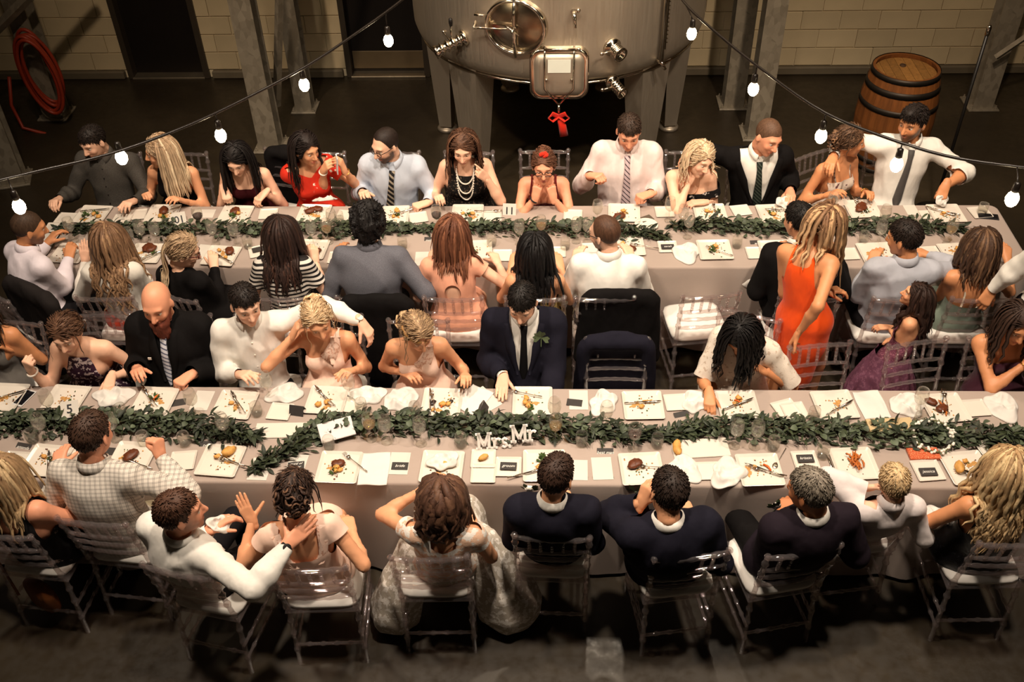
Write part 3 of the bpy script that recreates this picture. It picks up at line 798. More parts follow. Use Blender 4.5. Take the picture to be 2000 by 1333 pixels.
def head_colors(V, nskin, skin, brow, lips, beard=None, bshape='full', eye=(60, 42, 28), smile=False):
    sk = np.array(lin(skin)); C = np.tile(sk, (len(V), 1)); x, y, z = V[:, 0], V[:, 1], V[:, 2]; ax = np.abs(x)
    def mixc(m, c): C[:] = C*(1-m[:, None])+np.array(c)*m[:, None]
    sm = lambda v, a, b: np.clip((v-a)/(b-a), 0, 1)
    fr = sm(y, .02, .05)
    mixc(.35*np.exp(-(((ax-.042)/.02)**2+((z+.025)/.022)**2))*fr, sk*np.array([1.05, .72, .66]))
    mixc(.3*np.exp(-((x/.012)**2+((z+.025)/.012)**2))*(y > .08), sk*np.array([1.05, .75, .7]))
    if beard is not None:
        bc, bs = np.array(lin(beard[0])), beard[1]
        m = sm(-z, .028 if bshape == 'full' else .02, .05)*sm(y, -.005, .02)*(1-sm(-z, .115, .14))
        m = np.maximum(m, sm(-z, .0, .03)*sm(y, -.012, .004)*(1-sm(y, .03, .045))*(ax > .05))
        mixc(bs*m, bc)
    lp = np.exp(-((x/.023)**4+((z+.062)/.0105)**4))*(y > .07); mixc(.85*lp, lin(lips))
    mixc(.7*np.exp(-((x/.02)**4+((z+.0622)/.002)**2))*(y > .075), lin((96, 40, 34)) if not smile else lin((240, 225, 210)))
    bz = .037-.25*np.maximum(ax-.036, 0)
    mixc(.85*np.exp(-(((ax-.034)/.018)**4+((z-bz)/.0058)**4))*(y > .055), lin(brow))
    mixc(.55*np.exp(-(((ax-.0325)/.017)**4+((z-.0205)/.004)**2))*(y > .06), lin(brow))
    # eyes
    e = nskin & (y > .07)
    d = np.sqrt((ax-.0325)**2+(z-.0115)**2)
    C[e] = lin((225, 215, 200)); C[e & (d < .0062)] = lin(eye); C[e & (z > .0175)] = sk*.9; C[e & (z < .0055)] = sk*.95
    return C
# ---------------------------------------------------------------- hands (right hand: y to the fingers, z = back of the hand, thumb at -x)
HANDS = {}
def hand_mesh(pose):
    if pose in HANDS: return HANDS[pose]
    cur = dict(relax=(22, 30, 20), flat=(4, 6, 4), grip=(62, 75, 40), fist=(80, 90, 50), point=(75, 85, 45), spread=(2, 4, 2), hold=(45, 45, 30))[pose]
    th = dict(relax=(38, 12), flat=(42, 6), grip=(22, 30), fist=(10, 40), point=(14, 35), spread=(58, 4), hold=(24, 28))[pose]
    P = []
    fx = [-.029, -.010, .009, .027]; fl = [(.040, .024, .019), (.044, .027, .020), (.041, .025, .019), (.032, .019, .017)]; ky = [.086, .090, .086, .078]
    for i in range(4):
        P.append(cone('p', (fx[i]*.55, .0, 0), (fx[i], ky[i], .004), .0155, .0115, .016, (np.array([0, 0, 1.]), .9)))
        p = np.array([fx[i], ky[i], .003]); a = 0; sp = (fx[i]*(2.4 if pose == 'spread' else .9))
        c = list(cur)
        if pose == 'point' and i == 0: c = [8, 6, 4]
        if pose == 'relax': c = [cc*(1+.18*i) for cc in cur]
        for j in range(3):
            a += math.radians(c[j]); d = np.array([sp, math.cos(a), -math.sin(a)]); d = nrm(d)
            q = p+d*fl[i][j]; r0 = (.0100, .0090, .0080)[j]-(.001 if i == 3 else 0); P.append(cone('f%d' % i, p, q, r0, r0-.0009, .003)); p = q
    a0 = math.radians(th[0]); p = np.array([-.020, .022, -.006]); d = nrm([-math.sin(a0), math.cos(a0), -.35]); q = p+d*.042
    P.append(cone('t', p, q, .0155, .0115, .012)); a1 = a0-math.radians(th[1]); d = nrm([-math.sin(a1), math.cos(a1), -.35-.012*th[1]]); q2 = q+d*.030
    P.append(cone('t', q, q2, .0112, .0100, .004)); P.append(cone('t', q2, q2+d*.022, .0098, .0085, .003))
    P.append(cone('w', (0, -.03, 0), (0, .02, 0), .026, .025, .015, (np.array([0, 0, 1.]), .72)))
    HANDS[pose] = sdf_mesh(P, 0, .0058)
    return HANDS[pose]

def ik(S, W, l1, l2, pole):
    d = W-S; L = np.linalg.norm(d)+1e-9; mx = (l1+l2)*.992
    if L > mx: W = S+d/L*mx; d = W-S; L = mx
    u = d/L; a = (l1*l1-l2*l2+L*L)/(2*L); hgt = math.sqrt(max(l1*l1-a*a, 0)); pv = pole-u*(pole@u); pv = nrm(pv)
    return S+u*a+pv*hgt, W

m_skin = attr_mat('skin', .48, .35, .05, 30, .05, 260)
m_hair = attr_mat('hair', .58, .28, .35, 110, .6, 260, stretch=(1, 1, .12))
SKIN = dict(light=(232, 176, 142), fair=(238, 188, 158), tan=(208, 142, 98), warm=(222, 160, 120), ruddy=(230, 160, 126), deep=(190, 122, 80))

class Fig: pass
def person(label, head, yaw, pel, hy=None, pitch=20, roll=0, s=1.0, b=1.0, fem=False, skin='light', arms=(None, None), tw=0,
           brow=(60, 40, 26), lips=None, beard=None, smile=False, shoe=(24, 20, 18), legs='sit', shoulder=1.0, eye=(60, 42, 28), bust=1.0):
    """head = (px,py,z) in the photograph; yaw: 0 faces away from the camera, 180 faces it, 90 right, -90 left; pel = (x,y[,z]) of the hips.
    arms = (right, left) dicts: t=(px,py,z) hand target, pose, n = back-of-hand direction, hd = hand direction, pole"""
    g = Fig(); g.fem = fem; g.s = s; g.b = b; g.yaw = yaw; sk = SKIN[skin] if isinstance(skin, str) else skin; g.skin = sk
    Hd = at(*head) if head[2] is not None else np.array(head[3]); g.Hd = Hd; hy = yaw if hy is None else hy
    z = np.array([0, 0, 1.]); ya = math.radians(yaw); fw = np.array([math.sin(ya), math.cos(ya), 0]); rt = np.cross(fw, z)
    pz = pel[2] if len(pel) > 2 else .545
    Pv = np.array([pel[0] if pel[0] is not None else Hd[0], pel[1], pz]); g.P = Pv; g.fw0 = fw; g.rt0 = rt
    root = empty('person', (Pv[0], Pv[1], 0)); g.root = root; O = np.array([Pv[0], Pv[1], 0.]); g.O = O
    tag(root, label, 'person')
    ha, pa, ra = math.radians(hy), math.radians(pitch), math.radians(roll); fh = np.array([math.sin(ha), math.cos(ha), 0])
    Y = fh*math.cos(pa)-z*math.sin(pa); Z = z*math.cos(pa)+fh*math.sin(pa); X = np.cross(Y, Z); X, Z = X*math.cos(ra)-Z*math.sin(ra), Z*math.cos(ra)+X*math.sin(ra)
    Rh = np.stack([X, Y, Z], 1); g.Rh = Rh; hs = s*(1.0 if not fem else .97); g.hs = hs
    neck0 = Hd+Rh@np.array([0, -.03, -.085])*hs
    upg = nrm(neck0-Pv); N = neck0-(.45*z+.55*upg)*.085*s-fw*.012; g.N = N
    up = nrm(N-Pv); ta = math.radians(yaw+tw); rtt = np.cross(np.array([math.sin(ta), math.cos(ta), 0]), z)
    lat = nrm(rtt-up*(rtt@up)); fwd = np.cross(up, lat); A = np.stack([lat, fwd, up]); g.A = A; g.up = up; g.lat = lat; g.fwd = fwd
    lat0 = nrm(rt-up*(rt@up)); A0 = np.stack([lat0, np.cross(up, lat0), up])
    TL = np.linalg.norm(N-Pv); g.TL = TL
    Q = lambda t: Pv+(N-Pv)*t-fwd*.03*4*t*(1-t)
    g.Q = Q
    pr = []; sw = (.150 if fem else .178)*s*shoulder; fz = TL/.50
    if fem:
        pr += [ell('torso', Pv, A0, np.array([.160*b, .118*b, .115])*s, .05), ell('torso', Q(.33), A0, np.array([.118*b, .090*b, .13*fz])*s, .06),
               ell('torso', Q(.62), A, np.array([.130*b, .096*b, .145*fz])*s, .05), ell('torso', Q(.82), A, np.array([.125, .082, .10])*s, .05)]
        for d in (-1, 1): pr.append(ell('bust', Q(.60)+lat*d*.062*s+fwd*.075*s, A, np.array([.056, .052, .056])*s*(.6+.4*b)*bust, .035))
    else:
        pr += [ell('torso', Pv, A0, np.array([.155*b, .120*b, .115])*s, .05), ell('torso', Q(.33), A0, np.array([.140*b, .108*b, .14*fz])*s, .06),
               ell('torso', Q(.64), A, np.array([.160*b, .112*b, .155*fz])*s, .05), ell('torso', Q(.83), A, np.array([.150, .090, .10])*s, .05)]
    g.S = {}; g.E = {}; g.W = {}
    rad = (.050, .041, .0265) if not fem else (.043, .034, .0225)
    rad = [r*s*(.55+.45*b) for r in rad]; l1, l2 = .285*s, .245*s
    hands = []
    for side, sd, sp in ((1, 'R', arms[0]), (-1, 'L', arms[1])):
        sp = dict(sp or {}); S = N-up*.055*s+lat*side*sw-fwd*.01
        if 't' in sp: T = at(*sp['t']) if len(sp['t']) == 3 else np.array(sp['t'][1:])
        else: T = Pv+fw*.34+rt*side*.14+np.array([0, 0, .06])           # resting in the lap
        lift = np.clip((T[2]-S[2]+.1)/.5, 0, 1); S = S+up*.03*lift+lat*side*-.01*lift
        hdv = nrm(sp['hd']) if 'hd' in sp else None
        Wt = T-(hdv if hdv is not None else nrm(T-S))*.085*s
        pole = np.array(sp['pole'], float) if 'pole' in sp else (rt*side*.42-z*1.0-fw*.45)
        E, W = ik(S, Wt, l1, l2, pole)
        g.S[sd], g.E[sd], g.W[sd] = S, E, W
        fdir = nrm(W-E)
        if hdv is None: hdv = fdir
        elif np.linalg.norm(W-Wt) > .02: hdv = nrm(.5*hdv+.5*fdir)
        pr += [ell('shl', S-lat*side*.012, A, np.array([.058, .056, .062])*s*(.6+.4*b)*(1 if not fem else .86), .05),
               cone('ua_'+sd, S, E, rad[0], rad[1], .025), cone('fa_'+sd, E, E+(W-E)*.35, rad[1], rad[1]*.98, .02), cone('fb_'+sd, E+(W-E)*.35, W, rad[1]*.98, rad[2], .02)]
        nb = np.array(sp['n'], float) if 'n' in sp else z+.15*rt*side
        hz = nrm(nb-hdv*(nb@hdv)); hx = np.cross(hdv, hz)
        hv, hq = hand_mesh(sp.get('pose', 'relax')); hv = hv.copy(); hq = hq.copy(); hv *= s*(.93 if fem else 1.02)
        if side < 0: hv[:, 0] *= -1; hq = hq[:, ::-1]
        Hm = W+hv@np.stack([hx, hdv, hz])
        hands.append((Hm, hq)); setattr(g, 'hand'+sd, (W, np.stack([hx, hdv, hz], 1)))
        pr.append(cone('trap', N-up*.012+lat*side*.02, S+up*.010*s-lat*side*.02, .036*s*(.85 if fem else 1), .040*s*(.85 if fem else 1), .04))
    nr = (.050 if not fem else .041)*s*(.8+.2*b)
    pr.append(cone('neck', N-up*.02, Hd+Rh@np.array([0, -.028, -.075])*hs, nr*1.08, nr, .03))
    # legs
    for side, sd in ((1, 'R'), (-1, 'L')):
        hip = Pv+rt*side*.085*s-z*.01
        if legs == 'sit':
            kn = hip+fw*.40*s+rt*side*.05-z*.03; an = np.array([kn[0], kn[1], .085])-fw*.02
        else:
            k = legs if isinstance(legs, dict) else {}
            kn = hip+fw*(.05+k.get('step', 0)*side*.12)*s+np.array([0, 0, -.43*s*pz/.92]); an = hip+fw*(.0+k.get('step', 0)*side*.22)+np.array([0, 0, -(hip[2]-.085)])
        th = .082*s*(.5+.5*b); pr += [cone('thigh', hip, kn, th, .056*s, .05), cone('shin', kn, an, .054*s, .036*s, .03), cone('foot', an-z*.045, an+fw*.15*s-z*.055, .036, .028, .02)]
    g.pr = pr; g.covers = []; g.hands = hands
    hv, hq, nsk = head_mesh(fem, .0050 if 45 < abs((hy+180) % 360-180) else .0072); g.headV = Hd+(hv*hs)@Rh.T; g.headQ = hq
    g.headC = head_colors(hv, nsk, sk, brow, lips or tuple(np.array(sk)*np.array([.86, .62, .58])), beard, smile=smile, eye=eye); g.shoe = shoe
    return g
def sel(g, tags): return [p for p in g.pr if any(p['tag'] == t or (t.endswith('*') and p['tag'].startswith(t[:-1])) for t in tags)]
def tor(g, X):
    R = X-g.N; return R@g.lat, R@g.fwd, R@g.up
def finish(g):
    """join body, head and hands into the person's one body mesh, hands stitched on"""
    V, Q = sdf_mesh(g.pr, 0, .0215)
    C = np.tile(np.array(lin(g.skin)), (len(V), 1))
    ft = sel(g, ['foot']); C[sdf_pts(ft, V) < .022] = lin(g.shoe)
    nb = len(V)
    Vs, Qs, Cs = [V, g.headV], [Q, g.headQ+len(V)], [C, g.headC]; n = len(V)+len(g.headV)
    for hv, hq in g.hands:
        Vs.append(hv); Qs.append(hq+n); n += len(hv); c = np.tile(np.array(lin(g.skin)), (len(hv), 1)); Cs.append(c)
    # stitch neck and wrists to the trunk so the figure is one surface
    T = []; o0 = nb
    for part, q in [(g.headV, g.headQ)]+g.hands:
        c = part[part[:, 2].argmin()] if part is g.headV else None
        if c is None: k = int(np.argmin(np.linalg.norm(part-g.W['R' if part is g.hands[0][0] else 'L'], axis=1)))
        else: k = int(np.argmin(np.linalg.norm(part-(g.N*.6+g.Hd*.4), axis=1)))
        row = q[(q == k).any(1)][0]; j = int(row[(list(row).index(k)+1) % 4]); i = int(np.argmin(np.linalg.norm(V-part[k], axis=1)))
        T.append((o0+k, o0+j, i)); o0 += len(part)
    V, Q, C = np.concatenate(Vs), np.concatenate(Qs), np.concatenate(Cs)
    used = np.zeros(len(V), bool); used[Q.ravel()] = True; mp = np.cumsum(used)-1
    o = link('body', npmesh('body', V[used]-g.O, [mp[Q], mp[np.array(T)]], [m_skin], col=C[used]), g.root)
    return o

# ---------------------------------------------------------------- clothing
SEED = [11]
def wear(g, name, mat, prims, off, keep=None, amp=.003, wl=.11, h=.0125, cover=True, parent=None, label=None, zs=.55):
    SEED[0] += 1
    V, Q = sdf_mesh(prims, off, h, disp=wrinkle(SEED[0], amp, wl, zs) if amp else None)
    polys = [Q]
    if keep is not None: V, polys = clip(V, Q, keep(V))
    o = link(name, npmesh(name, V-g.O, polys, [mat]), parent or g.root)
    if cover: g.covers.append((prims, off-amp, keep))
    if label: o['label'] = label
    return o
def arm_cut(g, sd, end):
    """field that is negative past the sleeve end; end: 0..1 upper arm, 1..2 forearm"""
    S, E, W = g.S[sd], g.E[sd], g.W[sd]
    if end <= 1: p = S+(E-S)*end; d = nrm(E-S)
    else: p = E+(W-E)*(end-1); d = nrm(W-E)
    def f(X):
        along = (X-p)@d; ln = np.linalg.norm((X-p)-along[:, None]*d, axis=1)
        far = ln-(.11 if end > .3 else .09)
        if end <= 1:   # everything on the forearm is past the end too
            fa = np.abs(pdist(cone('', E, W, .05, .04), X))-.03
            return np.maximum(np.maximum(-along, far), along-.20)
        return np.maximum(np.maximum(-along, far), along-((2-end)*np.linalg.norm(W-E)+.06))
    return f
def top(g, mat, sleeve='long', off=.016, keep=None, amp=.0058, name='shirt', wl=.13, loose=0., belly=True, both=None, h=.0135, extra=()):
    pr = sel(g, ['torso', 'bust', 'shl', 'trap'])+list(extra); cuts = []
    for sd in 'RL':
        sl = (both or {}).get(sd, sleeve)
        if sl == 'long': e = 1.97
        elif sl == 'elbow': e = .92
        elif sl == 'rolled': e = 1.35
        elif sl == 'short': e = .55
        elif sl == 'cap': e = .28
        else: e = 0
        if e > 0:
            ua = [dict(p) for p in sel(g, ['ua_'+sd])]
            if e <= 1:
                for p in ua: p['b'] = p['a']+(p['b']-p['a'])*min(1, e+.22); p['rb'] = p['ra']*.95+.006
            pr += ua
            if e > 1: pr += [dict(p, ra=p['ra']+.004+loose, rb=p['rb']+(.004 if p['tag'].startswith('fa') else -.007)+loose) for p in sel(g, ['fa_'+sd, 'fb_'+sd])]
            cuts.append((e, arm_cut(g, sd, e)))
    tp_ = sel(g, ['torso', 'bust'])
    def K(X):
        f = np.full(len(X), 1.0)
        for e, c in cuts:
            fc = c(X)
            if e > .4: fc = np.maximum(fc, off+(.022 if e < 1 else .007)-sdf_pts(tp_, X))      # never bite into the body of the garment
            f = np.minimum(f, fc)
        if keep is not None: f = np.minimum(f, keep(*tor(g, X)))
        return f
    pr = [dict(p, r=p['r']+loose) if p['t'] == 'e' and p['tag'] == 'torso' else p for p in pr]
    g.toppr = pr; g.topoff = off
    return wear(g, name, mat, pr, off, K, amp, wl, h)
def trousers(g, mat, off=.008, name='trousers'):
    pr = [sel(g, ['torso'])[0]]+sel(g, ['thigh', 'shin'])
    return wear(g, name, mat, pr, off, lambda X: (X[:, 2]-.07), .0016, .14, .020)
def skirt_prims(g, ln=.35, flare=.02, fwdx=0.):
    P = []
    for d in (-1, 1):
        hip = g.P+g.rt0*d*.065*g.s; kn = hip+g.fw0*.38*g.s+g.rt0*d*.01-np.array([0, 0, .05]); P.append(cone('sk', hip, kn, .100*g.s*(.5+.5*g.b), .080*g.s, .09))
        P.append(cone('sk', kn+g.fw0*.0, kn+np.array([0, 0, -ln])+g.fw0*fwdx, .080*g.s, .075+flare, .08))
    return P
def dress(g, mat, keep, ln=.35, off=.011, sleeve='none', amp=.0042, flare=.02, extra=(), name='dress', h=.0150, wl=.1):
    return top(g, mat, sleeve, off, keep, amp, name, wl, extra=tuple(skirt_prims(g, ln, flare))+tuple(extra), h=h)
# necklines in torso coordinates measured from the base of the neck: u to the person's right, w forward, h up
def nk_tank(u, w, h, front=-.12, back=-.10, half=.075, arm=.128):
    a = np.abs(u); neck = np.where(w > 0, front, back)+.9*np.maximum(a-half*.72, 0)-h
    neck = np.where(a > half, 1.0, neck); arms_ = np.where(h > -.20, arm-.15*(h+.20)-a, 1.0)
    return np.minimum(neck, np.where(h > -.20, arms_, 1.0))
def nk_tube(level=-.15, arm=.17, slope=0.):
    return lambda u, w, h: np.minimum(level+slope*u-h, np.where(h > -.26, arm-np.abs(u), 1.0))
def front_w(g, u, h, prims=None, off=None, back=False):
    """forward distance of the garment surface at (u,h) of the torso"""
    prims = prims if prims is not None else g.toppr; off = g.topoff if off is None else off
    u = np.atleast_1d(np.array(u, float)); h = np.atleast_1d(np.array(h, float)); sg = -1 if back else 1
    base = g.N+u[:, None]*g.lat+h[:, None]*g.up; w = np.full(len(u), .32)
    for _ in range(24):
        d = sdf_pts(prims, base+(sg*w)[:, None]*g.fwd, off); w = w-np.clip(d, -.03, .06)*.9
    return w*sg
def strip(g, name, mat, us, hs, wd, lift=.006, th=.004, prims=None, off=None, back=False, parent=None, label=None):
    """flat band laid on the chest or back along the points (us,hs); wd = half width per point"""
    us, hs = np.array(us, float), np.array(hs, float); wd = np.full(len(us), wd) if not hasattr(wd, '__len__') else np.array(wd, float)
    du, dh = np.gradient(us), np.gradient(hs); l = np.hypot(du, dh)+1e-9; nu, nh = -dh/l, du/l
    R = []
    for k in (-1, 0, 1):
        uu, hh = us+k*wd*nu, hs+k*wd*nh; R.append((uu, hh, front_w(g, uu, hh, prims, off, back)))
    sg = -1 if back else 1; wmax = R[1][2]
    V = []
    for layer in (lift+th, lift-.012):
        for k in range(3):
            uu, hh, ww = R[k]; e = 0 if k == 1 else -.0015
            V.append(g.N+uu[:, None]*g.lat+hh[:, None]*g.up+(ww+sg*(layer+e))[:, None]*g.fwd)
    n = len(us); V = np.concatenate(V); F = []
    for i in range(n-1):
        for k in (0, 1): a = k*n+i; F.append((a, a+1, a+n+1, a+n)); a += 3*n; F.append((a+n, a+n+1, a+1, a))
        F.append((i, 3*n+i, 3*n+i+1, i+1)); F.append((2*n+i+1, 5*n+i+1, 5*n+i, 2*n+i))
    F.append((0, n, 4*n, 3*n)); F.append((n, 2*n, 5*n, 4*n)); F.append((3*n-1-n, 3*n-1, 6*n-1, 5*n-1)); F.append((n-1, 2*n-1, 5*n-1, 4*n-1))
    o = link(name, npmesh(name, V-g.O, [np.array(F)], [mat]), parent or g.root)
    if label: o['label'] = label
    return o
def tie(g, mat, ln=.40, wd=.034, sway=0.):
    h = np.linspace(-.035, -.035-ln, 16); t = np.linspace(0, 1, 16); w_ = np.interp(t, [0, .05, .09, .9, 1], [.022, .024, .016, wd, .004])
    return strip(g, 'tie', mat, sway*t, h, w_, .009, .006)
def collar(g, mat, open_=16, r=None, name='collar'):
    r = r or (.062*g.s*(.8+.2*g.b)*(1 if not g.fem else .84)); V = []; F = []; n = 26; ax = nrm(.6*nrm(g.Hd-g.N)+.4*g.up)
    x = nrm(g.lat-ax*(g.lat@ax)); y = np.cross(ax, x)
    c0 = g.N+y*.008
    for i in range(n):
        a = math.radians(open_+(360-2*open_)*i/(n-1)); fr = max(0, math.cos(a)); d = x*math.sin(a)+y*math.cos(a)
        for (rr, hh) in ((r+.002, .068-.030*fr), (r+.008, .070-.030*fr), (r+.020, .030-.046*fr**3), (r+.014, .012-.036*fr**3)):
            V.append(c0+d*rr+ax*hh)
    for i in range(n-1):
        for k in range(3): F.append((4*i+k, 4*i+k+1, 4*i+5+k, 4*i+4+k))
    return link(name, npmesh(name, np.array(V)-g.O, [np.array(F)], [mat]), g.root)
def jacket(g, mat, opening=.075, low=-.36, off=.024, shirt_mat=None, lapel=None):
    if shirt_mat is not None: top(g, shirt_mat, 'none', .010, None, .002, 'shirt', h=.015)
    sh = (g.toppr, g.topoff) if shirt_mat is not None else None
    def keep(u, w, h):
        op = opening*np.clip((h-low)/(-.03-low), 0, 1)**.8+.004
        return np.where((w > -.02) & (h > low), np.abs(u)-op, 1.0)
    o = top(g, mat, 'long', off, keep if opening > 0 else None, .0050, 'jacket', .16, loose=.004)
    jk = (g.toppr, g.topoff)
    if opening > 0:
        for d in (-1, 1):
            h = np.linspace(-.02, low+.04, 10); t = (h-low)/(-.03-low); u = d*(opening*np.clip(t, 0, 1)**.8+.022)
            strip(g, 'lapel', mat, u, h, np.interp(np.linspace(0, 1, 10), [0, .45, .6, 1], [.018, .030, .022, .006]), .003, .004, parent=o)
    if sh: g.toppr, g.topoff = sh
    g.jk = jk
    return o
def cuffs(g, mat, sides='RL'):
    for sd in sides:
        E, W = g.E[sd], g.W[sd]; d = nrm(W-E); r = .033*g.s
        link('cuff', MB().tube([W-d*.03, W+d*.006], r, 14, cap=False).mesh('cuff', mat, True), g.root, -g.O)
def buttons(g, mat, n=5, h0=-.07, h1=-.36, u=0.0):
    hs = np.linspace(h0, h1, n); ws = front_w(g, np.full(n, u), hs); mb = MB()
    for h, w in zip(hs, ws): mb.ball(g.N+g.lat*u+g.up*h+g.fwd*(w+.001)-g.O, .0055, 6, 4)
    mb.build('buttons', mat, g.root, True)
def necklace(g, mat, drop=.10, half=.06, r=.006, n=36, prims=None, off=0.0, start=-.005, name='necklace'):
    a = np.linspace(0, math.pi, n); u = half*np.cos(a); h = start-drop*np.sin(a)**.8; P = prims or sel(g, ['torso', 'bust', 'shl', 'trap', 'neck'])
    w = front_w(g, u, h, P, off); mb = MB()
    for i in range(n): mb.ball(g.N+u[i]*g.lat+h[i]*g.up+(w[i]+r*.6)*g.fwd-g.O, r, 6, 4)
    return mb.build(name, mat, g.root, True)
def watch(g, sd, strap, face):
    E, W = g.E[sd], g.W[sd]; d = nrm(W-E); hz = getattr(g, 'hand'+sd)[1][:, 2]; c = W-d*.012
    o = MB().tube([c-d*.012, c+d*.012], .031*g.s, 14, cap=False).build('watch', strap, g.root, True, loc=-g.O)
    R = np.stack([np.cross(d, nrm(hz-d*(hz@d))), d, nrm(hz-d*(hz@d))], 1)
    MB().lathe([(.0, 0), (.021, 0), (.021, .008), (.017, .010), (0, .010)], 14, c+R[:, 2]*.027*g.s, R).build('watch_face', face, o, True)
def bracelet(g, sd, mat, r=.030, t=.004):
    E, W = g.E[sd], g.W[sd]; d = nrm(W-E); x = nrm(np.cross(d, [0, 0, 1.])); y = np.cross(d, x); c = W-d*.02
    MB().tube([c+r*g.s*(x*math.cos(a)+y*math.sin(a)) for a in np.linspace(0, 6.283, 16, endpoint=False)], t, 6, closed=True).build('bracelet', mat, g.root, True, loc=-g.O)

# ---------------------------------------------------------------- hair
def hcol(base, n, jit=.18, seed=0, tip=None, t=None):
    r = np.random.default_rng(seed); c = np.array(lin(base))*(1+r.uniform(-jit, jit, (n, 1))); return c
def put_hair(g, V, Q, C, name='hair', wr=None):
    Vw = g.Hd+(V*g.hs)@g.Rh.T if wr is None else V
    C = C*.78+.22*(C@np.array([.3, .6, .1]))[:, None]
    return link(name, npmesh(name, Vw-g.O, Q if isinstance(Q, list) else [Q], [m_hair], col=C), g.root)
CAPS = {}
def cap(style):
    if style in CAPS: return CAPS[style]
    sk = lambda o, d=(0, 0, 0): ell('h', (0+d[0], -.018+d[1], .032+d[2]), I3, (.0765+o, .096+o, .094+o), .02)
    lines = dict(short=([-.2, -.09, -.04, -.012, .018, .036, .055, .2], [-.075, -.07, -.02, .012, .005, .045, .072, .078]),
                 rec=([-.2, -.09, -.04, -.012, .018, .030, .042, .2], [-.075, -.07, -.02, .012, .005, .06, .10, .125]),
                 fem=([-.2, -.08, -.02, .02, .040, .06, .2], [-.10, -.095, -.08, -.055, -.01, .056, .066]),
                 back=([-.2, -.08, -.02, .01, .030, .056, .2], [-.085, -.08, -.035, -.01, .02, .060, .072]))
    amp = .0025; P = [sk(.009)]; ln = lines['short']
    if style == 'short': P = [sk(.0045), ell('h', (0, .0, .058), I3, (.064, .087, .073), .02)]
    elif style == 'quiff': P = [sk(.006), ell('h', (0, .018, .075), I3, (.060, .082, .070), .02), ell('h', (0, .055, .105), I3, (.045, .038, .030), .02)]
    elif style == 'buzz': P = [sk(.004)]; amp = .0008
    elif style == 'rec': P = [sk(.005)]; ln = lines['rec']; amp = .001
    elif style == 'curly': P = [sk(.030), ell('h', (0, -.03, .03), I3, (.108, .118, .118), .03), ell('h', (0, -.07, -.04), I3, (.085, .06, .06), .03)]; amp = .011; ln = ([-.2, -.1, -.04, .03, .055, .2], [-.14, -.12, -.06, -.01, .07, .075])
    elif style == 'fem': P = [sk(.013)]; ln = lines['fem']
    elif style == 'back': P = [sk(.012)]; ln = lines['back']
    elif style == 'boy': P = [sk(.012), ell('h', (0, .01, .058), I3, (.072, .094, .078), .02)]
    SEED[0] += 1
    V, Q = sdf_mesh(P, 0, .0068, disp=wrinkle(77+len(CAPS), amp, .035 if style == 'curly' else .05))
    f = V[:, 2]-np.interp(V[:, 1], ln[0], ln[1])
    if style in ('fem', 'back'): f = f-.030*np.exp(-((V[:, 0]-.012)/.034)**2)*np.clip((V[:, 1]-.01)/.04, 0, 1)
    V, polys = clip(V, Q, f)
    CAPS[style] = (V, polys); return CAPS[style]
def capcol(V, base, streak=.25, seed=1, hi=None):
    a = np.arctan2(V[:, 0], -V[:, 1]+.02); n = np.sin(a*37+seed)+np.sin(a*61+seed*2.1+V[:, 2]*30)+np.sin(a*19+V[:, 2]*14)
    k = 1+streak*n/3; c = np.array(lin(base))*k[:, None]
    if hi is not None:
        m = np.clip(np.sin(a*23+seed*1.7)+np.sin(a*47)-.4, 0, 1)[:, None]; c = c*(1-m)+np.array(lin(hi))*m
    return np.clip(c, 0, 1)
TUFT = {}
def tufts(style, V):
    """short tufts combed from the crown over the cap"""
    if style in TUFT: return TUFT[style]
    r = np.random.default_rng(len(style)*7); n = dict(buzz=0, rec=0, curly=620, fem=520, back=560).get(style, 700); ln = dict(curly=.018, boy=.026, quiff=.022, fem=.050, back=.046).get(style, .016)
    if n == 0: TUFT[style] = (np.zeros((0, 3)), np.zeros((0, 3), int), np.zeros(0)); return TUFT[style]
    I = r.choice(len(V), n); c = V[I]; nv = c-np.array([0, -.018, .03]); nv /= np.linalg.norm(nv, axis=1)[:, None]
    fl = c-np.array([.012, -.045, .13]); fl -= nv*(fl*nv).sum(1)[:, None]; fl /= np.linalg.norm(fl, axis=1)[:, None]+1e-9
    if style == 'curly': fl = r.normal(size=fl.shape)
    if style in ('fem', 'back'):      # combed away from the face
        fl = np.stack([np.sign(c[:, 0]-.012)*.55, np.full(n, -.8), np.full(n, -.45)], 1); fl -= nv*(fl*nv).sum(1)[:, None]; fl /= np.linalg.norm(fl, axis=1)[:, None]+1e-9
    d = fl+nv*r.uniform(.02, .20, (n, 1))*(3.5 if style == 'curly' else (.5 if style in ('fem', 'back') else 1))+r.normal(size=(n, 3))*.16; d /= np.linalg.norm(d, axis=1)[:, None]; x = np.cross(d, nv); x /= np.linalg.norm(x, axis=1)[:, None]+1e-9
    L = ln*r.uniform(.6, 1.2, (n, 1)); w = .0034; P = np.stack([c-nv*.004+x*w, c-nv*.004-x*w, c+nv*.004, c+d*L*.6+x*w*.7+nv*.002, c+d*L*.6-x*w*.7+nv*.002, c+d*L*.6+nv*.005, c+d*L-nv*.001], 1)
    F = np.array([(0, 1, 4), (0, 4, 3), (1, 2, 5), (1, 5, 4), (2, 0, 3), (2, 3, 5), (3, 4, 6), (4, 5, 6), (5, 3, 6)])
    TUFT[style] = (P.reshape(-1, 3), (F[None]+7*np.arange(n)[:, None, None]).reshape(-1, 3), np.repeat(r.uniform(.75, 1.3, n), 7)); return TUFT[style]
def capt(style):
    V, p = cap(style); V2, F2, k = tufts(style, V); return np.concatenate([V, V2]), [*p, F2+len(V)]
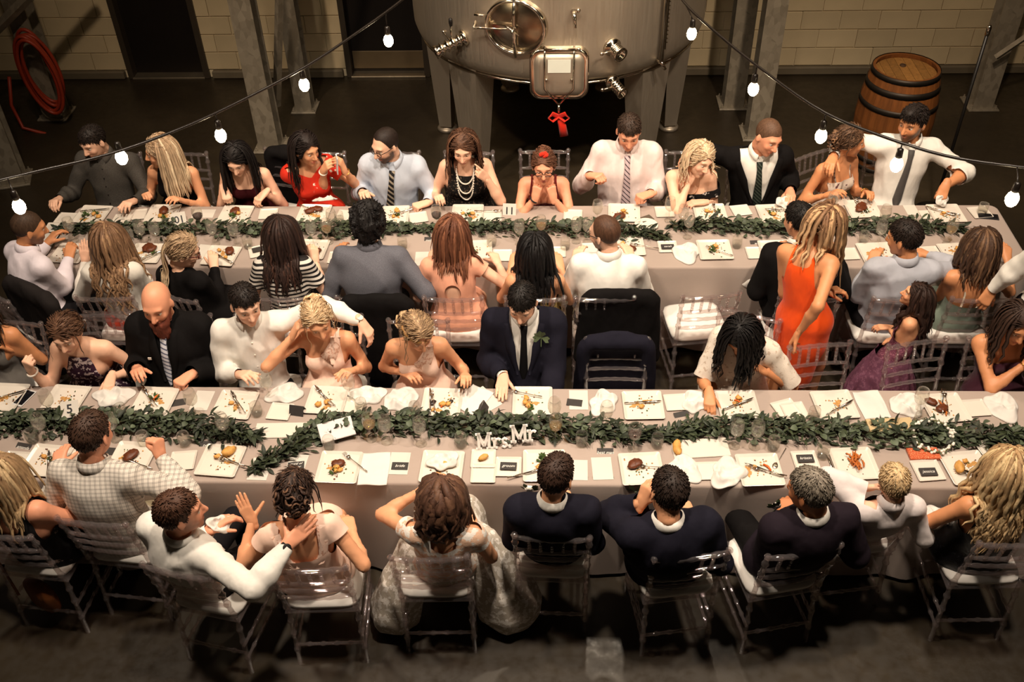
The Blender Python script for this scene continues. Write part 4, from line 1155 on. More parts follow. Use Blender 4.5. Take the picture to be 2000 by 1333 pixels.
def hair_short(g, col, style='short', streak=.25, hi=None):
    V, p = cap(style); C = capcol(V, col, streak, hi=hi); V2, F2, k = tufts(style, V)
    if len(V2): C2 = capcol(V2, col, streak, hi=hi)*k[:, None]; return put_hair(g, np.concatenate([V, V2]), [*p, F2+len(V)], np.clip(np.concatenate([C, C2]), 0, 1))
    return put_hair(g, V, p, C)
def locks(g, n, length, col, tipcol=None, seed=0, wave=.010, r0=.0085, spread=1.0, sector=(60, 300), lift=.012, part=0.0, jit=.12, hi=None, startz=.06, polr=(.15, 1.0), collide=True, flare=.0):
    """falling locks: grow from the crown over the skull, then hang with gravity over neck, shoulders and back"""
    r = np.random.default_rng(seed); hs = g.hs
    ang = np.radians(r.uniform(sector[0], sector[1], n)); pol = r.uniform(polr[0], polr[1], n)        # angle 0 = face side
    cen = np.array([0, -.018, .032]); rad = np.array([.0765, .096, .094])+lift
    ph = pol*1.15
    L = cen+rad*np.stack([np.sin(ang)*np.sin(ph)+part*.2, np.cos(ang)*np.sin(ph), np.cos(ph)], 1)
    p = g.Hd+(L*hs)@g.Rh.T; step = .030; ns = int(round((length+.20)/step)); path = [p]
    dirv = None; gv = np.array([0, 0, -1.0]); out = np.stack([np.sin(ang), np.cos(ang), np.zeros(n)], 1)@g.Rh.T
    tp = sel(g, ['torso', 'shl', 'trap', 'neck', 'ua_R', 'ua_L', 'bust'])
    ln = r.uniform(.78, 1.08, n); wph = r.uniform(0, 6.28, n); lat_off = r.normal(size=(n, 3))
    for i in range(ns):
        loc_ = ((p-g.Hd)@g.Rh)/hs-cen; q = loc_/rad; nrmv = loc_/(rad*rad); nrmv /= np.linalg.norm(nrmv, axis=1)[:, None]+1e-9; nw = nrmv@g.Rh.T
        near = np.clip(1.25-np.linalg.norm(q, axis=1), 0, .25)*4
        gd = gv+out*(.35+flare)*near[:, None]; td = gd-nw*np.minimum(0, (gd*nw).sum(1))[:, None]*near[:, None]
        td = td+lat_off*.05; td /= np.linalg.norm(td, axis=1)[:, None]+1e-9
        dirv = td if dirv is None else .5*dirv+.5*td
        dirv /= np.linalg.norm(dirv, axis=1)[:, None]
        p = p+dirv*step*(ln*1.0)[:, None]
        loc_ = ((p-g.Hd)@g.Rh)/hs-cen; q = np.linalg.norm(loc_/rad, axis=1); m = q < 1.0
        loc_[m] = loc_[m]/q[m][:, None]; p = np.where(m[:, None], g.Hd+((loc_+cen)*hs)@g.Rh.T, p)
        if collide and i > 4:
            for _ in range(2):
                d = sdf_pts(tp, p, .022); m = d < .004
                if m.any():
                    e = .004; pm = p[m]; G = np.stack([sdf_pts(tp, pm+np.eye(3)[k]*e, .022)-d[m] for k in range(3)], 1)/e
                    G /= np.linalg.norm(G, axis=1)[:, None]+1e-9; p[m] = pm+G*(.006-d[m])[:, None]
        t = i/ns
        w = wave*(t**1.2)*np.sin(wph+i*step*2*math.pi/.11)
        path.append(p+w[:, None]*np.cross(dirv, out)+w[:, None]*.6*out)
    path = np.array(path); m_ = len(path); K = 4
    t = np.linspace(0, 1, m_); rr = r0*np.interp(t, [0, .15, .6, .9, 1], [.75, 1, .95, .6, .12])
    V = []; C = []; base = hcol(col, n, jit, seed+5)
    if hi is not None:
        hm = r.uniform(size=n) < .3; base[hm] = np.array(lin(hi))*r.uniform(.85, 1.1, (hm.sum(), 1))
    tipc = np.array(lin(tipcol)) if tipcol is not None else None
    F = []
    for j in range(n):
        P = path[:, j]; T = np.gradient(P, axis=0); T /= np.linalg.norm(T, axis=1)[:, None]+1e-9
        x = np.cross(T, out[j]); x /= np.linalg.norm(x, axis=1)[:, None]+1e-9; y = np.cross(T, x); b0 = len(V)*0
        ringv = np.stack([P+rr[:, None]*(1.7*math.cos(2*math.pi*k/K)*x+.5*math.sin(2*math.pi*k/K)*y) for k in range(K)], 1)
        V.append(ringv.reshape(-1, 3)); cc = np.tile(base[j], (m_, 1))
        if tipc is not None: cc = cc*(1-(t**1.3)[:, None])+tipc*(t**1.3)[:, None]*r.uniform(.85, 1.1)
        C.append(np.repeat(cc, K, 0))
    i = np.arange(m_-1)[:, None]*K; k = np.arange(K)[None]; q = np.stack([i+k, i+(k+1) % K, i+K+(k+1) % K, i+K+k], -1).reshape(-1, 4)
    F = np.concatenate([q+j*m_*K for j in range(n)])
    return np.concatenate(V), F, np.concatenate(C)
def hair_long(g, col, length=.3, n=60, tip=None, wave=.010, seed=3, hi=None, style='fem', sector=(55, 305), **kw):
    V, p = capt(style); Vw = g.Hd+(V*g.hs)@g.Rh.T; C = capcol(V, col, .30, seed, hi)
    V2, F2, C2 = locks(g, int(n*1.9), length, col, tip, seed, wave, hi=hi, sector=sector, **kw)
    return put_hair(g, np.concatenate([Vw, V2]), [*p, F2+len(Vw)], np.concatenate([C, C2]), wr=1)
def blob_curls(center, R, n, seed, size=.02):
    n = int(n)
    """pile of curls: small rolled tubes round a centre"""
    r = np.random.default_rng(seed); mb = MB()
    for i in range(n):
        d = nrm(r.normal(size=3)); c = center+R*d; x = nrm(np.cross(d, r.normal(size=3))); y = np.cross(d, x); s_ = size*r.uniform(.7, 1.2); a0 = r.uniform(0, 6.28)
        pts = [c+s_*(math.cos(a0+a)*x+math.sin(a0+a)*y)*(1-.06*a)+d*.003*a for a in np.linspace(0, 6.5, 9)]
        mb.tube(pts, [.003]+[.0066]*7+[.002], 4)
    return mb
def hair_updo(g, col, center=(0, -.115, .02), R=(.055, .04, .055), n=34, seed=4, hi=None, style='back', size=.022, tend=6):
    V, p = capt(style); Vw = g.Hd+(V*g.hs)@g.Rh.T; C = capcol(V, col, .30, seed, hi)
    n = int(n*1.6); mb = blob_curls(np.array(center), np.array(R), n, seed, size); Vb = g.Hd+(np.array(mb.V)*g.hs)@g.Rh.T
    r = np.random.default_rng(seed); nb = len(mb.V)//n
    cb = np.repeat(hcol(col, n, .28, seed), nb, 0)
    if hi is not None:
        m = np.repeat(r.uniform(size=n) < .35, nb); cb[m] = lin(hi)
    Q4 = np.array([f for f in mb.F if len(f) == 4]); Q5 = np.zeros((0, 4), int)
    core = [ell('h', center, I3, np.array(R)*.86, .02)]; V3, Q3 = sdf_mesh(core, 0, .009, wrinkle(seed, .004, .03)); V3w = g.Hd+(V3*g.hs)@g.Rh.T
    allV = [Vw, Vb, V3w]; allC = [C, cb, capcol(V3, col, .3, seed)*.7]; polys = [*p, Q4+len(Vw), Q3+len(Vw)+len(Vb)]
    if tend:
        V4, F4, C4 = locks(g, tend, .08, col, None, seed, .012, r0=.0026, sector=(60, 300), collide=False); polys.append(F4+sum(map(len, allV))); allV.append(V4); allC.append(C4)
    return put_hair(g, np.concatenate(allV), polys, np.concatenate(allC), wr=1)
def glasses(g, mat, w=.05, h=.034):
    mb = MB(); T = lambda v: g.Hd+g.Rh@(np.array(v, float)*g.hs)-g.O
    for s in (-1, 1):
        c = np.array([s*.034, .104, .008]); pts = []
        for k in range(12):
            a = 2*math.pi*k/12; ca, sa = math.cos(a), math.sin(a); e = (abs(ca)**4+abs(sa)**4)**-.25; pts.append(T(c+np.array([w/2*ca*e, -.006*abs(ca), h/2*sa*e])))
        mb.tube(pts, .0028, 5, closed=True); mb.tube([T((s*.058, .098, .014)), T((s*.078, .05, .014)), T((s*.083, -.005, .012))], .0028, 5)
    mb.tube([T((-.010, .106, .012)), T((.010, .106, .012))], .0026, 5)
    return mb.build('glasses', mat, g.root, True)
def beard_mesh(g, col, ln=.05):
    P = [ell('b', (0, .066, -.085), I3, (.060, .046, .042), .02), ell('b', (0, .080, -.110-ln*.5), I3, (.052, .038, .040+ln*.5), .02), ell('b', (.045, .03, -.062), I3, (.020, .034, .040), .02), ell('b', (-.045, .03, -.062), I3, (.020, .034, .040), .02), ell('b', (0, .096, -.043), I3, (.030, .008, .006), .008)]
    S = [ell('s', (0, .108, -.062), I3, (.020, .014, .007), .006)]
    V, Q = sdf_mesh(P, 0, .006, wrinkle(5, .003, .03), sub=S); return put_hair(g, V, Q, capcol(V, col, .3), 'beard')
# ================================================================ the guests
def p_stripes(name, c1, c2, d=(0, 0, 1), period=.03, duty=.5, c3=None, soft=.03):
    if name in MATS: return MATS[name]
    t = NT(name); v = t.obj(); dp = t.n('ShaderNodeVectorMath', operation='DOT_PRODUCT'); t.lk(v, dp.inputs[0]); dp.inputs[1].default_value = d
    f = t.math('FRACT', t.math('MULTIPLY', dp.outputs['Value'], 1/period))
    st = [(0, lin(c1)), (max(0, duty-soft), lin(c1)), (duty, lin(c2)), (1-soft, lin(c2))]
    if c3: st = [(0, lin(c1)), (duty*.7, lin(c2)), (duty, lin(c3)), (min(.99, duty*1.5), lin(c2))]
    t.set(base=t.ramp(f, st, 'CONSTANT' if c3 else 'LINEAR'), rough=.7, spec=.25)
    t.bump(t.noise(t.obj(scale=(1, 1, .35)), 26, 2), .2, .01); MATS[name] = t.m; return t.m
def p_plaid(name, base, dark, period=.026):
    t = NT(name); v = t.obj(); x, y, z = t.sep(v); c = np.array(lin(base))
    sx = t.ramp(t.math('FRACT', t.math('MULTIPLY', t.math('ADD', x, t.math('MULTIPLY', y, .1)), 1/period)), [(0, (1,)*3), (.5, (.45,)*3), (.58, (.9,)*3), (.75, (.45,)*3), (.82, (1,)*3)], 'CONSTANT')
    sz = t.ramp(t.math('FRACT', t.math('MULTIPLY', t.math('ADD', z, t.math('MULTIPLY', y, .7)), 1/period)), [(0, (1,)*3), (.5, (.45,)*3), (.58, (.9,)*3), (.75, (.45,)*3), (.82, (1,)*3)], 'CONSTANT')
    k = t.mix(1.0, sx, sz, 'MULTIPLY'); t.set(base=t.mix(1.0, tuple(c), k, 'MULTIPLY'), rough=.8, spec=.2)
    t.bump(t.noise(t.obj(scale=(1, 1, .35)), 26, 2), .25, .012); return t.m
def p_blotch(name, base, blots, scale=18., thr=.5, rough=.75, kind='noise', edge=.02):
    """print with irregular flowers / lace figures; blots = list of colours"""
    t = NT(name); v = t.obj(); c = t.mix(0.0, lin(base), lin(base))
    for i, b in enumerate(blots):
        if kind == 'flower':
            vo = t.n('ShaderNodeTexVoronoi', i={'Vector': t.obj(rot=(.3*i, .2, .5*i)), 'Scale': scale*(1+.3*i)}); wob = t.math('MULTIPLY', t.noise(v, scale*5, 2), .35)
            f = t.math('ADD', vo.outputs['Distance'], wob); m = t.ramp(f, [(thr-edge, (1,)*3), (thr+edge, (0,)*3)])
        else:
            f = t.noise(t.obj(rot=(.3*i, .2, .5*i)), scale*(1+.4*i), 3, .6); m = t.ramp(f, [(thr-edge, (0,)*3), (thr+edge, (1,)*3)])
        c = t.mix(m, c, lin(b))
    t.set(base=c, rough=rough, spec=.25); t.bump(t.noise(v, scale*4, 3), .25, .006); return t.m
W_SHIRT = cloth('white_shirt', (232, 228, 220)); W_PINK = cloth('pale_pink_shirt', (224, 208, 204)); W_BLUE = cloth('pale_blue_shirt', (190, 198, 212)); W_LAV = cloth('white_lilac_shirt', (228, 218, 226))
BLACK = cloth('black_cloth', (20, 18, 18)); NAVY = cloth('navy_wool', (27, 26, 36)); CHARCOAL = cloth('charcoal_trousers', (28, 26, 28)); KHAKI = cloth('khaki_trousers', (150, 138, 112))
PEACH = cloth('peach_chiffon', (246, 210, 190)); PEACH_L = p_blotch('peach_lace', (248, 216, 198), [(222, 172, 148)], 55, .55)
GOLD = M('gold', (212, 160, 80), .25, 1.0); PEARL = M('pearl', (236, 226, 212), .25, 0, spec=.7); CHROME = M('watch_steel', (190, 186, 178), .25, 1.0)
FRAME = M('glasses_frame', (24, 16, 14), .3); WHITE_S = M('white_face', (220, 214, 200), .4); STRAP = M('black_strap', (18, 16, 16), .6)
Y1, Y2, Y3 = 6.58, 5.32, 4.56
def seat(g, who, px=None, py=None, yaw=None, back=.02):
    """the guest's own chair"""
    y = g.yaw if yaw is None else yaw; a = math.radians(y); f = np.array([math.sin(a), math.cos(a), 0])
    chair(g.P-f*back, y, 'clear acrylic chair under %s' % who)
def bouton(g, u, h, flower=True, fl=(238, 232, 220), parent=None):
    pr, off = g.jk if hasattr(g, 'jk') else (g.toppr, g.topoff)
    w = front_w(g, [u], [h], pr, off)[0]; c = g.N+g.lat*u+g.up*h+g.fwd*(w+.012)-g.O; r = np.random.default_rng(int(abs(u)*1000)+3)
    mb = MB()
    for k in range(9):
        d = nrm(g.lat*r.normal()+g.up*(r.normal()+.3)+g.fwd*.5); x = nrm(np.cross(d, g.fwd)); q = c+d*.03
        mb.add([c, q-x*.013+d*.01, c+d*.055, q+x*.013+d*.01], [(0, 1, 2, 3)])
    mb.tube([c, c-g.up*.06+g.fwd*.004], .003, 5)
    o = mb.build('boutonniere', M('eucalyptus_sprig', (88, 102, 72), .6, var=.15), g.root)
    if flower:
        f2 = MB()
        for k in range(7): f2.ball(c+.012*(g.lat*math.cos(k)+g.up*math.sin(k))*(k > 0)+g.fwd*.012, (.014, .014, .014), 7, 5)
        f2.build('rose', M('white_rose', fl, .7, var=.05), o, True)
    return o

# ---- far row, facing the camera -----------------------------------------------------------
g = person('person in dark grey button shirt facing the camera at the left table end', (182, 277, 1.2), 180, (None, Y1), hy=205, pitch=20, fem=False, skin='fair', arms=(dict(t=(103, 407, .80), pose='hold'), dict(t=(262, 412, .79))))
m = p_blotch('dark_grey_shirt', (62, 58, 54), [(78, 74, 68)], 260, .5); top(g, m); collar(g, m, 20); buttons(g, FRAME); trousers(g, CHARCOAL); hair_short(g, (36, 26, 20), 'short'); finish(g); seat(g, 'the guest in dark grey')
g = person('person in black sleeveless top and short pearl necklace, turned left', (312, 297, 1.17), 180, (None, Y1), hy=250, pitch=10, fem=True, skin='warm', arms=(dict(t=(282, 402, .80), pose='fist'), dict(t=(352, 412, .79))), brow=(120, 84, 50), lips=(190, 80, 70))
dress(g, cloth('black_jersey', (18, 16, 17)), lambda u, w, h: nk_tank(u, w, h, -.06, -.06, .07, .125)); necklace(g, PEARL, .07, .062); hair_long(g, (180, 142, 100), .30, 70, tip=(224, 194, 148), wave=.004, seed=21, hi=(234, 206, 162), sector=(95, 265)); finish(g); seat(g, 'the guest in pearls and plain black')
g = person('person in maroon tank top cutting food, head bowed', (463, 312, 1.13), 180, (None, Y1), pitch=28, fem=True, skin='fair', arms=(dict(t=(444, 390, .85), pose='grip', hd=(.3, -.6, -.5)), dict(t=(503, 392, .83), pose='hold', hd=(-.5, -.6, -.3))), brow=(36, 24, 18), lips=(190, 90, 80))
dress(g, cloth('maroon_jersey', (58, 18, 22)), lambda u, w, h: nk_tank(u, w, h, -.12, -.09, .075, .12)); hair_long(g, (24, 17, 15), .26, 60, wave=.004, seed=22, sector=(125, 235)); finish(g); JM = np.array([-2.17, Y1+.05, 0]); chair(JM, 196, 'clear acrylic chair under the guest in the maroon top')
g = person('person in red floral top photographing with a white phone', (598, 292, 1.18), 180, (None, Y1), hy=128, pitch=14, fem=True, skin='warm', smile=True, tw=-25, arms=(dict(t=(640, 322, 1.10), pose='hold', hd=(.55, -.3, .75), n=(-.6, -.6, .2)), dict(t=(664, 316, 1.12), pose='hold', hd=(-.25, -.1, .95), n=(.9, -.2, 0))), brow=(34, 22, 16), lips=(200, 80, 76))
RED = p_blotch('red_floral', (206, 46, 26), [(206, 46, 26), (238, 226, 206)], 9, .66, kind='noise'); dress(g, RED, lambda u, w, h: np.where(w > 0, -.07-.5*0-h+.6*np.abs(u), 1.0), sleeve='short', off=.018)
bracelet(g, 'R', PEARL, .030, .005); bracelet(g, 'L', GOLD, .030, .003); hair_long(g, (34, 22, 18), .26, 60, wave=.008, seed=23, sector=(100, 260)); finish(g); seat(g, 'the guest in the red floral top')
RW = g
g = person('person in glasses, pale blue shirt and black striped tie', (753, 284, 1.2), 180, (None, Y1), hy=222, pitch=18, s=1.03, b=1.15, skin='fair', arms=(dict(t=(703, 398, .80), pose='relax'), dict(t=(812, 404, .80), pose='fist', hd=(-.8, -.5, 0))), beard=((40, 26, 18), .9), brow=(40, 26, 18))
top(g, W_BLUE); collar(g, W_BLUE); tie(g, p_stripes('tie_black_silver', (26, 24, 24), (150, 140, 124), (.7, 0, .7), .035, .6), .42, .036, .03); trousers(g, CHARCOAL); hair_short(g, (38, 26, 20), 'rec'); glasses(g, FRAME); finish(g); seat(g, 'the guest in pale blue')
g = person('person in black lace dress and long pearl strands, pointing', (905, 290, 1.2), 180, (None, Y1), hy=182, pitch=18, s=1.02, b=1.32, fem=True, skin='fair', arms=(dict(t=(848, 405, .80), pose='hold'), dict(t=(936, 338, 1.06), pose='point', hd=(-.55, -.35, .75), n=(.2, -.9, .3))), brow=(80, 50, 30), lips=(190, 90, 84))
LACE = p_blotch('black_lace', (16, 14, 14), [(104, 88, 74)], 60, .60); dress(g, LACE, lambda u, w, h: nk_tank(u, w, h, -.07, -.06, .075, .145), off=.014)
for d in (.12, .2, .27): necklace(g, PEARL, d, .066, .0062, 44, g.toppr+sel(g, ['neck']), g.topoff)
hair_long(g, (88, 54, 32), .20, 64, wave=.020, seed=24, hi=(120, 76, 44), sector=(85, 275), flare=.25); finish(g); seat(g, 'the guest in black lace')
g = person('person in glasses resting chin on both fists, red flower in the hair', (1062, 327, 1.08), 180, (None, Y1-.02), pitch=6, fem=True, skin='ruddy', b=1.1, arms=(dict(t=(1050, 366, .955), pose='fist', hd=(.2, .25, .95), n=(-.2, -1, 0), pole=(-.5, -.5, -1)), dict(t=(1076, 366, .955), pose='fist', hd=(-.2, .25, .95), n=(.2, -1, 0), pole=(.5, -.5, -1))), brow=(90, 56, 36), lips=(196, 96, 86))
dress(g, cloth('dark_red_top', (96, 22, 20)), lambda u, w, h: nk_tank(u, w, h, -.14, -.06, .08, .13)); glasses(g, FRAME, .054, .036); bracelet(g, 'R', STRAP, .030, .006); hair_updo(g, (112, 66, 38), (0, -.09, .07), (.045, .04, .04), 18, 31, tend=0)
c = g.Hd+g.Rh@np.array([0, .03, .135])-g.O; fl = MB(); [fl.ball(c+.02*np.array([math.cos(k), .3*math.sin(2*k), .5*math.sin(k)]), .017, 7, 5) for k in range(7)]; fl.build('hair_flower', cloth('red_flower', (214, 48, 26)), g.root, True)
finish(g); seat(g, 'the guest with fists under chin', back=.06)
g = person('person in pale pink shirt and diagonal striped tie, looking down', (1228, 258, 1.25), 180, (None, Y1+.04), pitch=24, s=1.07, b=1.32, skin='ruddy', arms=(dict(t=(1170, 345, .99), pose='grip', hd=(.6, -.6, .3)), dict(t=(1250, 386, .86), pose='fist', hd=(-.8, -.5, 0))), brow=(70, 46, 30))
top(g, W_PINK); collar(g, W_PINK); tie(g, p_stripes('tie_mauve', (186, 168, 172), (60, 48, 54), (.7, 0, .7), .026, .75), .44, .037); trousers(g, CHARCOAL); hair_short(g, (58, 40, 28), 'short'); finish(g); seat(g, 'the guest in pale pink')
g = person('person in black floral off-shoulder dress leaning a cheek on one hand', (1366, 312, 1.12), 180, (None, Y1), hy=150, pitch=18, roll=-14, fem=True, skin='fair', b=1.08, smile=True, arms=(dict(t=(1356, 336, 1.02), pose='relax', hd=(.35, .1, .9), n=(-.7, -.7, 0), pole=(-.6, -.6, -1)), dict(t=(1352, 397, .80), pose='relax', hd=(-1, -.15, 0))), brow=(130, 92, 56), lips=(204, 100, 92))
FLO = p_blotch('black_floral', (18, 16, 18), [(18, 16, 18), (214, 206, 200)], 10, .63); dress(g, FLO, lambda u, w, h: -.13-h+.06*np.sin(np.abs(u)*20)*0, sleeve='short', off=.014)
necklace(g, GOLD, .14, .06, .0022, 60); hair_long(g, (206, 170, 122), .16, 64, wave=.018, seed=26, hi=(242, 216, 176), tip=(238, 208, 164), sector=(112, 248), flare=.2); finish(g); seat(g, 'the guest in black floral')
g = person('person in open black jacket, white shirt and dark green tie', (1500, 268, 1.24), 180, (None, Y1+.03), hy=152, pitch=20, roll=-10, s=1.04, b=1.08, skin='ruddy', arms=(dict(t=(1322, 308, 1.04), pose='relax', pole=(-.2, .9, -.2)), dict(t=(1548, 396, .74))), brow=(80, 54, 34))
jacket(g, BLACK, .135, -.42, shirt_mat=W_SHIRT); tie(g, p_stripes('tie_green', (26, 34, 30), (70, 80, 70), (.7, 0, .7), .02, .7), .40, .036); collar(g, W_SHIRT); trousers(g, BLACK); hair_short(g, (96, 64, 40), 'buzz'); finish(g); seat(g, 'the guest in the open black jacket')
g = person('person in strappy floral dress leaning towards the neighbour with the grey tie', (1660, 277, 1.17), 150, (2.17, Y1), hy=92, pitch=8, fem=True, skin='tan', smile=True, arms=(dict(t=(1620, 402, .79)), dict(t=(1700, 396, .76))), brow=(70, 46, 28), lips=(196, 92, 82))
FW = p_blotch('white_floral', (206, 190, 176), [(206, 190, 176), (92, 56, 58)], 16, .62); dress(g, FW, lambda u, w, h: np.minimum(-.13-.02*(w < 0)-.08*(w < 0)-h, np.where(h > -.24, .125-np.abs(u), 1.0)))
for d in (-1, 1): strip(g, 'strap', FW, [d*.07, d*.075, d*.078], [-.15, -.09, -.04], .005, .002, .003, sel(g, ['torso', 'bust', 'shl', 'trap']), 0.0)
bracelet(g, 'L', GOLD, .03, .003); hair_updo(g, (86, 58, 36), (0, -.11, .0), (.05, .045, .06), 26, 33, hi=(140, 98, 60), tend=8); finish(g); seat(g, 'the guest in the strappy floral dress')
g = person('person in white shirt with rolled sleeve and grey tie by the barrel', (1782, 240, 1.29), 180, (None, Y1+.03), hy=226, pitch=10, s=1.06, b=1.06, skin='tan', smile=True, arms=(dict(t=(1606, 312, 1.06), pose='relax', pole=(-.2, .9, .1)), dict(t=(1838, 386, .84), pose='fist', hd=(-.3, -.5, -.8), pole=(1, .3, -.2))), beard=((44, 28, 18), .75), brow=(36, 24, 16))
top(g, W_SHIRT, both=dict(R='long', L='rolled')); collar(g, W_SHIRT); tie(g, cloth('grey_tie', (78, 74, 72), .6), .46, .032, .02); trousers(g, BLACK); hair_short(g, (32, 22, 17), 'quiff'); finish(g); seat(g, 'the guest with the grey tie'); RT = g

# ---- near side of the far table, backs to the camera --------------------------------------
g = person('person in white shirt at the left table end, back to the camera, turned right', (57, 447, 1.2), 38, (-3.52, Y2), hy=58, pitch=18, skin='tan', arms=(dict(t=(146, 500, .80), pose='relax'), dict(t=(108, 470, .81))), beard=((60, 40, 26), .7))
top(g, W_LAV); collar(g, W_LAV); trousers(g, CHARCOAL); hair_short(g, (70, 48, 30), 'buzz'); finish(g); seat(g, 'the guest in white at the left table end')
g = person('person in cream long-sleeved top and orange skirt, seen from behind', (213, 472, 1.15), 0, (None, Y2), hy=12, pitch=24, fem=True, skin='fair', arms=(dict(t=(270, 512, .80)), dict(t=(164, 490, .93), pose='flat', hd=(.05, .3, .95), n=(0, -1, .2))))
ORS = cloth('orange_skirt', (198, 62, 34)); wear(g, 'skirt', ORS, [sel(g, ['torso'])[0]]+skirt_prims(g, .35), .012, lambda X: .66-X[:, 2], .002)
top(g, cloth('cream_knit', (226, 220, 210)), 'long'); hair_long(g, (120, 82, 50), .42, 84, tip=(176, 132, 86), wave=.018, seed=41, hi=(168, 124, 78), sector=(60, 300)); finish(g); seat(g, 'the guest in cream')
g = person('person in glasses and black long sleeves, in profile to the right', (358, 492, 1.13), 22, (-2.37, Y2), hy=72, pitch=24, fem=True, skin='fair', b=1.1, arms=(dict(t=(425, 515, .80)), dict(t=(345, 515, .80))), brow=(120, 90, 60))
dress(g, BLACK, None, sleeve='long', off=.014); glasses(g, M('maroon_frame', (70, 18, 22), .3)); V, p_ = cap('back'); hair_long(g, (160, 126, 88), .20, 20, tip=(216, 184, 138), wave=.010, seed=42, style='back', sector=(172, 188), polr=(1.15, 1.3), r0=.010, hi=(206, 172, 124)); finish(g); seat(g, 'the guest in black with glasses')
g = person('person in black and white striped tee, seen from behind', (550, 458, 1.18), 0, (None, Y2), hy=14, pitch=18, fem=True, skin='fair', b=1.05, arms=(dict(t=(612, 486, .98), pose='hold', hd=(-.1, .5, .8)), dict(t=(520, 515, .80))))
top(g, p_stripes('striped_tee', (222, 214, 204), (30, 26, 26), (0, .1, 1), .034, .55), 'short'); trousers(g, CHARCOAL); hair_long(g, (48, 30, 24), .34, 74, wave=.008, seed=43, hi=(70, 42, 30), sector=(65, 295)); finish(g); seat(g, 'the guest in the striped tee')
g = person('person in slate grey shirt, seen from behind', (720, 437, 1.22), 0, (None, Y2), pitch=20, s=1.04, b=1.2, skin='tan', arms=(dict(t=(806, 548, .70), pole=(.5, -.4, -.4)), dict(t=(655, 508, .80))))
top(g, p_blotch('slate_shirt', (92, 92, 100), [(104, 104, 112)], 240, .5)); collar(g, MATS.get('slate_shirt') or cloth('slate_collar', (92, 92, 100))); trousers(g, CHARCOAL); hair_short(g, (20, 15, 14), 'curly', .4); finish(g); seat(g, 'the guest in slate grey')
g = person('person in peach cut-out dress looking right, seen from behind', (888, 457, 1.17), 0, (None, Y2), hy=52, pitch=12, fem=True, skin='fair', b=1.08, arms=(dict(t=(985, 512, .80), pole=(.8, -.8, -.5)), dict(t=(840, 512, .80))))
PD = cloth('peach_dress', (236, 168, 138)); dress(g, PD, lambda u, w, h: np.minimum(np.where((np.abs(u) < .085) & (h > -.07), -1., np.where(np.abs(u) < .085, np.maximum(-.07-h, 0)+.001, .05)), np.where(w < 0, np.hypot(u, (h+.20)*.8)-.055, 1.)), sleeve='cap', off=.013)
glasses(g, FRAME, .05, .03); hair_long(g, (108, 58, 30), .20, 70, wave=.003, seed=44, hi=(140, 80, 42), sector=(62, 298)); finish(g); seat(g, 'the guest in the cut-out dress')
g = person('person in yellow and black floral dress with bare shoulders, seen from behind', (1045, 492, 1.15), 0, (None, Y2), pitch=22, fem=True, skin='warm', b=1.1, arms=(dict(t=(1096, 515, .80)), dict(t=(1000, 512, .80))))
YF = p_blotch('yellow_floral', (204, 176, 112), [(232, 224, 204), (36, 30, 24)], 17, .42, kind='flower'); dress(g, YF, lambda u, w, h: nk_tank(u, w, h, -.08, -.045, .05, .095), off=.013); hair_long(g, (18, 14, 14), .28, 74, wave=.008, seed=45, sector=(65, 295)); finish(g); seat(g, 'the guest in yellow floral')
g = person('person in crisp white shirt, seen from behind with head turned left', (1181, 457, 1.21), 0, (None, Y2), hy=-52, pitch=12, s=1.02, b=1.12, skin='fair', arms=(dict(t=(1232, 505, .80)), dict(t=(1120, 512, .80))), beard=((70, 42, 24), .85), brow=(70, 44, 28))
top(g, W_SHIRT); collar(g, W_SHIRT); trousers(g, CHARCOAL); hair_short(g, (84, 52, 30), 'rec'); glasses(g, FRAME); finish(g); seat(g, 'the guest in crisp white')
g = person('person in black jacket half hidden by the one in the orange dress', (1560, 432, 1.2), 0, (1.66, Y2), hy=-30, pitch=15, s=1.02, b=1.1, skin='warm', arms=(dict(t=(1640, 508, .80)), dict(t=(1512, 505, .80))))
jacket(g, BLACK, 0.0); collar(g, W_SHIRT); trousers(g, BLACK); hair_short(g, (26, 20, 17)); finish(g); seat(g, 'the guest behind the orange dress')
g = person('person in pale blue-grey shirt, seen from behind with head turned left', (1766, 467, 1.21), 0, (None, Y2), hy=-48, pitch=14, s=1.02, b=1.1, skin='tan', arms=(dict(t=(1812, 492, .84), pole=(1, -.6, 0)), dict(t=(1700, 512, .80))))
top(g, cloth('blue_grey_shirt', (176, 178, 188))); collar(g, cloth('blue_grey_shirt', (176, 178, 188))); trousers(g, CHARCOAL); hair_short(g, (38, 26, 20)); finish(g); seat(g, 'the guest in the pale blue-grey shirt')
g = person('person in strappy sage green dress, seen from behind', (1915, 482, 1.15), 0, (None, Y2), pitch=16, fem=True, skin='tan', arms=(dict(t=(1972, 498, .85)), dict(t=(1868, 515, .80))))
SG = cloth('sage_satin', (128, 142, 128), .5); dress(g, SG, lambda u, w, h: np.minimum(np.where(w > 0, -.13, -.22)-h, np.where(h > -.26, .15-np.abs(u), 1.)))
for d in (-1, 1): strip(g, 'strap', cloth('cream_strap', (222, 208, 186)), [d*.075, d*.062, d*.05], [.0, -.11, -.24], .005, .003, .003, sel(g, ['torso', 'shl', 'trap']), 0.0, back=True)
hair_long(g, (74, 48, 30), .15, 74, wave=.008, seed=46, hi=(118, 82, 50), sector=(60, 300), flare=.2); finish(g); seat(g, 'the guest in the sage green dress')

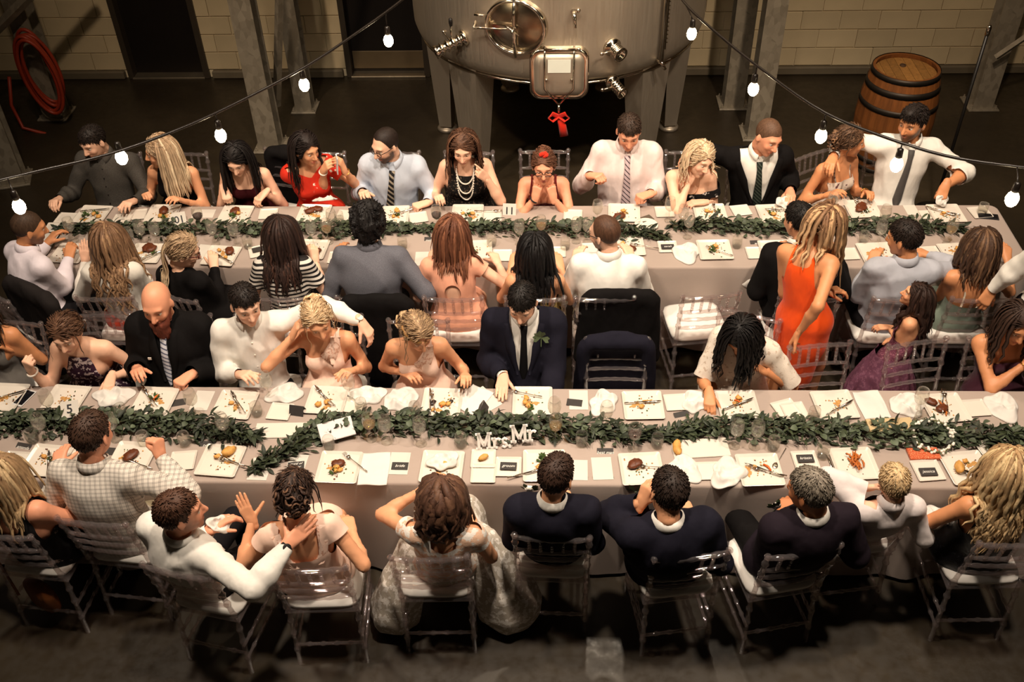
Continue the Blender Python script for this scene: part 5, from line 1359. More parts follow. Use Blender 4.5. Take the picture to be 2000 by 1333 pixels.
# ---- in the aisle -------------------------------------------------------------------------
g = person('person in bright orange fitted dress standing in the aisle', (1607, 442, 1.52), 38, (1.60, 4.86, .90), hy=48, pitch=42, roll=8, s=1.03, fem=True, skin='tan', legs=dict(step=.8), arms=(dict(t=(1547, 676, .93), pose='relax', pole=(-.3, -1, 0)), dict(t=(1628, 584, .98), pose='relax')))
OR = cloth('orange_dress', (246, 84, 16)); P_ = sel(g, ['torso'])[0]; sk_ = [cone('sk', g.P, g.P+np.array([0, 0, -.16]), .150, .150, .06, (g.fw0, .8)), cone('sk', g.P+np.array([0, 0, -.15]), g.P+np.array([0, 0, -.46]), .148, .122, .06, (g.fw0, .8))]
K_ = lambda u, w, h: nk_tank(u, w, h, -.05, -.06, .06, .105)
top(g, OR, 'none', .010, K_, .002, 'dress', extra=sk_); hair_long(g, (120, 78, 44), .24, 76, tip=(216, 168, 108), wave=.010, seed=47, hi=(206, 156, 98), sector=(40, 320)); finish(g)
g = person('person in white shirt and dark trousers standing at the right edge, cut off', (0, 0, None, (3.12, 4.72, 1.68)), 195, (3.10, 4.92, .92), pitch=20, s=1.04, b=1.05, skin='tan', legs={}, arms=(dict(t=(1918, 592, .90), pose='relax', hd=(-.35, -.2, -.9), n=(-.4, -.9, 0)), None))
top(g, W_SHIRT); collar(g, W_SHIRT); trousers(g, CHARCOAL); hair_short(g, (50, 34, 24)); finish(g)
g = person('child in purple tulle dress standing between chairs and looking up', (1787, 578, 1.07), -62, (2.18, 4.80, .60), hy=-72, pitch=-14, s=.72, fem=True, skin='warm', legs={}, bust=.55, b=.95, arms=(dict(t=(1738, 664, .72), pose='relax', hd=(-.8, 0, .2)), dict(t=(1716, 640, .72), pose='relax', hd=(-.9, .1, -.1))))
PT = p_blotch('purple_tulle', (104, 62, 82), [(124, 80, 100)], 40, .55); PB = p_blotch('purple_bodice', (92, 44, 62), [(132, 84, 98)], 90, .55)
wear(g, 'tulle_skirt', PT, [cone('sk', g.P+np.array([0, 0, .08]), g.P+np.array([0, 0, -.28]), .10, .235, .03)], .0, lambda X: .67-X[:, 2], .008, .09, zs=.1)
top(g, PB, 'none', .010, lambda u, w, h: nk_tank(u, w, h, -.04, -.04, .05, .078)); hair_long(g, (48, 28, 20), .20, 56, wave=.016, seed=48, hi=(72, 44, 30), sector=(60, 300)); finish(g)

# ---- far side of the near table, facing the camera ----------------------------------------
g = person('person cut off by the left edge, only a bare arm showing', (0, 0, None, (-3.52, 4.58, 1.14)), 180, (-3.55, Y3), fem=True, skin='tan', arms=(None, dict(t=(12, 706, .78), pose='relax')), b=1.1)
dress(g, cloth('grey_jersey', (96, 92, 88)), lambda u, w, h: nk_tank(u, w, h)); hair_long(g, (60, 40, 28), .2, 40, seed=51); finish(g)
g = person('person in purple and white patterned halter top, fist raised', (130, 652, 1.13), 180, (None, Y3), pitch=20, hy=178, fem=True, skin='fair', b=1.14, arms=(dict(t=(54, 708, 1.0), pose='fist', hd=(.2, -.2, .95), n=(-.2, -1, 0), pole=(-.4, -.6, -1)), dict(t=(212, 757, .79), pose='relax', hd=(.1, -1, -.1), pole=(.5, .5, -.8))), brow=(60, 36, 22), lips=(196, 100, 90))
PU = p_blotch('purple_print', (52, 24, 44), [(214, 198, 200)], 34, .56); dress(g, PU, lambda u, w, h: np.minimum(-.045+.25*np.abs(u)*0-h, np.where(h > -.20, .062+.36*np.maximum(-.045-h, 0)-np.abs(u), 1.0))); bracelet(g, 'R', PEARL, .032, .006)
hair_updo(g, (92, 58, 36), (0, -.10, -.03), (.05, .04, .045), 24, 52, hi=(130, 88, 54), tend=6); finish(g); seat(g, 'the guest in the purple patterned top')
g = person('person in black suit and white striped tie, hands on the table', (307, 594, 1.22), 180, (None, Y3), pitch=14, s=1.06, b=1.28, skin='ruddy', smile=True, arms=(dict(t=(266, 750, .80), pose='relax'), dict(t=(350, 750, .81), pose='fist', hd=(-.5, -.8, 0))), beard=((110, 48, 24), .8), brow=(130, 76, 46))
BS = cloth('black_shirt', (16, 15, 16)); jacket(g, BLACK, .05, -.40, shirt_mat=BS); tie(g, p_stripes('tie_white_blue', (206, 206, 214), (90, 94, 116), (.45, 0, .9), .026, .68), .46, .036); collar(g, BS); trousers(g, BLACK); beard_mesh(g, (124, 52, 24), .09)
pin = g.N+g.lat*.10+g.up*-.20+g.fwd*(front_w(g, [.10], [-.20], *g.jk)[0]+.003)-g.O; MB().box(pin, (.022, .006, .016)).build('lapel_pin', PEARL, g.root)
finish(g); seat(g, 'the guest with the white striped tie')
g = person('person in white shirt and wristwatch with one arm round the neighbour', (480, 595, 1.23), 180, (None, Y3), hy=150, pitch=12, s=1.03, b=1.02, skin='fair', smile=True, tw=-12, arms=(dict(t=(480, 757, .79), pose='relax', pole=(-.7, .5, -.8)), dict(t=(722, 652, .95), pose='relax', hd=(.5, -.3, -.75), pole=(0, .8, .5))), brow=(34, 24, 18))
top(g, W_SHIRT); collar(g, W_SHIRT, 26); buttons(g, WHITE_S, 4, -.1, -.36); watch(g, 'L', CHROME, WHITE_S); trousers(g, CHARCOAL); hair_short(g, (32, 22, 17), 'short'); finish(g); seat(g, 'the guest with the watch')
def one_shoulder(sg, lv=-.06):
    # covers the shoulder on side sg (+1 the person's right), falls across to the other arm
    def k(u, w, h):
        line = np.where(sg*u > .0, lv+1.35*(sg*u)-.0, lv-.03)-.03
        return np.minimum(line-h, np.where(h > -.20, .125-.1*(h+.2)-np.abs(u), 1.0))
    return k
g = person('person in pale peach one-shoulder dress, one hand in the hair', (622, 627, 1.13), 180, (None, Y3), hy=160, pitch=18, roll=10, fem=True, skin='warm', smile=True, arms=(dict(t=(582, 636, 1.10), pose='relax', hd=(.5, .2, .8), n=(-.8, -.3, .4), pole=(-1, -.9, -.7)), dict(t=(688, 752, .74), pole=(.3, .5, -1))), brow=(130, 92, 54), lips=(206, 104, 94))
dress(g, PEACH, one_shoulder(-1), off=.012); strip(g, 'lace_panel', PEACH_L, [-.02, -.055, -.078, -.082], [-.14, -.10, -.05, -.0], [.05, .036, .03, .03], .001, .003); hair_updo(g, (204, 164, 110), (0, -.10, .03), (.062, .05, .06), 30, 53, hi=(242, 214, 168), tend=7); finish(g); seat(g, 'the guest with a hand in the hair')
g = person('person in peach one-shoulder dress looking down to the right', (815, 650, 1.13), 180, (None, Y3), hy=150, pitch=32, fem=True, skin='warm', b=1.04, arms=(dict(t=(800, 752, .70)), dict(t=(926, 755, .79), pose='relax', pole=(.3, .5, -1))), brow=(110, 76, 44))
dress(g, PEACH, one_shoulder(-1), off=.012); strip(g, 'lace_panel', PEACH_L, [-.02, -.055, -.078, -.082], [-.14, -.10, -.05, -.0], [.05, .036, .03, .03], .001, .003); hair_updo(g, (150, 116, 78), (0.02, -.10, -.02), (.06, .045, .055), 28, 54, hi=(206, 164, 108), tend=6)
br = MB(); br.tube([g.Hd+g.Rh@(np.array([.088*math.cos(a), -.02+.10*math.sin(a), .045+.02*math.cos(a)])*g.hs)-g.O for a in np.linspace(-.3, 3.4, 24)], [.011+.004*math.sin(k*2.2) for k in range(24)], 6); br = br.build('braid', M('braid_hair', (168, 124, 74), .5, var=.25, vscale=60), g.root, True)
finish(g); g5 = g
chair_at(817, 627, 180, 'clear acrylic chair with white cushion under the guest in peach looking down')
g = person('person in navy suit, black tie and leafy boutonniere, looking down', (1020, 592, 1.23), 180, (None, Y3), pitch=28, hy=188, s=1.03, b=1.02, skin='fair', arms=(dict(t=(980, 757, .80), pose='flat', hd=(-.05, -1, -.1)), None), brow=(30, 22, 18), lips=(196, 110, 96))
jacket(g, NAVY, .085, -.40, shirt_mat=W_SHIRT); tie(g, cloth('black_tie', (18, 17, 18), .6), .42, .030); collar(g, W_SHIRT); cuffs(g, W_SHIRT, 'R'); trousers(g, NAVY); bouton(g, -.105, -.10, False); hair_short(g, (24, 18, 15), 'short'); finish(g); seat(g, 'the groomsman with the leafy boutonniere')
g = person('person in white lace blouse leaning over the table', (1450, 655, 1.10), 200, (1.16, Y3+.04), hy=215, pitch=52, fem=True, skin='tan', b=1.15, arms=(dict(t=(1386, 793, .80), pose='relax', hd=(-.05, -1, -.3)), dict(t=(1484, 752, .78), pole=(.8, .2, -.4))))
WL = p_blotch('white_lace', (226, 214, 200), [(198, 178, 160)], 42, .6); dress(g, WL, lambda u, w, h: np.where((w > 0), -.07-h+1.2*np.abs(u)-.04, .0-h+.03), sleeve='elbow', off=.020); bracelet(g, 'R', GOLD, .03, .003)
hair_long(g, (20, 15, 14), .16, 70, wave=.024, seed=56, sector=(40, 320), flare=.3); hf = MB(); c = g.Hd+g.Rh@np.array([-.07, -.03, .09])-g.O; [hf.ball(c+.018*np.array([math.cos(k*1.3), math.sin(k*1.3), .4*math.sin(k)]), .010, 6, 4) for k in range(7)]; hf.build('hair_flower', WHITE_S, g.root, True); finish(g); seat(g, 'the guest leaning over the table in white lace')
g = person('person in plum dress cut off by the right edge, elbow on the table', (0, 0, None, (2.72, 4.52, 1.14)), 180, (2.78, Y3), fem=True, skin='tan', b=1.05, arms=(dict(t=(2022, 690, 1.0), pose='relax', hd=(.3, .0, .9), pole=(-.7, -.7, -1)), dict(t=(2080, 752, .8))))
dress(g, cloth('plum_chiffon', (70, 34, 48)), nk_tube(-.13, .16)); bracelet(g, 'R', GOLD, .03, .003); hair_long(g, (60, 38, 26), .2, 40, seed=57); finish(g); chair_at(1952, 662, 180, 'clear acrylic chair at the right edge, in front of the plum dress')

# ---- near side of the near table, backs to the camera -------------------------------------
def seat_px(px, py, yaw, who): return chair_at(px, py, yaw, 'clear acrylic chair under %s' % who)
s = seat_px(-8, 1048, 6, 'the guest in pale-flowered black')
g = person('person in black dress with pale flowers, cut off at the left', (5, 930, 1.15), 5, (-2.76, s[1]), pitch=16, fem=True, skin='ruddy', b=1.3, arms=(dict(t=(112, 985, .68), pose='relax', pole=(.9, -.3, -.2)), dict(t=(-60, 930, .8))))
FB = p_blotch('black_pale_flowers', (17, 15, 16), [(17, 15, 16), (168, 146, 136)], 9, .66); dress(g, FB, lambda u, w, h: nk_tank(u, w, h, -.08, -.08, .08, .15), off=.014); hair_long(g, (150, 112, 66), .22, 64, tip=(206, 166, 106), wave=.006, seed=61, hi=(214, 178, 120), sector=(60, 300)); finish(g)
s = seat_px(178, 1024, 6, 'the guest in the plaid shirt')
g = person('person in plaid shirt with a raised fist, seen from behind', (180, 852, 1.26), 6, (-2.36, s[1]-.02), hy=14, pitch=18, s=1.07, b=1.15, skin='ruddy', arms=(dict(t=(308, 862, 1.08), pose='fist', hd=(-.1, .45, .9), n=(.9, -.2, .2), pole=(1, -.4, -.6)), dict(t=(110, 912, .80))))
PLD = p_plaid('plaid_shirt', (216, 208, 198), (60, 60, 64)); top(g, PLD); collar(g, PLD); trousers(g, KHAKI); hair_short(g, (70, 44, 28), 'short', .15); finish(g)
s = seat_px(345, 1122, 12, 'the guest stretching an arm')
g = person('person in white shirt stretching an arm behind the one in peach lace', (352, 1002, 1.2), 28, (-1.84, s[1]), hy=66, pitch=2, s=1.04, b=1.12, skin='ruddy', arms=(dict(t=(588, 1040, 1.06), pose='spread', hd=(.6, .6, .25), n=(.2, -.8, .5), pole=(.2, -1, -.3)), dict(t=(440, 1015, .84), pose='relax', hd=(.7, .5, .2))), beard=((120, 72, 40), .45), brow=(90, 56, 34))
top(g, W_SHIRT); collar(g, W_SHIRT); watch(g, 'R', STRAP, STRAP); trousers(g, CHARCOAL); hair_short(g, (86, 52, 32), 'short', .15); finish(g)
s = seat_px(600, 1116, -3, 'the guest in peach lace')
g = person('person in peach lace gown with a palm raised, seen from behind', (577, 962, 1.16), -14, (-1.245, s[1]), hy=8, pitch=20, fem=True, skin='warm', b=1.14, arms=(dict(t=(700, 1040, .68), pole=(.6, -.6, -.6)), dict(t=(478, 992, .98), pose='spread', hd=(-.35, .35, .85), n=(.1, -1, .1), pole=(-.5, -.7, -1))), brow=(50, 32, 22))
dress(g, PEACH, lambda u, w, h: np.where(w < 0, np.where(np.abs(u) < .095, -.145+.55*np.abs(u)*0-h, 1.), -.1-h+.5*np.abs(u)), sleeve='cap', off=.013, ln=.38, flare=.03)
for d in (-1, 1): strip(g, 'lace_strap', PEACH_L, [d*.112, d*.108, d*.094, d*.06], [.005, -.07, -.14, -.20], .024, .002, .003, back=True)
hair_updo(g, (52, 32, 22), (.02, -.10, .01), (.075, .055, .075), 46, 63, hi=(112, 74, 46), tend=8, size=.024); finish(g)
s = seat_px(838, 1094, -2, 'the bride')
g = person('bride in white lace wedding gown, hand to the face, seen from behind', (865, 978, 1.16), 0, (-.56, s[1]), hy=-4, pitch=24, fem=True, skin='warm', b=1.08, arms=(dict(t=(920, 1010, .66), pole=(.6, -.6, -.8)), dict(t=(845, 934, 1.04), pose='relax', hd=(.6, .5, .5), pole=(-1, -.1, -.5))), brow=(60, 40, 26))
BL = p_blotch('bridal_lace', (226, 186, 158), [(236, 230, 222)], 24, .50); BT = p_blotch('bridal_tulle', (188, 178, 164), [(232, 226, 218)], 30, .53)
zz = np.array([0, 0, 1.]); R_, F_ = g.rt0, g.fw0
gown = [cone('sk', g.P, g.P+F_*.38-zz*.02, .15, .18, .08), cone('sk', g.P+F_*.34-zz*.05, g.P+F_*.40-zz*.42, .2, .3, .08),
        cone('sk', g.P+R_*.17+F_*.10, g.P+R_*.33+F_*.02-zz*.40, .12, .19, .09), cone('sk', g.P-R_*.16+F_*.06, g.P-R_*.30-F_*.04-zz*.40, .11, .15, .09)]
wear(g, 'gown_skirt', BT, gown, .0, lambda X: X[:, 2]-.03, .012, .12, zs=.12)
top(g, BL, 'cap', .013, lambda u, w, h: np.where(w < 0, np.where(np.abs(u) < .07, -.05-h+.3*np.abs(u), 1.), -.1-h+.5*np.abs(u)), .0015, 'bodice')
hp = MB(); [hp.ball(g.Hd+g.Rh@(np.array([.088, -.02-.012*k, .03-.012*k+.008*(k % 2)])*g.hs)-g.O, .008, 6, 4) for k in range(6)]; hp.build('hair_pin', PEARL, g.root, True)
hair_long(g, (84, 52, 34), .09, 70, wave=.028, seed=64, hi=(108, 70, 44), sector=(58, 302), flare=.1, r0=.014); finish(g)
s = seat_px(1078, 1054, 2, 'the groom')
g = person('groom in navy suit beside the bride, seen from behind', (1087, 932, 1.23), 2, (.03, s[1]), hy=28, pitch=14, s=1.0, b=1.0, skin='warm', shoulder=.95, arms=(dict(t=(1108, 985, .70)), dict(t=(1066, 985, .70))))
jacket(g, NAVY, 0.0); collar(g, W_SHIRT, 16); trousers(g, NAVY); bouton(g, -.12, -.07, True); hair_short(g, (58, 36, 24), 'short', .15); finish(g)
s = seat_px(1352, 1090, -9, 'the best man')
g = person('best man in navy suit with a hand to the temple', (1306, 965, 1.19), -8, (.62, s[1]), hy=-12, pitch=26, roll=10, s=1.05, b=1.2, skin='warm', arms=(dict(t=(1345, 1010, .72)), dict(t=(1264, 955, 1.10), pose='relax', hd=(.3, .3, .9), n=(-.7, -.4, .3), pole=(-.8, .2, -1))))
jacket(g, NAVY, 0.0); collar(g, W_SHIRT, 16); trousers(g, NAVY); bouton(g, -.12, -.08, False); hair_short(g, (42, 28, 20), 'short', .15); finish(g)
s = seat_px(1572, 1082, -12, 'the guest in dark plum')
g = person('person in dark plum suit with rose boutonniere, turned left', (1581, 960, 1.21), -12, (1.24, s[1]), hy=-46, pitch=14, s=1.02, b=1.14, skin='deep', arms=(dict(t=(1620, 1000, .70)), dict(t=(1530, 1000, .70))), brow=(120, 104, 90))
jacket(g, cloth('dark_plum_wool', (34, 27, 34)), 0.0); collar(g, W_SHIRT, 16); trousers(g, BLACK); bouton(g, -.14, -.04, True); hair_short(g, (116, 104, 88), 'short', .25, hi=(160, 148, 130)); finish(g)
s = seat_px(1722, 1007, -9, 'the child in white')
g = person('child in white shirt holding an ear, seen from behind', (1745, 946, 1.08), -6, (1.69, s[1]-.02, .53), hy=0, pitch=20, s=.80, skin='fair', arms=(dict(t=(1770, 985, .70)), dict(t=(1722, 950, 1.03), pose='relax', hd=(.8, -.1, .35), n=(-.2, .9, .3), pole=(-1, .7, .3))))
top(g, cloth('boy_shirt', (222, 212, 210))); collar(g, cloth('boy_shirt', (222, 212, 210))); trousers(g, CHARCOAL); hair_short(g, (202, 164, 104), 'boy', .2, hi=(228, 196, 140)); finish(g)
s = seat_px(1988, 1066, -2, 'the guest in sequins')
g = person('person in black sequin top at the right, seen from behind', (1967, 918, 1.2), 0, (2.26, s[1]), pitch=18, hy=6, fem=True, skin='tan', b=1.14, arms=(dict(t=(2030, 960, .8)), dict(t=(1862, 1006, .68), pole=(-1, -.3, -.2))))
SQ = p_blotch('black_sequins', (16, 16, 19), [(40, 42, 50)], 70, .6, .3); dress(g, SQ, lambda u, w, h: nk_tank(u, w, h, -.09, -.06, .075, .14), off=.014); hair_long(g, (176, 134, 78), .36, 84, tip=(216, 176, 112), wave=.018, seed=69, hi=(224, 188, 124), sector=(60, 300), flare=.15); finish(g)

# ---- empty chairs --------------------------------------------------------------------------
chair_at(28, 630, 186, 'empty clear acrylic chair at the left edge, back to the aisle')
chair_at(1390, 580, -8, 'empty clear acrylic chair with white cushion left of the guest in orange')
chair_at(1600, 675, 172, 'empty clear acrylic chair held by the guest in orange')
chair_at(1790, 670, 168, 'empty clear acrylic chair in front of the child in purple')
JC = chair_at(1205, 664, 180, 'clear acrylic chair with a navy jacket hung over it')
# ================================================================ tableware
m_china = M('white_china', (216, 208, 196), .22, spec=.5, var=.02); m_paper = M('white_paper', (206, 200, 190), .7, var=.03); m_slate = M('slate_card', (52, 48, 46), .7, var=.12, vscale=40)
m_silver = M('cutlery_steel', (206, 198, 186), .2, 1.0); m_glass = clear('drinking_glass', (252, 251, 248), .045, .05, .03, (240, 236, 228), .55); m_water = clear('water', (250, 249, 246), .05, .02, .02, edge=.2)
m_redw = clear('red_wine', (120, 24, 20), .08, .55, .05, (46, 8, 8)); m_whitew = clear('white_wine', (236, 214, 150), .08, .12, .03, (206, 176, 110))
m_nap = cloth('white_napkin', (218, 213, 206), .85, .02, .2)
def wstuff(name, c, **k): return M(name, c, **k)
m_meat = M('roast_meat', (96, 48, 24), .45, var=.35, vscale=60, bump=.4, bscale=140); m_pot = M('roast_potato', (206, 150, 76), .5, var=.25, vscale=50, bump=.2); m_car = M('carrot', (216, 98, 30), .45, var=.2, vscale=50)
m_grn = M('salad_green', (62, 84, 34), .6, var=.3, vscale=60); m_sauce = M('gravy', (186, 140, 84), .3, var=.3, vscale=60); m_bread = M('bread_crust', (206, 152, 78), .6, var=.25, vscale=40); m_fry = M('fried_crust', (184, 100, 36), .5, var=.3, vscale=70); m_shell = M('mussel_shell', (44, 34, 30), .3, var=.3)
TOP = TZ+.0045
def plate_mesh(W, name, hgt=.016):
    mb = MB(); P = []; F = []; n = 24
    def rr(a, z):
        r = a*.12; out = []
        for (cx, cy, a0) in ((a-r, a-r, 0), (-a+r, a-r, 90), (-a+r, -a+r, 180), (a-r, -a+r, 270)):
            for k in range(6): w_ = math.radians(a0+18*k); out.append((cx+r*math.cos(w_), cy+r*math.sin(w_), z))
        return out
    lv = [(W*.40, 0), (W*.43, .001), (W*.495, hgt-.002), (W*.5, hgt), (W*.49, hgt+.001), (W*.425, hgt*.45), (W*.40, hgt*.36)]
    for a, z in lv: P += rr(a, z)
    for k in range(len(lv)-1):
        for i in range(n): j = (i+1) % n; F.append((k*n+i, k*n+j, (k+1)*n+j, (k+1)*n+i))
    F.append(tuple(reversed(range(n)))); F.append(tuple((len(lv)-1)*n+i for i in range(n)))
    return mb.add(P, F).mesh(name, m_china)
PL = plate_mesh(.236, 'dinner_plate'); SP = plate_mesh(.138, 'side_plate', .010)
# ---- cutlery (lying along +y)
def knife_mesh():
    mb = MB(); mb.tube([(0, -.11, .004), (0, -.06, .0045), (0, -.02, .004)], [.0055, .0062, .0045], 8, flat=(1, .7)); mb.prism([(-.003, -.02), (.004, -.02), (.009, .03), (.009, .085), (.002, .112), (-.003, .1)], .003, .0048); return mb.mesh('knife', m_silver, True)
def fork_mesh():
    mb = MB(); mb.tube([(0, -.10, .004), (0, -.05, .0045), (0, .03, .005), (0, .055, .006)], [.0055, .0048, .003, .006], 8, flat=(1, .6)); mb.prism([(-.005, .05), (.005, .05), (.011, .062), (.011, .072), (-.011, .072), (-.011, .062)], .005, .0065)
    for k in range(4): x = -.0095+k*.0063; mb.prism([(x-.0014, .07), (x+.0014, .07), (x+.001, .108), (x-.001, .108)], .005, .0065)
    return mb.mesh('fork', m_silver, True)
def spoon_mesh():
    mb = MB(); mb.tube([(0, -.09, .004), (0, .0, .005), (0, .04, .005)], [.005, .003, .004], 8, flat=(1, .6)); mb.ball((0, .065, .008), (.018, .028, .005), 10, 6); return mb.mesh('spoon', m_silver, True)
KN, FK, SPN = knife_mesh(), fork_mesh(), spoon_mesh()
def lay(name, me, p, rz, label, cat, group=None, z=None, tilt=0., sc=1.0):
    o = link(name, me, None, (p[0], p[1], z if z is not None else p[2]), (tilt, 0, rz)); tag(o, label, cat, group)
    if sc != 1.0: o.scale = (sc, sc, sc)
    return o
# ---- leftovers
def lump(name, r, mat, seed, n=10, m=7, amp=.18):
    rg = np.random.default_rng(seed); mb = MB().ball((0, 0, r[2]*.85), r, n, m); V = np.array(mb.V); V *= 1+rg.uniform(-amp, amp, (len(V), 1)); V[:, 2] = np.maximum(V[:, 2], 0); mb.V = [tuple(v) for v in V]; return mb.mesh(name, mat, True)
def smear(seed, r=.036):
    rg = np.random.default_rng(seed); n = 22; a = np.linspace(0, 2*math.pi, n, endpoint=False); rad = r*(.7+.3*np.sin(a*2+rg.uniform(0, 6))+.22*np.sin(a*5+rg.uniform(0, 6))+.1*rg.normal(size=n)); rad = np.maximum(rad, .012)
    return MB().prism([(q*math.cos(t), q*math.sin(t)*.7) for q, t in zip(rad, a)], 0, .0016).mesh('sauce_smear', m_sauce, False)
def sprig(seed):
    rg = np.random.default_rng(seed); mb = MB()
    for k in range(16):
        d = nrm([rg.normal(), rg.normal(), .5+.3*rg.normal()]); x = nrm(np.cross(d, [0, 0, 1.])); b = d*.006; l = rg.uniform(.018, .034); mb.add([b, b+d*l*.5-x*.008, b+d*l, b+d*l*.5+x*.008], [(0, 1, 2, 3)])
    return mb.mesh('greens', m_grn)
def stick(name, l, r, mat, bend=.006): return MB().tube([(-l/2, 0, r), (0, bend, r*1.15), (l/2, 0, r)], [r*.7, r, r*.7], 7).mesh(name, mat, True)
FOOD = dict(m=('meat', [lump('meat', (.042, .028, .016), m_meat, k) for k in range(3)], 'piece of roast meat'), p=('potato', [lump('potato', (.019, .014, .011), m_pot, 10+k, 8, 6) for k in range(3)], 'roast potato piece'),
            c=('carrot', [stick('carrot', .05, .006, m_car), stick('carrot', .036, .007, m_car)], 'orange carrot stick'), g=('greens', [sprig(k) for k in range(3)], 'wilted salad sprig'), s=('sauce_smear', [smear(k) for k in range(4)], 'brown sauce smear'),
            b=('bread_roll', [lump('bread_roll', (.04, .024, .018), m_bread, 30+k) for k in range(2)], 'torn bread roll'), f=('fry', [stick('fry', .06, .005, m_fry), stick('fry', .045, .0055, m_fry, -.004)], 'golden brown fry'), h=('shell', [lump('shell', (.024, .014, .008), m_shell, 40+k) for k in range(2)], 'dark mussel shell'))
PLN = [0]
def fit16(*opts):
    for o_ in opts:
        if len(o_.split()) <= 16: return o_
    return ' '.join(opts[-1].split()[:16])
def plate(px, py, rot, owner, foods='', cut='', place='in front of', sz=1.0, cpos=None):
    PLN[0] += 1; rg = np.random.default_rng(PLN[0]*13+1); p = T(px, py, TOP+.012); p[2] = TOP; rz = math.radians(rot)
    what = {'m': 'meat', 'p': 'potatoes', 'c': 'carrots', 'g': 'greens', 's': 'sauce smears', 'b': 'bread', 'f': 'fries', 'h': 'mussel shells'}
    seen = [what[k] for k in dict.fromkeys(foods)][:2]
    lay('dinner_plate', PL, p, rz, fit16('white square dinner plate with %s %s %s' % (' and '.join(seen), place, owner), 'square plate with %s %s %s' % (' and '.join(seen), place, owner), 'square plate with %s %s %s' % (seen[0], place, owner), 'square plate %s %s' % (place, owner)), 'plate', 'square dinner plates', sc=sz)
    R = rotz(rz); zb = TOP+.0062; c0 = rg.uniform(-.02, .02, 2)
    for i, k in enumerate(foods):
        nm, ms, lb = FOOD[k]; u = rg.normal(size=2)*(.028 if k not in 'f' else .03)+c0*(k != 's'); u = np.clip(u, -.062, .062)
        if k == 'f': u[0] *= .7
        q = p+R@np.array([u[0], u[1], 0]); z = zb+(0 if k == 's' else .0016+(.006*(i//4) if k == 'f' else (.004 if k in 'gph' and i > 2 else 0)))
        ang = rg.uniform(0, 6.28) if k != 'f' else rg.normal(math.pi/2, .5)
        lay(nm, ms[i % len(ms)], q, ang, fit16('%s on the plate %s %s' % (lb, place, owner), '%s on the plate of %s' % (lb, owner)), 'food', 'leftovers on the plate %s %s' % (place, owner), z=z, sc=rg.uniform(.85, 1.2))
    if foods:
        mb = MB(); nc = 30; cm = rg.normal(size=(nc, 2))*.036+c0
        for i in range(nc):
            mb.mi = i % 4; mb.ball((float(np.clip(cm[i, 0], -.085, .085)), float(np.clip(cm[i, 1], -.085, .085)), .003), rg.uniform(.0022, .0065, 3)*np.array([1, 1, .6]), 5, 4)
        co = mb.build('crumbs', [m_sauce, m_pot, m_meat, m_grn], None, True, loc=(p[0], p[1], zb), rot=(0, 0, rz)); tag(co, fit16('scattered crumbs and bits on the plate %s %s' % (place, owner), 'scattered crumbs on the plate of %s' % owner), 'food', kind='stuff')
    for i, k in enumerate(cut):
        me, nm = dict(K=(KN, 'knife'), F=(FK, 'fork'), S=(SPN, 'spoon'))[k]; cp = cpos or (.03, -.01, -50)
        q = p+R@np.array([cp[0]+.022*i, cp[1]-.012*i, 0]); lay(nm, me, q, rz+math.radians(cp[2]+(6 if i else 0)), fit16('silver %s on the plate %s %s' % (nm, place, owner), 'silver %s on the plate of %s' % (nm, owner)), nm, 'used cutlery', z=TOP+.018)
SPN_ = [0]
def side(px, py, rot, owner, place='beside', sc=1.0, bread=False):
    p = T(px, py, TOP+.008); p[2] = TOP; lay('side_plate', SP, p, math.radians(rot), fit16('small white square side plate %s %s' % (place, owner), 'small side plate %s %s' % (place, owner)), 'plate', 'square side plates', sc=sc)
    if bread: lay('bread_roll', FOOD['b'][1][0], p, .5, fit16('torn bread roll on the side plate %s %s' % (place, owner), 'bread roll on side plate %s %s' % (place, owner)), 'food', z=TOP+.006, sc=.8)
MENU = MB().rbox((0, 0, .0012), (.112, .165, .0024), .0005).mesh('menu_card', m_paper)
def menu(px, py, rot, owner, place='beside', sc=1.0, fold=False):
    p = T(px, py); p[2] = TOP; lay('menu_card', MENU, p, math.radians(rot), 'white printed menu card %s %s' % (place, owner), 'menu card', 'white menu cards', sc=sc)
# ---- writing
def text_mesh(body, size, mat, extrude=.0004, shear=.0, bold=0.0):
    cu = bpy.data.curves.new('writing', 'FONT'); cu.body = body; cu.size = size; cu.extrude = extrude; cu.shear = shear; cu.offset = bold; cu.align_x = 'CENTER'; cu.align_y = 'CENTER'; cu.resolution_u = 3
    o = bpy.data.objects.new('writing', cu); COL.objects.link(o); bpy.context.view_layer.update()
    me = bpy.data.meshes.new_from_object(o.evaluated_get(bpy.context.evaluated_depsgraph_get())); bpy.data.objects.remove(o); bpy.data.curves.remove(cu)
    me.materials.clear(); me.materials.append(mat); me.name = 'writing'; return me
m_chalk = M('chalk_ink', (232, 228, 220), .8); m_ink = M('dark_ink', (34, 34, 40), .6)
CARD = MB().rbox((0, 0, .001), (.092, .056, .002), .0004).mesh('place_card', m_slate)
def card(px, py, rot, lines, owner, z=TOP, tilt=0., place='by'):
    p = T(px, py, z); c = empty('place_card', p, math.radians(rot)); c.rotation_euler = (math.radians(tilt), 0, math.radians(rot))
    link('card', CARD, c)
    for i, l in enumerate(lines): link('lettering', text_mesh(l, .026 if len(lines) == 1 else .022, m_chalk, .0003, .35, 0.0), c, (0, .012*(len(lines)-1)-.024*i, .0024))
    tag(c, fit16(('slate grey place card with white lettering %s %s' if lines else 'blank slate grey place card %s %s') % (place, owner), 'slate place card %s %s' % (place, owner)), 'place card', 'slate place cards')
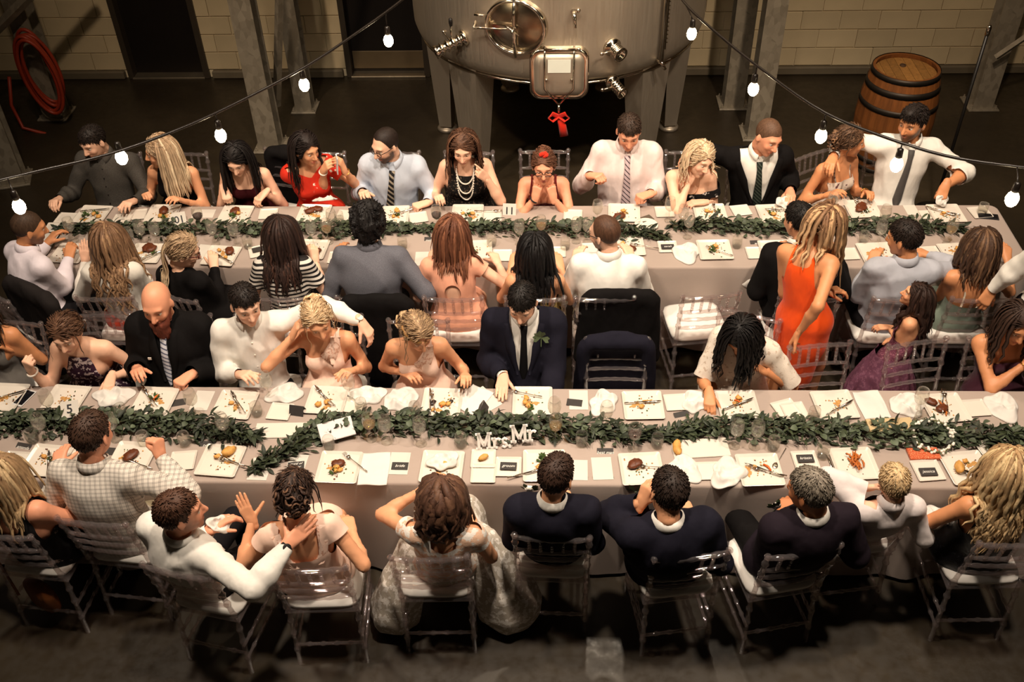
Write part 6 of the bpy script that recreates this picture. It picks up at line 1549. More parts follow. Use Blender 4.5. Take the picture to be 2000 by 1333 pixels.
def tent(px, py, rot, owner):
    """upright folded slate card seen from its back"""
    p = T(px, py); c = empty('place_card', (p[0], p[1], TOP), math.radians(rot)); tag(c, 'folded slate grey place card standing near %s' % owner, 'place card', 'slate place cards')
    for s_ in (-1, 1): MB().box((0, s_*.016, .028), (.088, .0018, .062), rotx(s_*.5)).build('card_face', m_slate, c)
def number(px, py, rot, txt, label, tilt, flip=False, zo=.03):
    p = T(px, py, TOP+zo); c = empty('table_number', p, 0); c.rotation_euler = (math.radians(tilt), 0, math.radians(rot)); tag(c, label, 'table number', 'table numbers')
    MB().rbox((0, 0, 0), (.10, .10, .003), .0006).build('number_card', m_paper, c)
    link('lettering', text_mesh(txt, .075, m_ink, .0004, 0, .0012), c, (0, 0, .0022), (0, 0, math.pi if flip else 0))
    MB().tube([(0, .0, -.003), (0, .02, -.045-zo*.6)], .004, 6).build('easel_leg', m_paper, c)
# ---- napkins: crumpled cloth sheets
def napkin_mesh(seed, L=.2, W=.16, h=.035, folded=False):
    rg = np.random.default_rng(seed); nx, ny = 30, 26; X, Y = np.meshgrid(np.linspace(-1, 1, nx), np.linspace(-1, 1, ny), indexing='ij'); Z = np.zeros_like(X)
    if not folded:      # pull the square into a loose rounded heap with a few sharp folds
        m = 1/np.maximum(1.0, np.hypot(X, Y)**1.0/np.maximum(np.abs(X), np.abs(Y)).clip(1e-3)); X, Y = X*m, Y*m
    A = np.arctan2(Y, X); R = np.hypot(X, Y)
    rad = 1+(0.0 if folded else 1.0)*sum(rg.uniform(.05, .13)*np.sin(k*A+rg.uniform(0, 6)) for k in (2, 3, 5))
    for k in range(9):
        a = rg.uniform(0, 6.28); f = rg.uniform(1.2, 4.5); w_ = X*math.cos(a)+Y*math.sin(a)+.25*np.sin(2.3*(Y*math.cos(a)-X*math.sin(a))+rg.uniform(0, 6)); Z += rg.uniform(.3, 1)/f*(1-np.abs(np.sin(f*w_+rg.uniform(0, 6))))**1.5
    Z = (Z-Z.min())/(Z.max()-Z.min())*h*(.30 if folded else 1.0); e = np.clip((1-(np.maximum(np.abs(X), np.abs(Y)) if folded else R))*3, 0, 1); Z = Z*(.25+.75*e)+.005
    PX_, PY_ = X*rad*L/2*(1+.03*np.sin(3*Y+1)), Y*rad*W/2*(1+.03*np.sin(3*X)); n = nx*ny
    V = np.concatenate([np.stack([PX_, PY_, Z], -1).reshape(-1, 3), np.stack([PX_*.98, PY_*.98, np.zeros_like(Z)], -1).reshape(-1, 3)])
    i, j = np.meshgrid(np.arange(nx-1), np.arange(ny-1), indexing='ij'); a = (i*ny+j).ravel(); q = np.stack([a, a+ny, a+ny+1, a+1], 1)
    ring = [k*ny for k in range(nx)]+[(nx-1)*ny+k for k in range(1, ny)]+[k*ny+ny-1 for k in range(nx-2, -1, -1)]+[k for k in range(ny-2, 0, -1)]
    ring = np.array(ring); r2 = np.roll(ring, -1); sideq = np.stack([ring, ring+n, r2+n, r2], 1)
    return npmesh('napkin', V, [q, q[:, ::-1]+n, sideq], [m_nap])
NPM = [napkin_mesh(k, .2, .17, .05) for k in range(5)]; NPF = [napkin_mesh(20+k, .14, .2, .03, True) for k in range(2)]
def napkin(px, py, rot, owner, folded=False, sc=1.0, z=TOP, place='beside'):
    p = T(px, py, z); PLN[0] += 1; ms = NPF if folded else NPM
    lay('napkin', ms[PLN[0] % len(ms)], p, math.radians(rot), fit16('%s white cloth napkin %s %s' % ('folded' if folded else 'crumpled', place, owner), 'white napkin %s %s' % (place, owner)), 'napkin', 'white napkins', z=z, sc=sc)
# ---- glasses
def shell(prof_out, th, n=20):
    inner = [(max(r-th, .0), z+(th if i == 0 else 0)) for i, (r, z) in enumerate(prof_out)]; return prof_out+[(inner[-1][0], prof_out[-1][1])]+inner[::-1]
def tumbler():
    t = empty('tumbler'); MB().lathe(shell([(0, 0), (.026, 0), (.031, .006), (.036, .035), (.036, .06), (.033, .088)], .0022), 22, cap=False).build('glass_bowl', m_glass, t, True); MB().lathe([(0, .006), (.028, .007), (.033, .034), (.0335, .046), (0, .046)], 20).build('water', m_water, t, True); return t
def wineglass(fill):
    t = empty('wine_glass'); b = [(.004, .085), (.018, .092), (.034, .112), (.040, .140), (.038, .170), (.032, .198)]
    MB().lathe([(.034, 0), (.034, .002), (.012, .005), (.004, .012), (.0035, .08), (.006, .088), (0, .088)], 22).build('stem', m_glass, t, True)
    MB().lathe(shell(b, .0016), 22, cap=False).build('glass_bowl', m_glass, t, True)
    if fill: lv = .132; MB().lathe([(0, .09), (.016, .0945), (.0315, .113), (.0365, lv), (0, lv)], 20).build('wine', fill, t, True)
    return t
PROTO = {}
def glass(px, py, kind, label, z=None):
    """px,py = where the glass bowl is seen"""
    if kind not in PROTO:
        o = tumbler() if kind == 't' else wineglass(dict(w=None, r=m_redw, y=m_whitew)[kind]); PROTO[kind] = o
    else: o = copy_tree(PROTO[kind])
    p = at(px, py, TOP+(.045 if kind == 't' else .14)); o.location = (p[0], p[1], TOP); o.rotation_euler = (0, 0, random.uniform(0, 6)); tag(o, label, 'glass', 'water tumblers' if kind == 't' else 'wine glasses')
# ---- far table, far side
o = ['the guest in dark grey', 'the guest in pearls and plain black', 'the guest in the maroon top', 'the guest in red', 'the guest in pale blue', 'the guest in black lace', 'the guest with fists under chin', 'the guest in pale pink', 'the guest in black floral', 'the guest in the open black jacket', 'the guest in the strappy floral dress', 'the guest with the grey tie']
plate(181, 419, -4, o[0], 'sgppg', 'K', cpos=(.0, .05, -75)); side(128, 426, -4, o[0]); plate(318, 417, 0, o[1], 'smpg'); side(238, 429, 0, o[1]); side(268, 419, 8, o[1], 'behind the glasses near')
plate(460, 419, -3, o[2], 'mspgp'); menu(398, 418, 90, o[2]); plate(613, 417, -3, o[3], 'smms', 'F', cpos=(-.05, .05, -120)); side(524, 418, 4, o[3]); menu(671, 423, -8, o[3], 'right of')
plate(768, 420, 3, o[4], 'ppgspp', 'K', cpos=(.07, .03, -62)); side(817, 425, 14, o[4], 'right of'); plate(913, 417, 0, o[5], 'fpfpgs', 'F', cpos=(.15, .02, -90)); side(962, 422, 2, o[5], 'right of')
side(1119, 420, -3, o[6]); plate(1219, 416, -3, o[7], 'mhpgs'); side(1298, 414, 2, o[7], 'right of'); plate(1387, 416, 2, o[8], 'gspp', 'F', cpos=(.04, .03, 0)); side(1447, 411, 10, o[8], 'right of')
plate(1512, 417, 4, o[9], 'ssgp', 'K', cpos=(.05, .03, 80)); side(1568, 408, 0, o[9], 'right of'); plate(1684, 408, 4, o[10], 'mmg', 'KF', cpos=(-.02, .05, 6)); menu(1780, 411, 3, o[11], 'left of', .8); side(1812, 419, 5, o[11], 'left of', .8)
plate(1848, 417, 2, o[11], 'spsc', 'KF', cpos=(-.03, .02, -125)); side(1914, 415, 8, o[11], 'right of', 1.05); glass(1920, 408, 't', 'tumbler on the side plate at the right end of the far table')
number(136, 800, 14, '5', 'white table number card reading 5 on the near table', 38, zo=.085); number(350, 428, 20, '10', 'white table number card reading 10 among the wine glasses', 48, True); number(995, 411, -4, '11', 'white table number card reading 11 beside the guest with fists under chin', 60, True)
# ---- far table, near side
n = ['the guest in white at the left table end', 'the guest in cream', 'the guest in black with glasses', 'the guest in the striped tee', 'the guest in slate grey', 'the guest in the cut-out dress', 'the guest in yellow floral', 'the guest in crisp white', 'the empty chair beside the orange dress', 'the guest behind the orange dress', 'the guest in pale blue-grey', 'the guest in sage green']
plate(136, 495, -4, n[0], 'ss'); side(105, 444, 2, n[0], 'in front of', .9); menu(92, 470, 0, n[0], 'in front of', 1.1); plate(286, 495, -2, n[1], 'mmsg', 'KF', cpos=(.05, -.02, -50)); plate(432, 500, -6, n[2], 'mpps', 'KF', cpos=(.02, -.03, 58)); menu(397, 492, -8, n[2], 'left of')
side(505, 491, 20, n[3], 'left of'); card(505, 487, 24, [], n[3], TOP+.012); plate(607, 487, -4, n[3], 'mms'); side(660, 503, 0, n[4], 'left of'); side(680, 447, 0, n[4], 'in front of', .9); menu(826, 506, 2, n[5], 'left of'); plate(929, 489, 4, n[5], 'mgs')
side(981, 499, 0, n[6], 'left of'); side(1088, 492, 0, n[6], 'right of', .9); side(1156, 486, 3, n[7], 'in front of'); plate(1226, 481, 3, n[7], 'mp', 'F', cpos=(.12, -.02, 70)); side(1304, 482, 2, n[8], 'left of'); card(1304, 482, 2, ['sarah'], n[8], TOP+.012)
napkin(1340, 496, 80, n[8], sc=1.15, place='over the table edge by'); plate(1396, 488, 2, n[8], 'ggpps', 'F', cpos=(.03, -.03, 55)); side(1477, 494, 2, n[9], 'left of'); card(1478, 476, 4, ['will'], n[9], TOP, 20); plate(1517, 489, 2, n[9], 'sgp'); side(1656, 496, 4, n[10], 'left of')
plate(1712, 494, 4, n[10], 'phpgs'); side(1816, 493, 6, n[11], 'left of'); plate(1872, 495, 5, n[11], 'ps'); card(841, 470, 0, ['melissa'], n[5], TOP, 25)
for a in [(134, 440, 'w', 'near the guest in dark grey'), (272, 447, 'w', 'left one of the pair behind the guest in cream'), (301, 449, 'w', 'right one of the pair behind the guest in cream'), (250, 460, 'w', 'closest to the guest in cream'), (413, 446, 'w', 'standing in the garland below number 10'), (455, 449, 'w', 'in the garland before the guest in maroon'), (607, 447, 'w', 'in front of the striped tee'), (637, 443, 'y', 'holding a little white wine near the guest in red'), (647, 424, 'w', 'right of the plate of the guest in red'),
          (1014, 445, 'w', 'standing just below number 11'), (1057, 437, 'y', 'under the elbows of the guest with fists under chin'), (1126, 441, 'w', 'left of the guest in crisp white'), (1148, 441, 'w', 'touching the guest in crisp white in the picture'), (1167, 406, 'w', 'left of the plate of the guest in pale pink'), (1309, 400, 'w', 'behind the side plate of the guest in pale pink'), (1335, 416, 'w', 'left of the plate of the guest in black floral'), (1346, 432, 'w', 'before the start of the right garland'),
          (1627, 390, 'w', 'in front of the guest in the strappy floral dress'), (1722, 446, 'w', 'left of the guest in pale blue-grey'), (1860, 444, 'y', 'with white wine near the right table end'), (1730, 416, 'w', 'right of the plate of the guest in the strappy floral dress')]:
    glass(a[0], a[1], a[2], 'stemmed wine glass '+a[3])
for a in [(385, 418, 'holding red wine behind number 10'), (852, 416, 'holding red wine before the guest in black lace')]: glass(a[0], a[1], 'r', 'stemmed glass '+a[2])
for a in [(483, 474, 'left of the striped tee'), (786, 475, 'right of the guest in slate grey'), (960, 470, 'right of the guest in the cut-out dress'), (1104, 476, 'right of the guest in yellow floral'), (1440, 473, 'right of the salad plate'), (1688, 464, 'in front of the guest in pale blue-grey'), (662, 425, 'between the guest in red and the guest in pale blue')]: glass(a[0], a[1], 't', 'clear water tumbler '+a[2])
# ---- near table, far side
r = ['the guest at the left edge', 'the guest in purple print', 'the guest with the white striped tie', 'the guest with the watch', 'the guest with a hand in the hair', 'the guest in peach looking down', 'the groomsman', 'the chair with the navy jacket', 'the guest in white lace', 'the chair held by the guest in orange', 'the chair before the child in purple', 'the bridesmaid at the right edge']
plate(8, 776, -3, r[0], 'ss', 'K', cpos=(.04, .02, -60)); side(12, 800, 20, r[0], 'in front of', .8); plate(128, 780, -5, r[1], 'sg', 'K', cpos=(-.02, -.09, -80)); napkin(222, 777, 0, r[1], sc=1.1); plate(302, 784, -4, r[2], 'csg', 'KF', cpos=(-.06, .04, 40)); menu(395, 783, -3, r[2], 'right of'); card(348, 787, 14, [], r[2], TOP)
plate(459, 791, -5, r[3], 'sp', 'KF', cpos=(.0, .02, 35)); napkin(556, 771, 10, r[4], sc=1.05, place='left of'); side(547, 804, -6, r[4], 'left of'); tent(582, 806, -10, r[4]); plate(638, 782, -3, r[4], 'pps', 'KF', cpos=(-.03, .03, 40)); side(690, 792, -10, r[4], 'right of', .9); napkin(718, 774, 0, r[4], place='right of')
napkin(784, 783, 20, r[5], sc=1.1, place='left of'); plate(863, 786, -2, r[5], 'hhpcps', 'KF', cpos=(-.07, .0, 8)); napkin(925, 782, -30, r[5], True, 1.1, place='right of'); menu(945, 782, 40, r[6], 'left of', 1.2); tent(942, 805, 80, r[6]); plate(1040, 783, 0, r[6], 'pspgp', 'F', cpos=(-.04, .05, 75))
menu(1130, 782, 0, r[6], 'right of'); card(1122, 787, -8, [], r[6], TOP+.003); napkin(1178, 789, 70, r[7], place='left of'); plate(1256, 792, 2, r[7], 'sps', 'K', cpos=(.0, .02, -86)); side(1321, 786, 5, r[7], 'right of'); card(1332, 813, 15, [], r[7], TOP, 20); napkin(1357, 787, 80, r[8], place='left of', sc=.9)
plate(1441, 791, 3, r[8], 'psc', 'K', cpos=(.0, .0, -65)); side(1535, 798, 20, r[9], 'left of'); side(1552, 803, 10, r[9], 'nearest left of'); plate(1630, 791, 5, r[9], 's', 'K', cpos=(.02, -.03, -60)); napkin(1702, 792, 6, r[10], True, 1.15, place='far left of'); napkin(1772, 793, 10, r[10], sc=1.1, place='close left of')
plate(1846, 797, 6, r[10], 'mmfff', 'KF', cpos=(.0, .05, -20)); side(1905, 797, 6, r[10], 'right of'); napkin(1957, 797, 80, r[11], sc=1.15)
# ---- near table, near side
q = ['the guest in pale-flowered black', 'the guest in the plaid shirt', 'the guest stretching an arm', 'the guest in peach lace', 'the bride', 'the groom', 'the best man', 'the guest in dark plum', 'the child in white', 'the guest in sequins']
side(28, 900, -4, q[0], 'left of'); card(45, 875, -12, ['amanda'], q[0], TOP, 20); plate(90, 900, -6, q[0], 'gp', 'KF', cpos=(.03, -.03, 25)); side(152, 896, -6, q[1], 'left of'); plate(258, 894, -4, q[1], 'ms', 'K', cpos=(.05, -.05, 72)); side(357, 900, 6, q[1], 'right of', 1.05); card(213, 882, -6, [], q[1], TOP)
plate(431, 900, -5, q[2], 'bps', 'KF', cpos=(.05, .0, 70)); card(404, 871, 0, ['tyler'], q[2], TOP, 20); menu(508, 917, -2, q[3], 'far left of'); menu(579, 909, -4, q[3], 'left of', .95); card(578, 910, 8, ['maid of', 'honor'], q[3], TOP+.004); plate(662, 913, -2, q[3], 'mcppgps', 'F', cpos=(.09, .03, 50)); napkin(731, 917, 2, q[3], True, 1.2, place='right of')
menu(780, 906, -1, q[4], 'left of'); card(781, 911, -1, ['bride'], q[4], TOP+.004); plate(863, 912, -2, q[4], 'hhsgp'); napkin(866, 902, 20, q[4], sc=.8, z=TOP+.02, place='on the plate of'); side(944, 896, 0, q[5], 'left of', 1., True); side(944, 925, 0, q[5], 'nearest left of'); side(993, 912, 0, q[5], 'close left of', 1.05); card(993, 911, -2, ['groom'], q[5], TOP+.012)
plate(1063, 910, 1, q[5], 'pgpgs', 'K', cpos=(-.1, -.06, -70)); menu(1130, 919, -1, q[5], 'right of', .9); menu(1176, 916, 3, q[6], 'left of'); card(1182, 885, 0, ['best man'], q[6], TOP, 20); plate(1253, 916, 4, q[6], 'mcs', 'F', cpos=(.07, .0, 82)); napkin(1338, 918, 110, q[6], place='right of', sc=1.0); side(1383, 920, 3, q[7], 'left of', .95)
napkin(1421, 926, 84, q[7], place='close left of', sc=1.1); plate(1484, 918, 3, q[7], 'cps', 'KF', cpos=(.02, -.01, 62)); side(1573, 899, 4, q[8], 'left of'); card(1573, 896, 3, ['kristin'], q[8], TOP+.012); plate(1669, 906, 4, q[8], 'ffffffffffffffffffff'); lay('knife', KN, T(1627, 922), .1, 'silver knife on the cloth left of the child in white', 'knife', 'used cutlery')
lay('spoon', SPN, T(1523, 897), 2.6, 'silver spoon on the cloth right of the plate of the guest in dark plum', 'spoon'); side(1812, 919, 6, q[9], 'left of', 1.1); card(1813, 922, 3, ['jessica'], q[9], TOP+.012); plate(1888, 914, 7, q[9], 'pbs', 'KF', cpos=(.02, -.05, 70)); plate(1952, 884, 14, q[9], 'h', '', 'behind the head of', .85)
for a in [(75, 826, 'w', 'in the garland left of the plaid-shirted guest'), (90, 780, 'w', 'left of the plate of the guest in purple print'), (215, 826, 'w', 'right of the plaid-shirted guest'), (372, 778, 'w', 'before the hands by the white striped tie'), (434, 826, 'w', 'at the end of the left garland'), (519, 745, 'w', 'by the hand of the guest with the watch'), (680, 748, 'w', 'in front of the guest with a hand in the hair'), (720, 825, 'y', 'left of the three in the middle garland'), (751, 830, 'w', 'middle of the three in the middle garland'), (819, 834, 'w', 'right of the three in the middle garland'),
          (1085, 828, 'y', 'right of the white letters'), (1083, 795, 'w', 'right of the plate of the groomsman'), (1185, 803, 'w', 'in front of the navy jacket chair'), (1440, 838, 'w', 'left of the pair before the guest in dark plum'), (1480, 840, 'w', 'right of the pair before the guest in dark plum'), (1800, 776, 'w', "behind the chair before the child in purple plate")]:
    glass(a[0], a[1], a[2], 'stemmed wine glass '+a[3])
glass(1240, 845, 'r', 'stemmed glass of red wine between the two right garlands')
for a in [(61, 852, 'left of the plaid-shirted guest'), (236, 803, 'behind the plaid-shirted guest'), (279, 857, 'left of the raised thumb'), (359, 858, 'right of the raised thumb'), (500, 800, 'right of the plate of the guest with the watch'), (642, 866, 'left of the plate of the guest in peach lace'), (705, 793, 'among the napkins near the hand-in-hair guest'), (810, 800, 'left of the plate of the guest in peach looking down'), (900, 861, 'left of the white letters'), (1136, 858, 'behind the groom'), (1284, 862, 'behind the best man'), (1511, 867, 'behind the guest in dark plum'), (1608, 882, 'left of the plate of fries'), (1903, 842, 'right of the flower crown'), (1797, 820, 'behind the flower crown'), (1590, 810, 'in front of the held chair')]: glass(a[0], a[1], 't', 'clear water tumbler '+a[2])
# ---- trays, boxes, phones, letters, crown
def tray(px, py, rot, w, d, label):
    p = T(px, py); t = MB(); t.rbox((0, 0, .004), (w, d, .008), .003); t2 = t.build('serving_tray', m_china, None, loc=(p[0], p[1], TOP), rot=(0, 0, math.radians(rot))); tag(t2, label, 'tray'); return p
tray(555, 842, 2, .34, .12, 'long white serving tray between the two left garlands'); pb = tray(1368, 877, 5, .32, .14, 'long white serving tray behind the best man')
lay('bread_roll', FOOD['b'][1][0], T(1321, 876), 1.4, 'torn bread roll on the long tray behind the best man', 'food', z=TOP+.009); lay('bread_roll', FOOD['b'][1][1], T(1322, 884), 1.8, 'smaller bread end on the tray behind the best man', 'food', z=TOP+.009)
def phone(p, rot, label, R=None, dark=(20, 20, 24), body=(30, 28, 28)):
    c = empty('phone', p); tag(c, label, 'phone'); k = 'phone_%d' % body[0]
    R = R if R is not None else rotz(math.radians(rot)); c.rotation_euler = Matrix(R.tolist()).to_euler()
    MB().rbox((0, 0, .004), (.07, .142, .008), .003).build('phone_body', M(k, body, .35), c); MB().rbox((0, 0, .0083), (.064, .118, .0006), .0002).build('screen', M('phone_glass', dark, .08, spec=.6), c)
p = T(48, 779); phone((p[0], p[1], TOP), -18, 'white-edged smartphone on the cloth near the left edge', body=(214, 212, 210)); p = T(197, 806); phone((p[0], p[1], TOP), -20, 'black smartphone lying behind the plaid-shirted guest'); p = T(1930, 424); phone((p[0], p[1], TOP), 80, 'black smartphone at the right end of the far table')
pp = (RW.handR[0]+RW.handL[0])/2+RW.handR[1][:, 1]*.07+np.array([.0, -.03, .03]); phone(pp, 0, 'white smartphone held up by the guest in red', R=np.stack([nrm([-.3, .9, .1]), nrm([.1, 0, 1]), np.cross(nrm([-.3, .9, .1]), nrm([.1, 0, 1]))], 1), body=(214, 208, 204))
def boxy(name, px, py, rot, dims, c, label, cat, z=TOP, R=None, mat=None):
    p = T(px, py, z); o = MB().rbox((0, 0, dims[2]/2), dims, .003).build(name, mat or M(name+'_'+str(c[0]), c, .6, var=.04), None, loc=(p[0], p[1], z), rot=(0, 0, math.radians(rot))); tag(o, label, cat); return o
b = boxy('card_envelope', 657, 840, 22, (.20, .13, .008), (214, 208, 206), 'grey-white marbled card lying tilted on the middle garland', 'card', TOP+.05); b.rotation_euler = (math.radians(14), 0, math.radians(22))
boxy('gift_envelope', 1738, 834, 4, (.26, .10, .022), (196, 172, 130), 'flat tan box lying on the right garland', 'box', TOP+.02); boxy('clutch_box', 1803, 890, 3, (.17, .085, .02), (176, 74, 44), 'copper glitter clutch beside the place card at the right', 'clutch', mat=p_blotch('copper_glitter', (190, 84, 50), [(240, 170, 130)], 200, .58, .3)); boxy('dark_napkin', 1262, 428, 30, (.10, .07, .006), (84, 74, 62), 'dark grey square coaster right of the plate of the guest in pale pink', 'coaster')
p = T(1262, 442); tag(MB().lathe([(0, 0), (.05, 0), (.085, .012), (.088, .014), (.083, .014), (.05, .004), (0, .004)], 28).build('saucer', m_china, None, True, loc=(p[0], p[1], TOP)), 'round white saucer at the end of the middle garland', 'plate')
# standing white letters
def letters():
    p = T(992, 876); root = empty('letter_sign', (p[0], p[1], TOP+.004)); root.rotation_euler = (math.radians(-22), 0, math.radians(6)); tag(root, 'white wooden letters reading Mrs and Mr standing in the garland', 'letters')
    mw = M('white_painted_wood', (238, 234, 228), .5, var=.02); th = .016
    def bar(mb, x0, z0, x1, z1, w): d = nrm([x1-x0, 0, z1-z0]); L = math.hypot(x1-x0, z1-z0); R = np.stack([np.cross([0, 1., 0], d), [0, 1., 0], d], 1); mb.box(((x0+x1)/2, 0, (z0+z1)/2), (w, th, L), R)
    def Mm(x, z, h, w):
        mb = MB(); bar(mb, x+.012, z, x+.012, z+h, .016); bar(mb, x+w-.012, z, x+w-.012, z+h, .016); bar(mb, x+.012, z+h-.006, x+w/2, z+.022, .015); bar(mb, x+w-.012, z+h-.006, x+w/2, z+.022, .015)
        for xx in (x+.012, x+w-.012): mb.box((xx, 0, z+.005), (.034, th, .010))
        for xx in (x+.008, x+w-.008): mb.box((xx, 0, z+h-.005), (.028, th, .010))
        mb.build('letter', mw, root)
    def rr_(x, z, h):
        mb = MB(); bar(mb, x+.012, z, x+.012, z+h, .015); mb.box((x+.012, 0, z+.005), (.034, th, .010)); mb.box((x+.006, 0, z+h-.005), (.022, th, .010)); mb.tube([(x+.016, 0, z+h-.024), (x+.024, 0, z+h-.010), (x+.036, 0, z+h-.006), (x+.044, 0, z+h-.014)], [.007, .008, .009, .010], 6); mb.build('letter', mw, root)
    def ss(x, z, h): MB().tube([(x+.034, 0, z+h-.014), (x+.022, 0, z+h-.005), (x+.010, 0, z+h-.014), (x+.014, 0, z+h*.55), (x+.028, 0, z+h*.42), (x+.034, 0, z+.016), (x+.020, 0, z+.005), (x+.006, 0, z+.014)], .0085, 6).build('letter', mw, root)
    Mm(-.175, 0, .10, .082); rr_(-.087, 0, .066); ss(-.038, 0, .066); MB().lathe([(.009, -th/2), (.009, th/2)], 10, (.012, 0, .009), rotx(math.pi/2)).build('letter', mw, root); Mm(.022, .03, .105, .09); rr_(.116, .03, .07)
letters()
def crown():
    p = T(1823, 852, TOP+.05); root = empty('flower_crown', p); root.rotation_euler = (math.radians(12), math.radians(-4), 0); tag(root, 'crown of tiny white flowers lying on the right garland', 'flower crown'); R = .105; rg = np.random.default_rng(5)
    MB().tube([(R*math.cos(a), R*math.sin(a), 0) for a in np.linspace(0, 6.283, 32, endpoint=False)], .006, 6, closed=True).build('wire_ring', M('crown_stem', (96, 92, 58), .7), root, True)
    fm = MB().ball((0, 0, 0), .009, 7, 5).mesh('flower', M('white_rose', (238, 232, 220), .7), True)
    for k in range(70):
        a = rg.uniform(0, 6.283); link('flower', fm, root, ((R+rg.normal(0, .010))*math.cos(a), (R+rg.normal(0, .010))*math.sin(a), rg.uniform(-.004, .014)))
    lf = MB()
    for k in range(90):
        a = rg.uniform(0, 6.283); c = np.array([R*math.cos(a), R*math.sin(a), 0]); d = nrm(rg.normal(size=3)); x = nrm(np.cross(d, rg.normal(size=3))); lf.add([c, c+d*.012-x*.004, c+d*.024, c+d*.012+x*.004], [(0, 1, 2, 3)])
    tag(lf.build('crown_leaves', M('eucalyptus_sprig', (88, 102, 72), .6), root), kind='stuff')
crown()
# ================================================================ garlands
def leaf_mat(name, c):
    t = NT(name); oi = t.n('ShaderNodeObjectInfo'); f = t.noise(t.obj(), 45, 3); c = np.array(lin(c)); k = t.ramp(oi.outputs['Random'], [(0, (.65,)*3), (1, (1.3,)*3)])
    t.set(base=t.mix(1.0, t.ramp(f, [(.3, tuple(c*.75)), (.7, tuple(c*1.2))]), k, 'MULTIPLY'), rough=.55, spec=.35); return t.m
m_l1 = leaf_mat('eucalyptus_leaf', (74, 84, 64)); m_l2 = leaf_mat('willow_leaf', (50, 58, 36)); m_l3 = leaf_mat('dark_leaf', (40, 48, 32))
def leaf_mesh(l, w, mat, n=5, cup=.18):
    mb = MB(); P = []; F = []
    for i in range(n+1):
        t = i/n; ww = w/2*math.sin(math.pi*min(1, t*.96+.02))**.75; z = cup*l*t*(1-t)*2; P += [(t*l, -ww, z+ww*.35), (t*l, 0, z), (t*l, ww, z+ww*.35)]
    for i in range(n):
        for k in (0, 1): a = 3*i+k; F.append((a, a+3, a+4, a+1))
    return mb.add(P, F)
LM = [leaf_mesh(.045, .040, m_l1).mesh('leaf', m_l1, True), leaf_mesh(.036, .034, m_l1).mesh('leaf', m_l1, True), leaf_mesh(.060, .016, m_l2).mesh('leaf', m_l2, True), leaf_mesh(.072, .022, m_l3).mesh('leaf', m_l3, True)]
LRAW = [(leaf_mesh(.040, .034, m_l1, 3), 0), (leaf_mesh(.055, .015, m_l2, 3), 1), (leaf_mesh(.060, .020, m_l3, 3), 2)]
def garland(path, label, seed, n_leaf=170, n_fill=950, width=.085, euca=(.5,)):
    rg = np.random.default_rng(seed); P = np.array([T(a, b, TOP+.02) for a, b in path]); L = np.r_[0, np.cumsum(np.linalg.norm(np.diff(P, axis=0), axis=1))]; o = P[0].copy(); o[2] = TOP
    root = empty('leaf_garland', o); tag(root, label, 'garland', 'eucalyptus garlands')
    def pos(s): return np.array([np.interp(s, L, P[:, k]) for k in range(3)])
    MB().tube([pos(s)-o for s in np.linspace(0, L[-1], 24)], .008, 6).build('stem', M('garland_stem', (70, 58, 38), .8), root, True)
    V = []; F = []; MI = []; nv = 0
    def place(s, lvl):
        c = pos(s); t = nrm(pos(min(s+.02, L[-1]))-pos(max(s-.02, 0))); sd = np.array([-t[1], t[0], 0]); tap = min(1, 4*s/L[-1]+.25, 4*(1-s/L[-1])+.25)
        u = rg.normal()*width*.55*tap; u = float(np.clip(u, -width*1.2, width*1.2)); hmax = .055*tap*max(0, 1-(u/(width*1.3))**2)
        z = TOP+.006+(hmax*rg.uniform(.0, .8) if lvl == 0 else hmax*rg.uniform(.7, 1.15)+.006); q = np.array([c[0]+sd[0]*u, c[1]+sd[1]*u, z])
        az = math.atan2(t[1], t[0])+rg.choice([0, math.pi], p=[.7, .3])+rg.normal(0, .7)+.5*np.sign(u); el = rg.uniform(-.25, .55) if lvl else rg.uniform(-.2, .5)
        return q, rotz(az)@roty(-el)@rotx(rg.normal(0, .5))
    e = lambda s: euca[min(int(s/L[-1]*len(euca)), len(euca)-1)]
    for k in range(n_fill):
        s = rg.uniform(0, L[-1]); q, R = place(s, 0); mb, mi = LRAW[0] if rg.uniform() < e(s)*.8 else LRAW[rg.integers(1, 3)]
        v = np.array(mb.V)@R.T*rg.uniform(.8, 1.2)+q-o; v[:, 2] = np.maximum(v[:, 2], .002); V.append(v); F.append(np.array(mb.F)+nv); MI += [mi]*len(mb.F); nv += len(v)
    tag(link('foliage', npmesh('foliage', np.concatenate(V), [np.concatenate(F)], [m_l1, m_l2, m_l3], midx=MI), root), kind='stuff')
    for k in range(n_leaf):
        s = L[-1]*(k+rg.uniform())/n_leaf; q, R = place(s, 1); me = LM[rg.integers(0, 2)] if rg.uniform() < e(s) else LM[rg.integers(2, 4)]
        lo = link('leaf', me, root); lo.matrix_local = Matrix.Translation(Vector(q-o))@Matrix(R.tolist()).to_4x4(); lo.scale = (rg.uniform(.85, 1.2),)*3
garland([(108, 446), (300, 450), (450, 448), (620, 448), (835, 447)], 'leafy garland along the left third of the far table', 1, 180, 950, .085, (.3, .6, .8, .6))
garland([(838, 445), (1000, 446), (1150, 446), (1230, 452), (1300, 462)], 'leafy garland in the middle of the far table ending in narrow leaves', 2, 140, 700, .075, (.7, .3, .4, .1))
garland([(1312, 441), (1400, 440), (1500, 445), (1640, 444), (1760, 440), (1880, 447)], 'leafy garland along the right third of the far table', 3, 170, 850, .08, (.2, .9, .9, .4, .2))
garland([(-60, 826), (120, 826), (300, 826), (400, 835), (505, 856)], 'leafy garland at the left of the near table, tapering to narrow leaves', 4, 190, 1000, .085, (.8, .8, .5, .1))
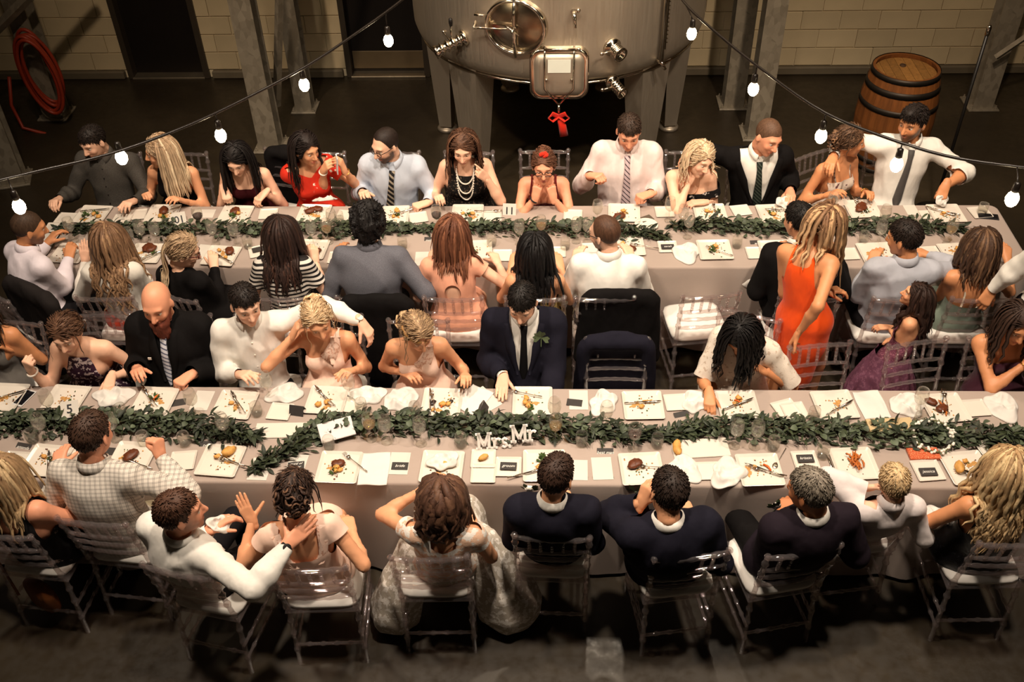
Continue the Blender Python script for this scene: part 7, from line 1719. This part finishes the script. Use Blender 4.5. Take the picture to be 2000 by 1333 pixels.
garland([(492, 918), (560, 880), (640, 832), (760, 826), (900, 834), (1050, 834), (1180, 842), (1312, 852)], 'leafy garland in the middle of the near table, holding the white letters', 5, 240, 1300, .08, (.1, .6, .6, .3, .4, .4, .2))
garland([(1296, 856), (1380, 834), (1520, 836), (1680, 846), (1850, 850), (2060, 852)], 'leafy garland at the right of the near table under the flower crown', 6, 210, 1100, .085, (.2, .3, .4, .3, .2))

# ================================================================ jackets over chairs, handbag, loose cloths
def chair_jacket(c, yaw, mat, label, w=.235, low=.30, leafy=False):
    a = math.radians(yaw); f = np.array([math.sin(a), math.cos(a), 0]); rt_ = np.array([f[1], -f[0], 0]); z = np.array([0, 0, 1.]); b = np.array([c[0], c[1], 0])-f*.262
    P = [cone('j', b-rt_*w*.72+z*.90, b+rt_*w*.72+z*.90, .050, .050, .04), cone('j', b-rt_*w*.62+z*.85-f*.02, b-rt_*w*.68+z*low-f*.035, .055, .06, .05, (f, .55)), cone('j', b+rt_*w*.62+z*.85-f*.02, b+rt_*w*.68+z*low-f*.035, .055, .06, .05, (f, .55)),
         cone('j', b+z*.84-f*.02, b+z*low-f*.04, .12, .135, .08, (f, .3)), cone('j', b-rt_*w*.85+z*.86, b-rt_*w*1.02+z*.38-f*.01, .05, .042, .03), cone('j', b+rt_*w*.85+z*.86, b+rt_*w*1.02+z*.38-f*.01, .05, .042, .03)]
    SEED[0] += 1; V, Q = sdf_mesh(P, 0, .017, wrinkle(SEED[0], .004, .12)); O = b.copy(); o = link('draped_jacket', npmesh('draped_jacket', V-O, [Q], [mat]), None, O); tag(o, label, 'jacket'); return o
def back_of(px, py, yaw): 
    p = at(px, py, .93); a = math.radians(yaw); return p+np.array([math.sin(a), math.cos(a), 0])*.265
chair_jacket(JC, 180, NAVY, 'navy jacket hung over the empty chair beside the groomsman', .225)
chair_jacket(back_of(733, 582, 0), 0, BLACK, 'black jacket hung on the chair behind the guest in slate grey'); chair_jacket(back_of(1212, 572, 0), 0, BLACK, 'black jacket hung on the chair behind the guest in crisp white', .25); chair_jacket(back_of(52, 560, 30), 30, cloth('charcoal_wool', (38, 34, 33)), 'charcoal jacket hung on the chair at the left table end', .25)
chair_jacket(JM, 196, BLACK, 'black jacket on a chair between the maroon top and the red top', .18)
# handbag on its strap
hp = at(84, 1165, .20); hb = empty('handbag', (hp[0], hp[1], 0)); tag(hb, 'brown leather handbag hanging from the chair at the lower left', 'bag'); m_lea = M('brown_leather', (128, 74, 38), .5, var=.25, vscale=20, bump=.1)
V, Q = sdf_mesh([ell('b', (0, 0, .20), rotz(.5), (.13, .05, .12), .03), ell('b', (0, 0, .26), rotz(.5), (.12, .035, .06), .03)], 0, .011, wrinkle(3, .002, .08)); link('bag_body', npmesh('bag_body', V, [Q], [m_lea]), hb)
MB().tube([(-.09, -.05, .28), (-.17, .03, .55), (-.25, .1, .88), (-.2, .14, .9), (-.06, .07, .55), (.08, .05, .28)], .007, 6, flat=(1.4, .5)).build('strap', m_lea, hb, True)
# cloths in laps and hands
def cloth_at(px, py, z, rot, label, sc=1.0, tilt=(0, 0), k=0, mat=None):
    p = at(px, py, z); o = link('napkin', NPM[k], None, p, (math.radians(tilt[0]), math.radians(tilt[1]), math.radians(rot))); o.scale = (sc,)*3; tag(o, label, 'napkin', 'white napkins'); return o
nq = RT.handL[0]+RT.handL[1][:, 1]*.07; nk = link('napkin', NPM[1], None, nq-np.array([0, .02, .03]), (.9, 0, .3)); nk.scale = (.55,)*3; tag(nk, 'white napkin clutched by the guest with the grey tie', 'napkin', 'white napkins'); cloth_at(1530, 395, .80, 30, 'white napkin at the hand of the guest in the open black jacket', .6, (30, 0), 2); cloth_at(1830, 1012, .66, 40, 'white folded programme cloth on the lap of the guest in sequins', .9, (0, 8), 3); cloth_at(430, 1024, .84, 40, 'white napkin in the hand of the guest stretching an arm', .6, (30, 10), 4); cloth_at(635, 392, .78, 10, 'beige napkin on the lap of the guest in red', .8, (-30, 0), 0)
cloth_at(1478, 548, .62, 20, 'pale napkin hanging from the lap of the guest behind the orange dress', 1.1, (50, 0), 2)
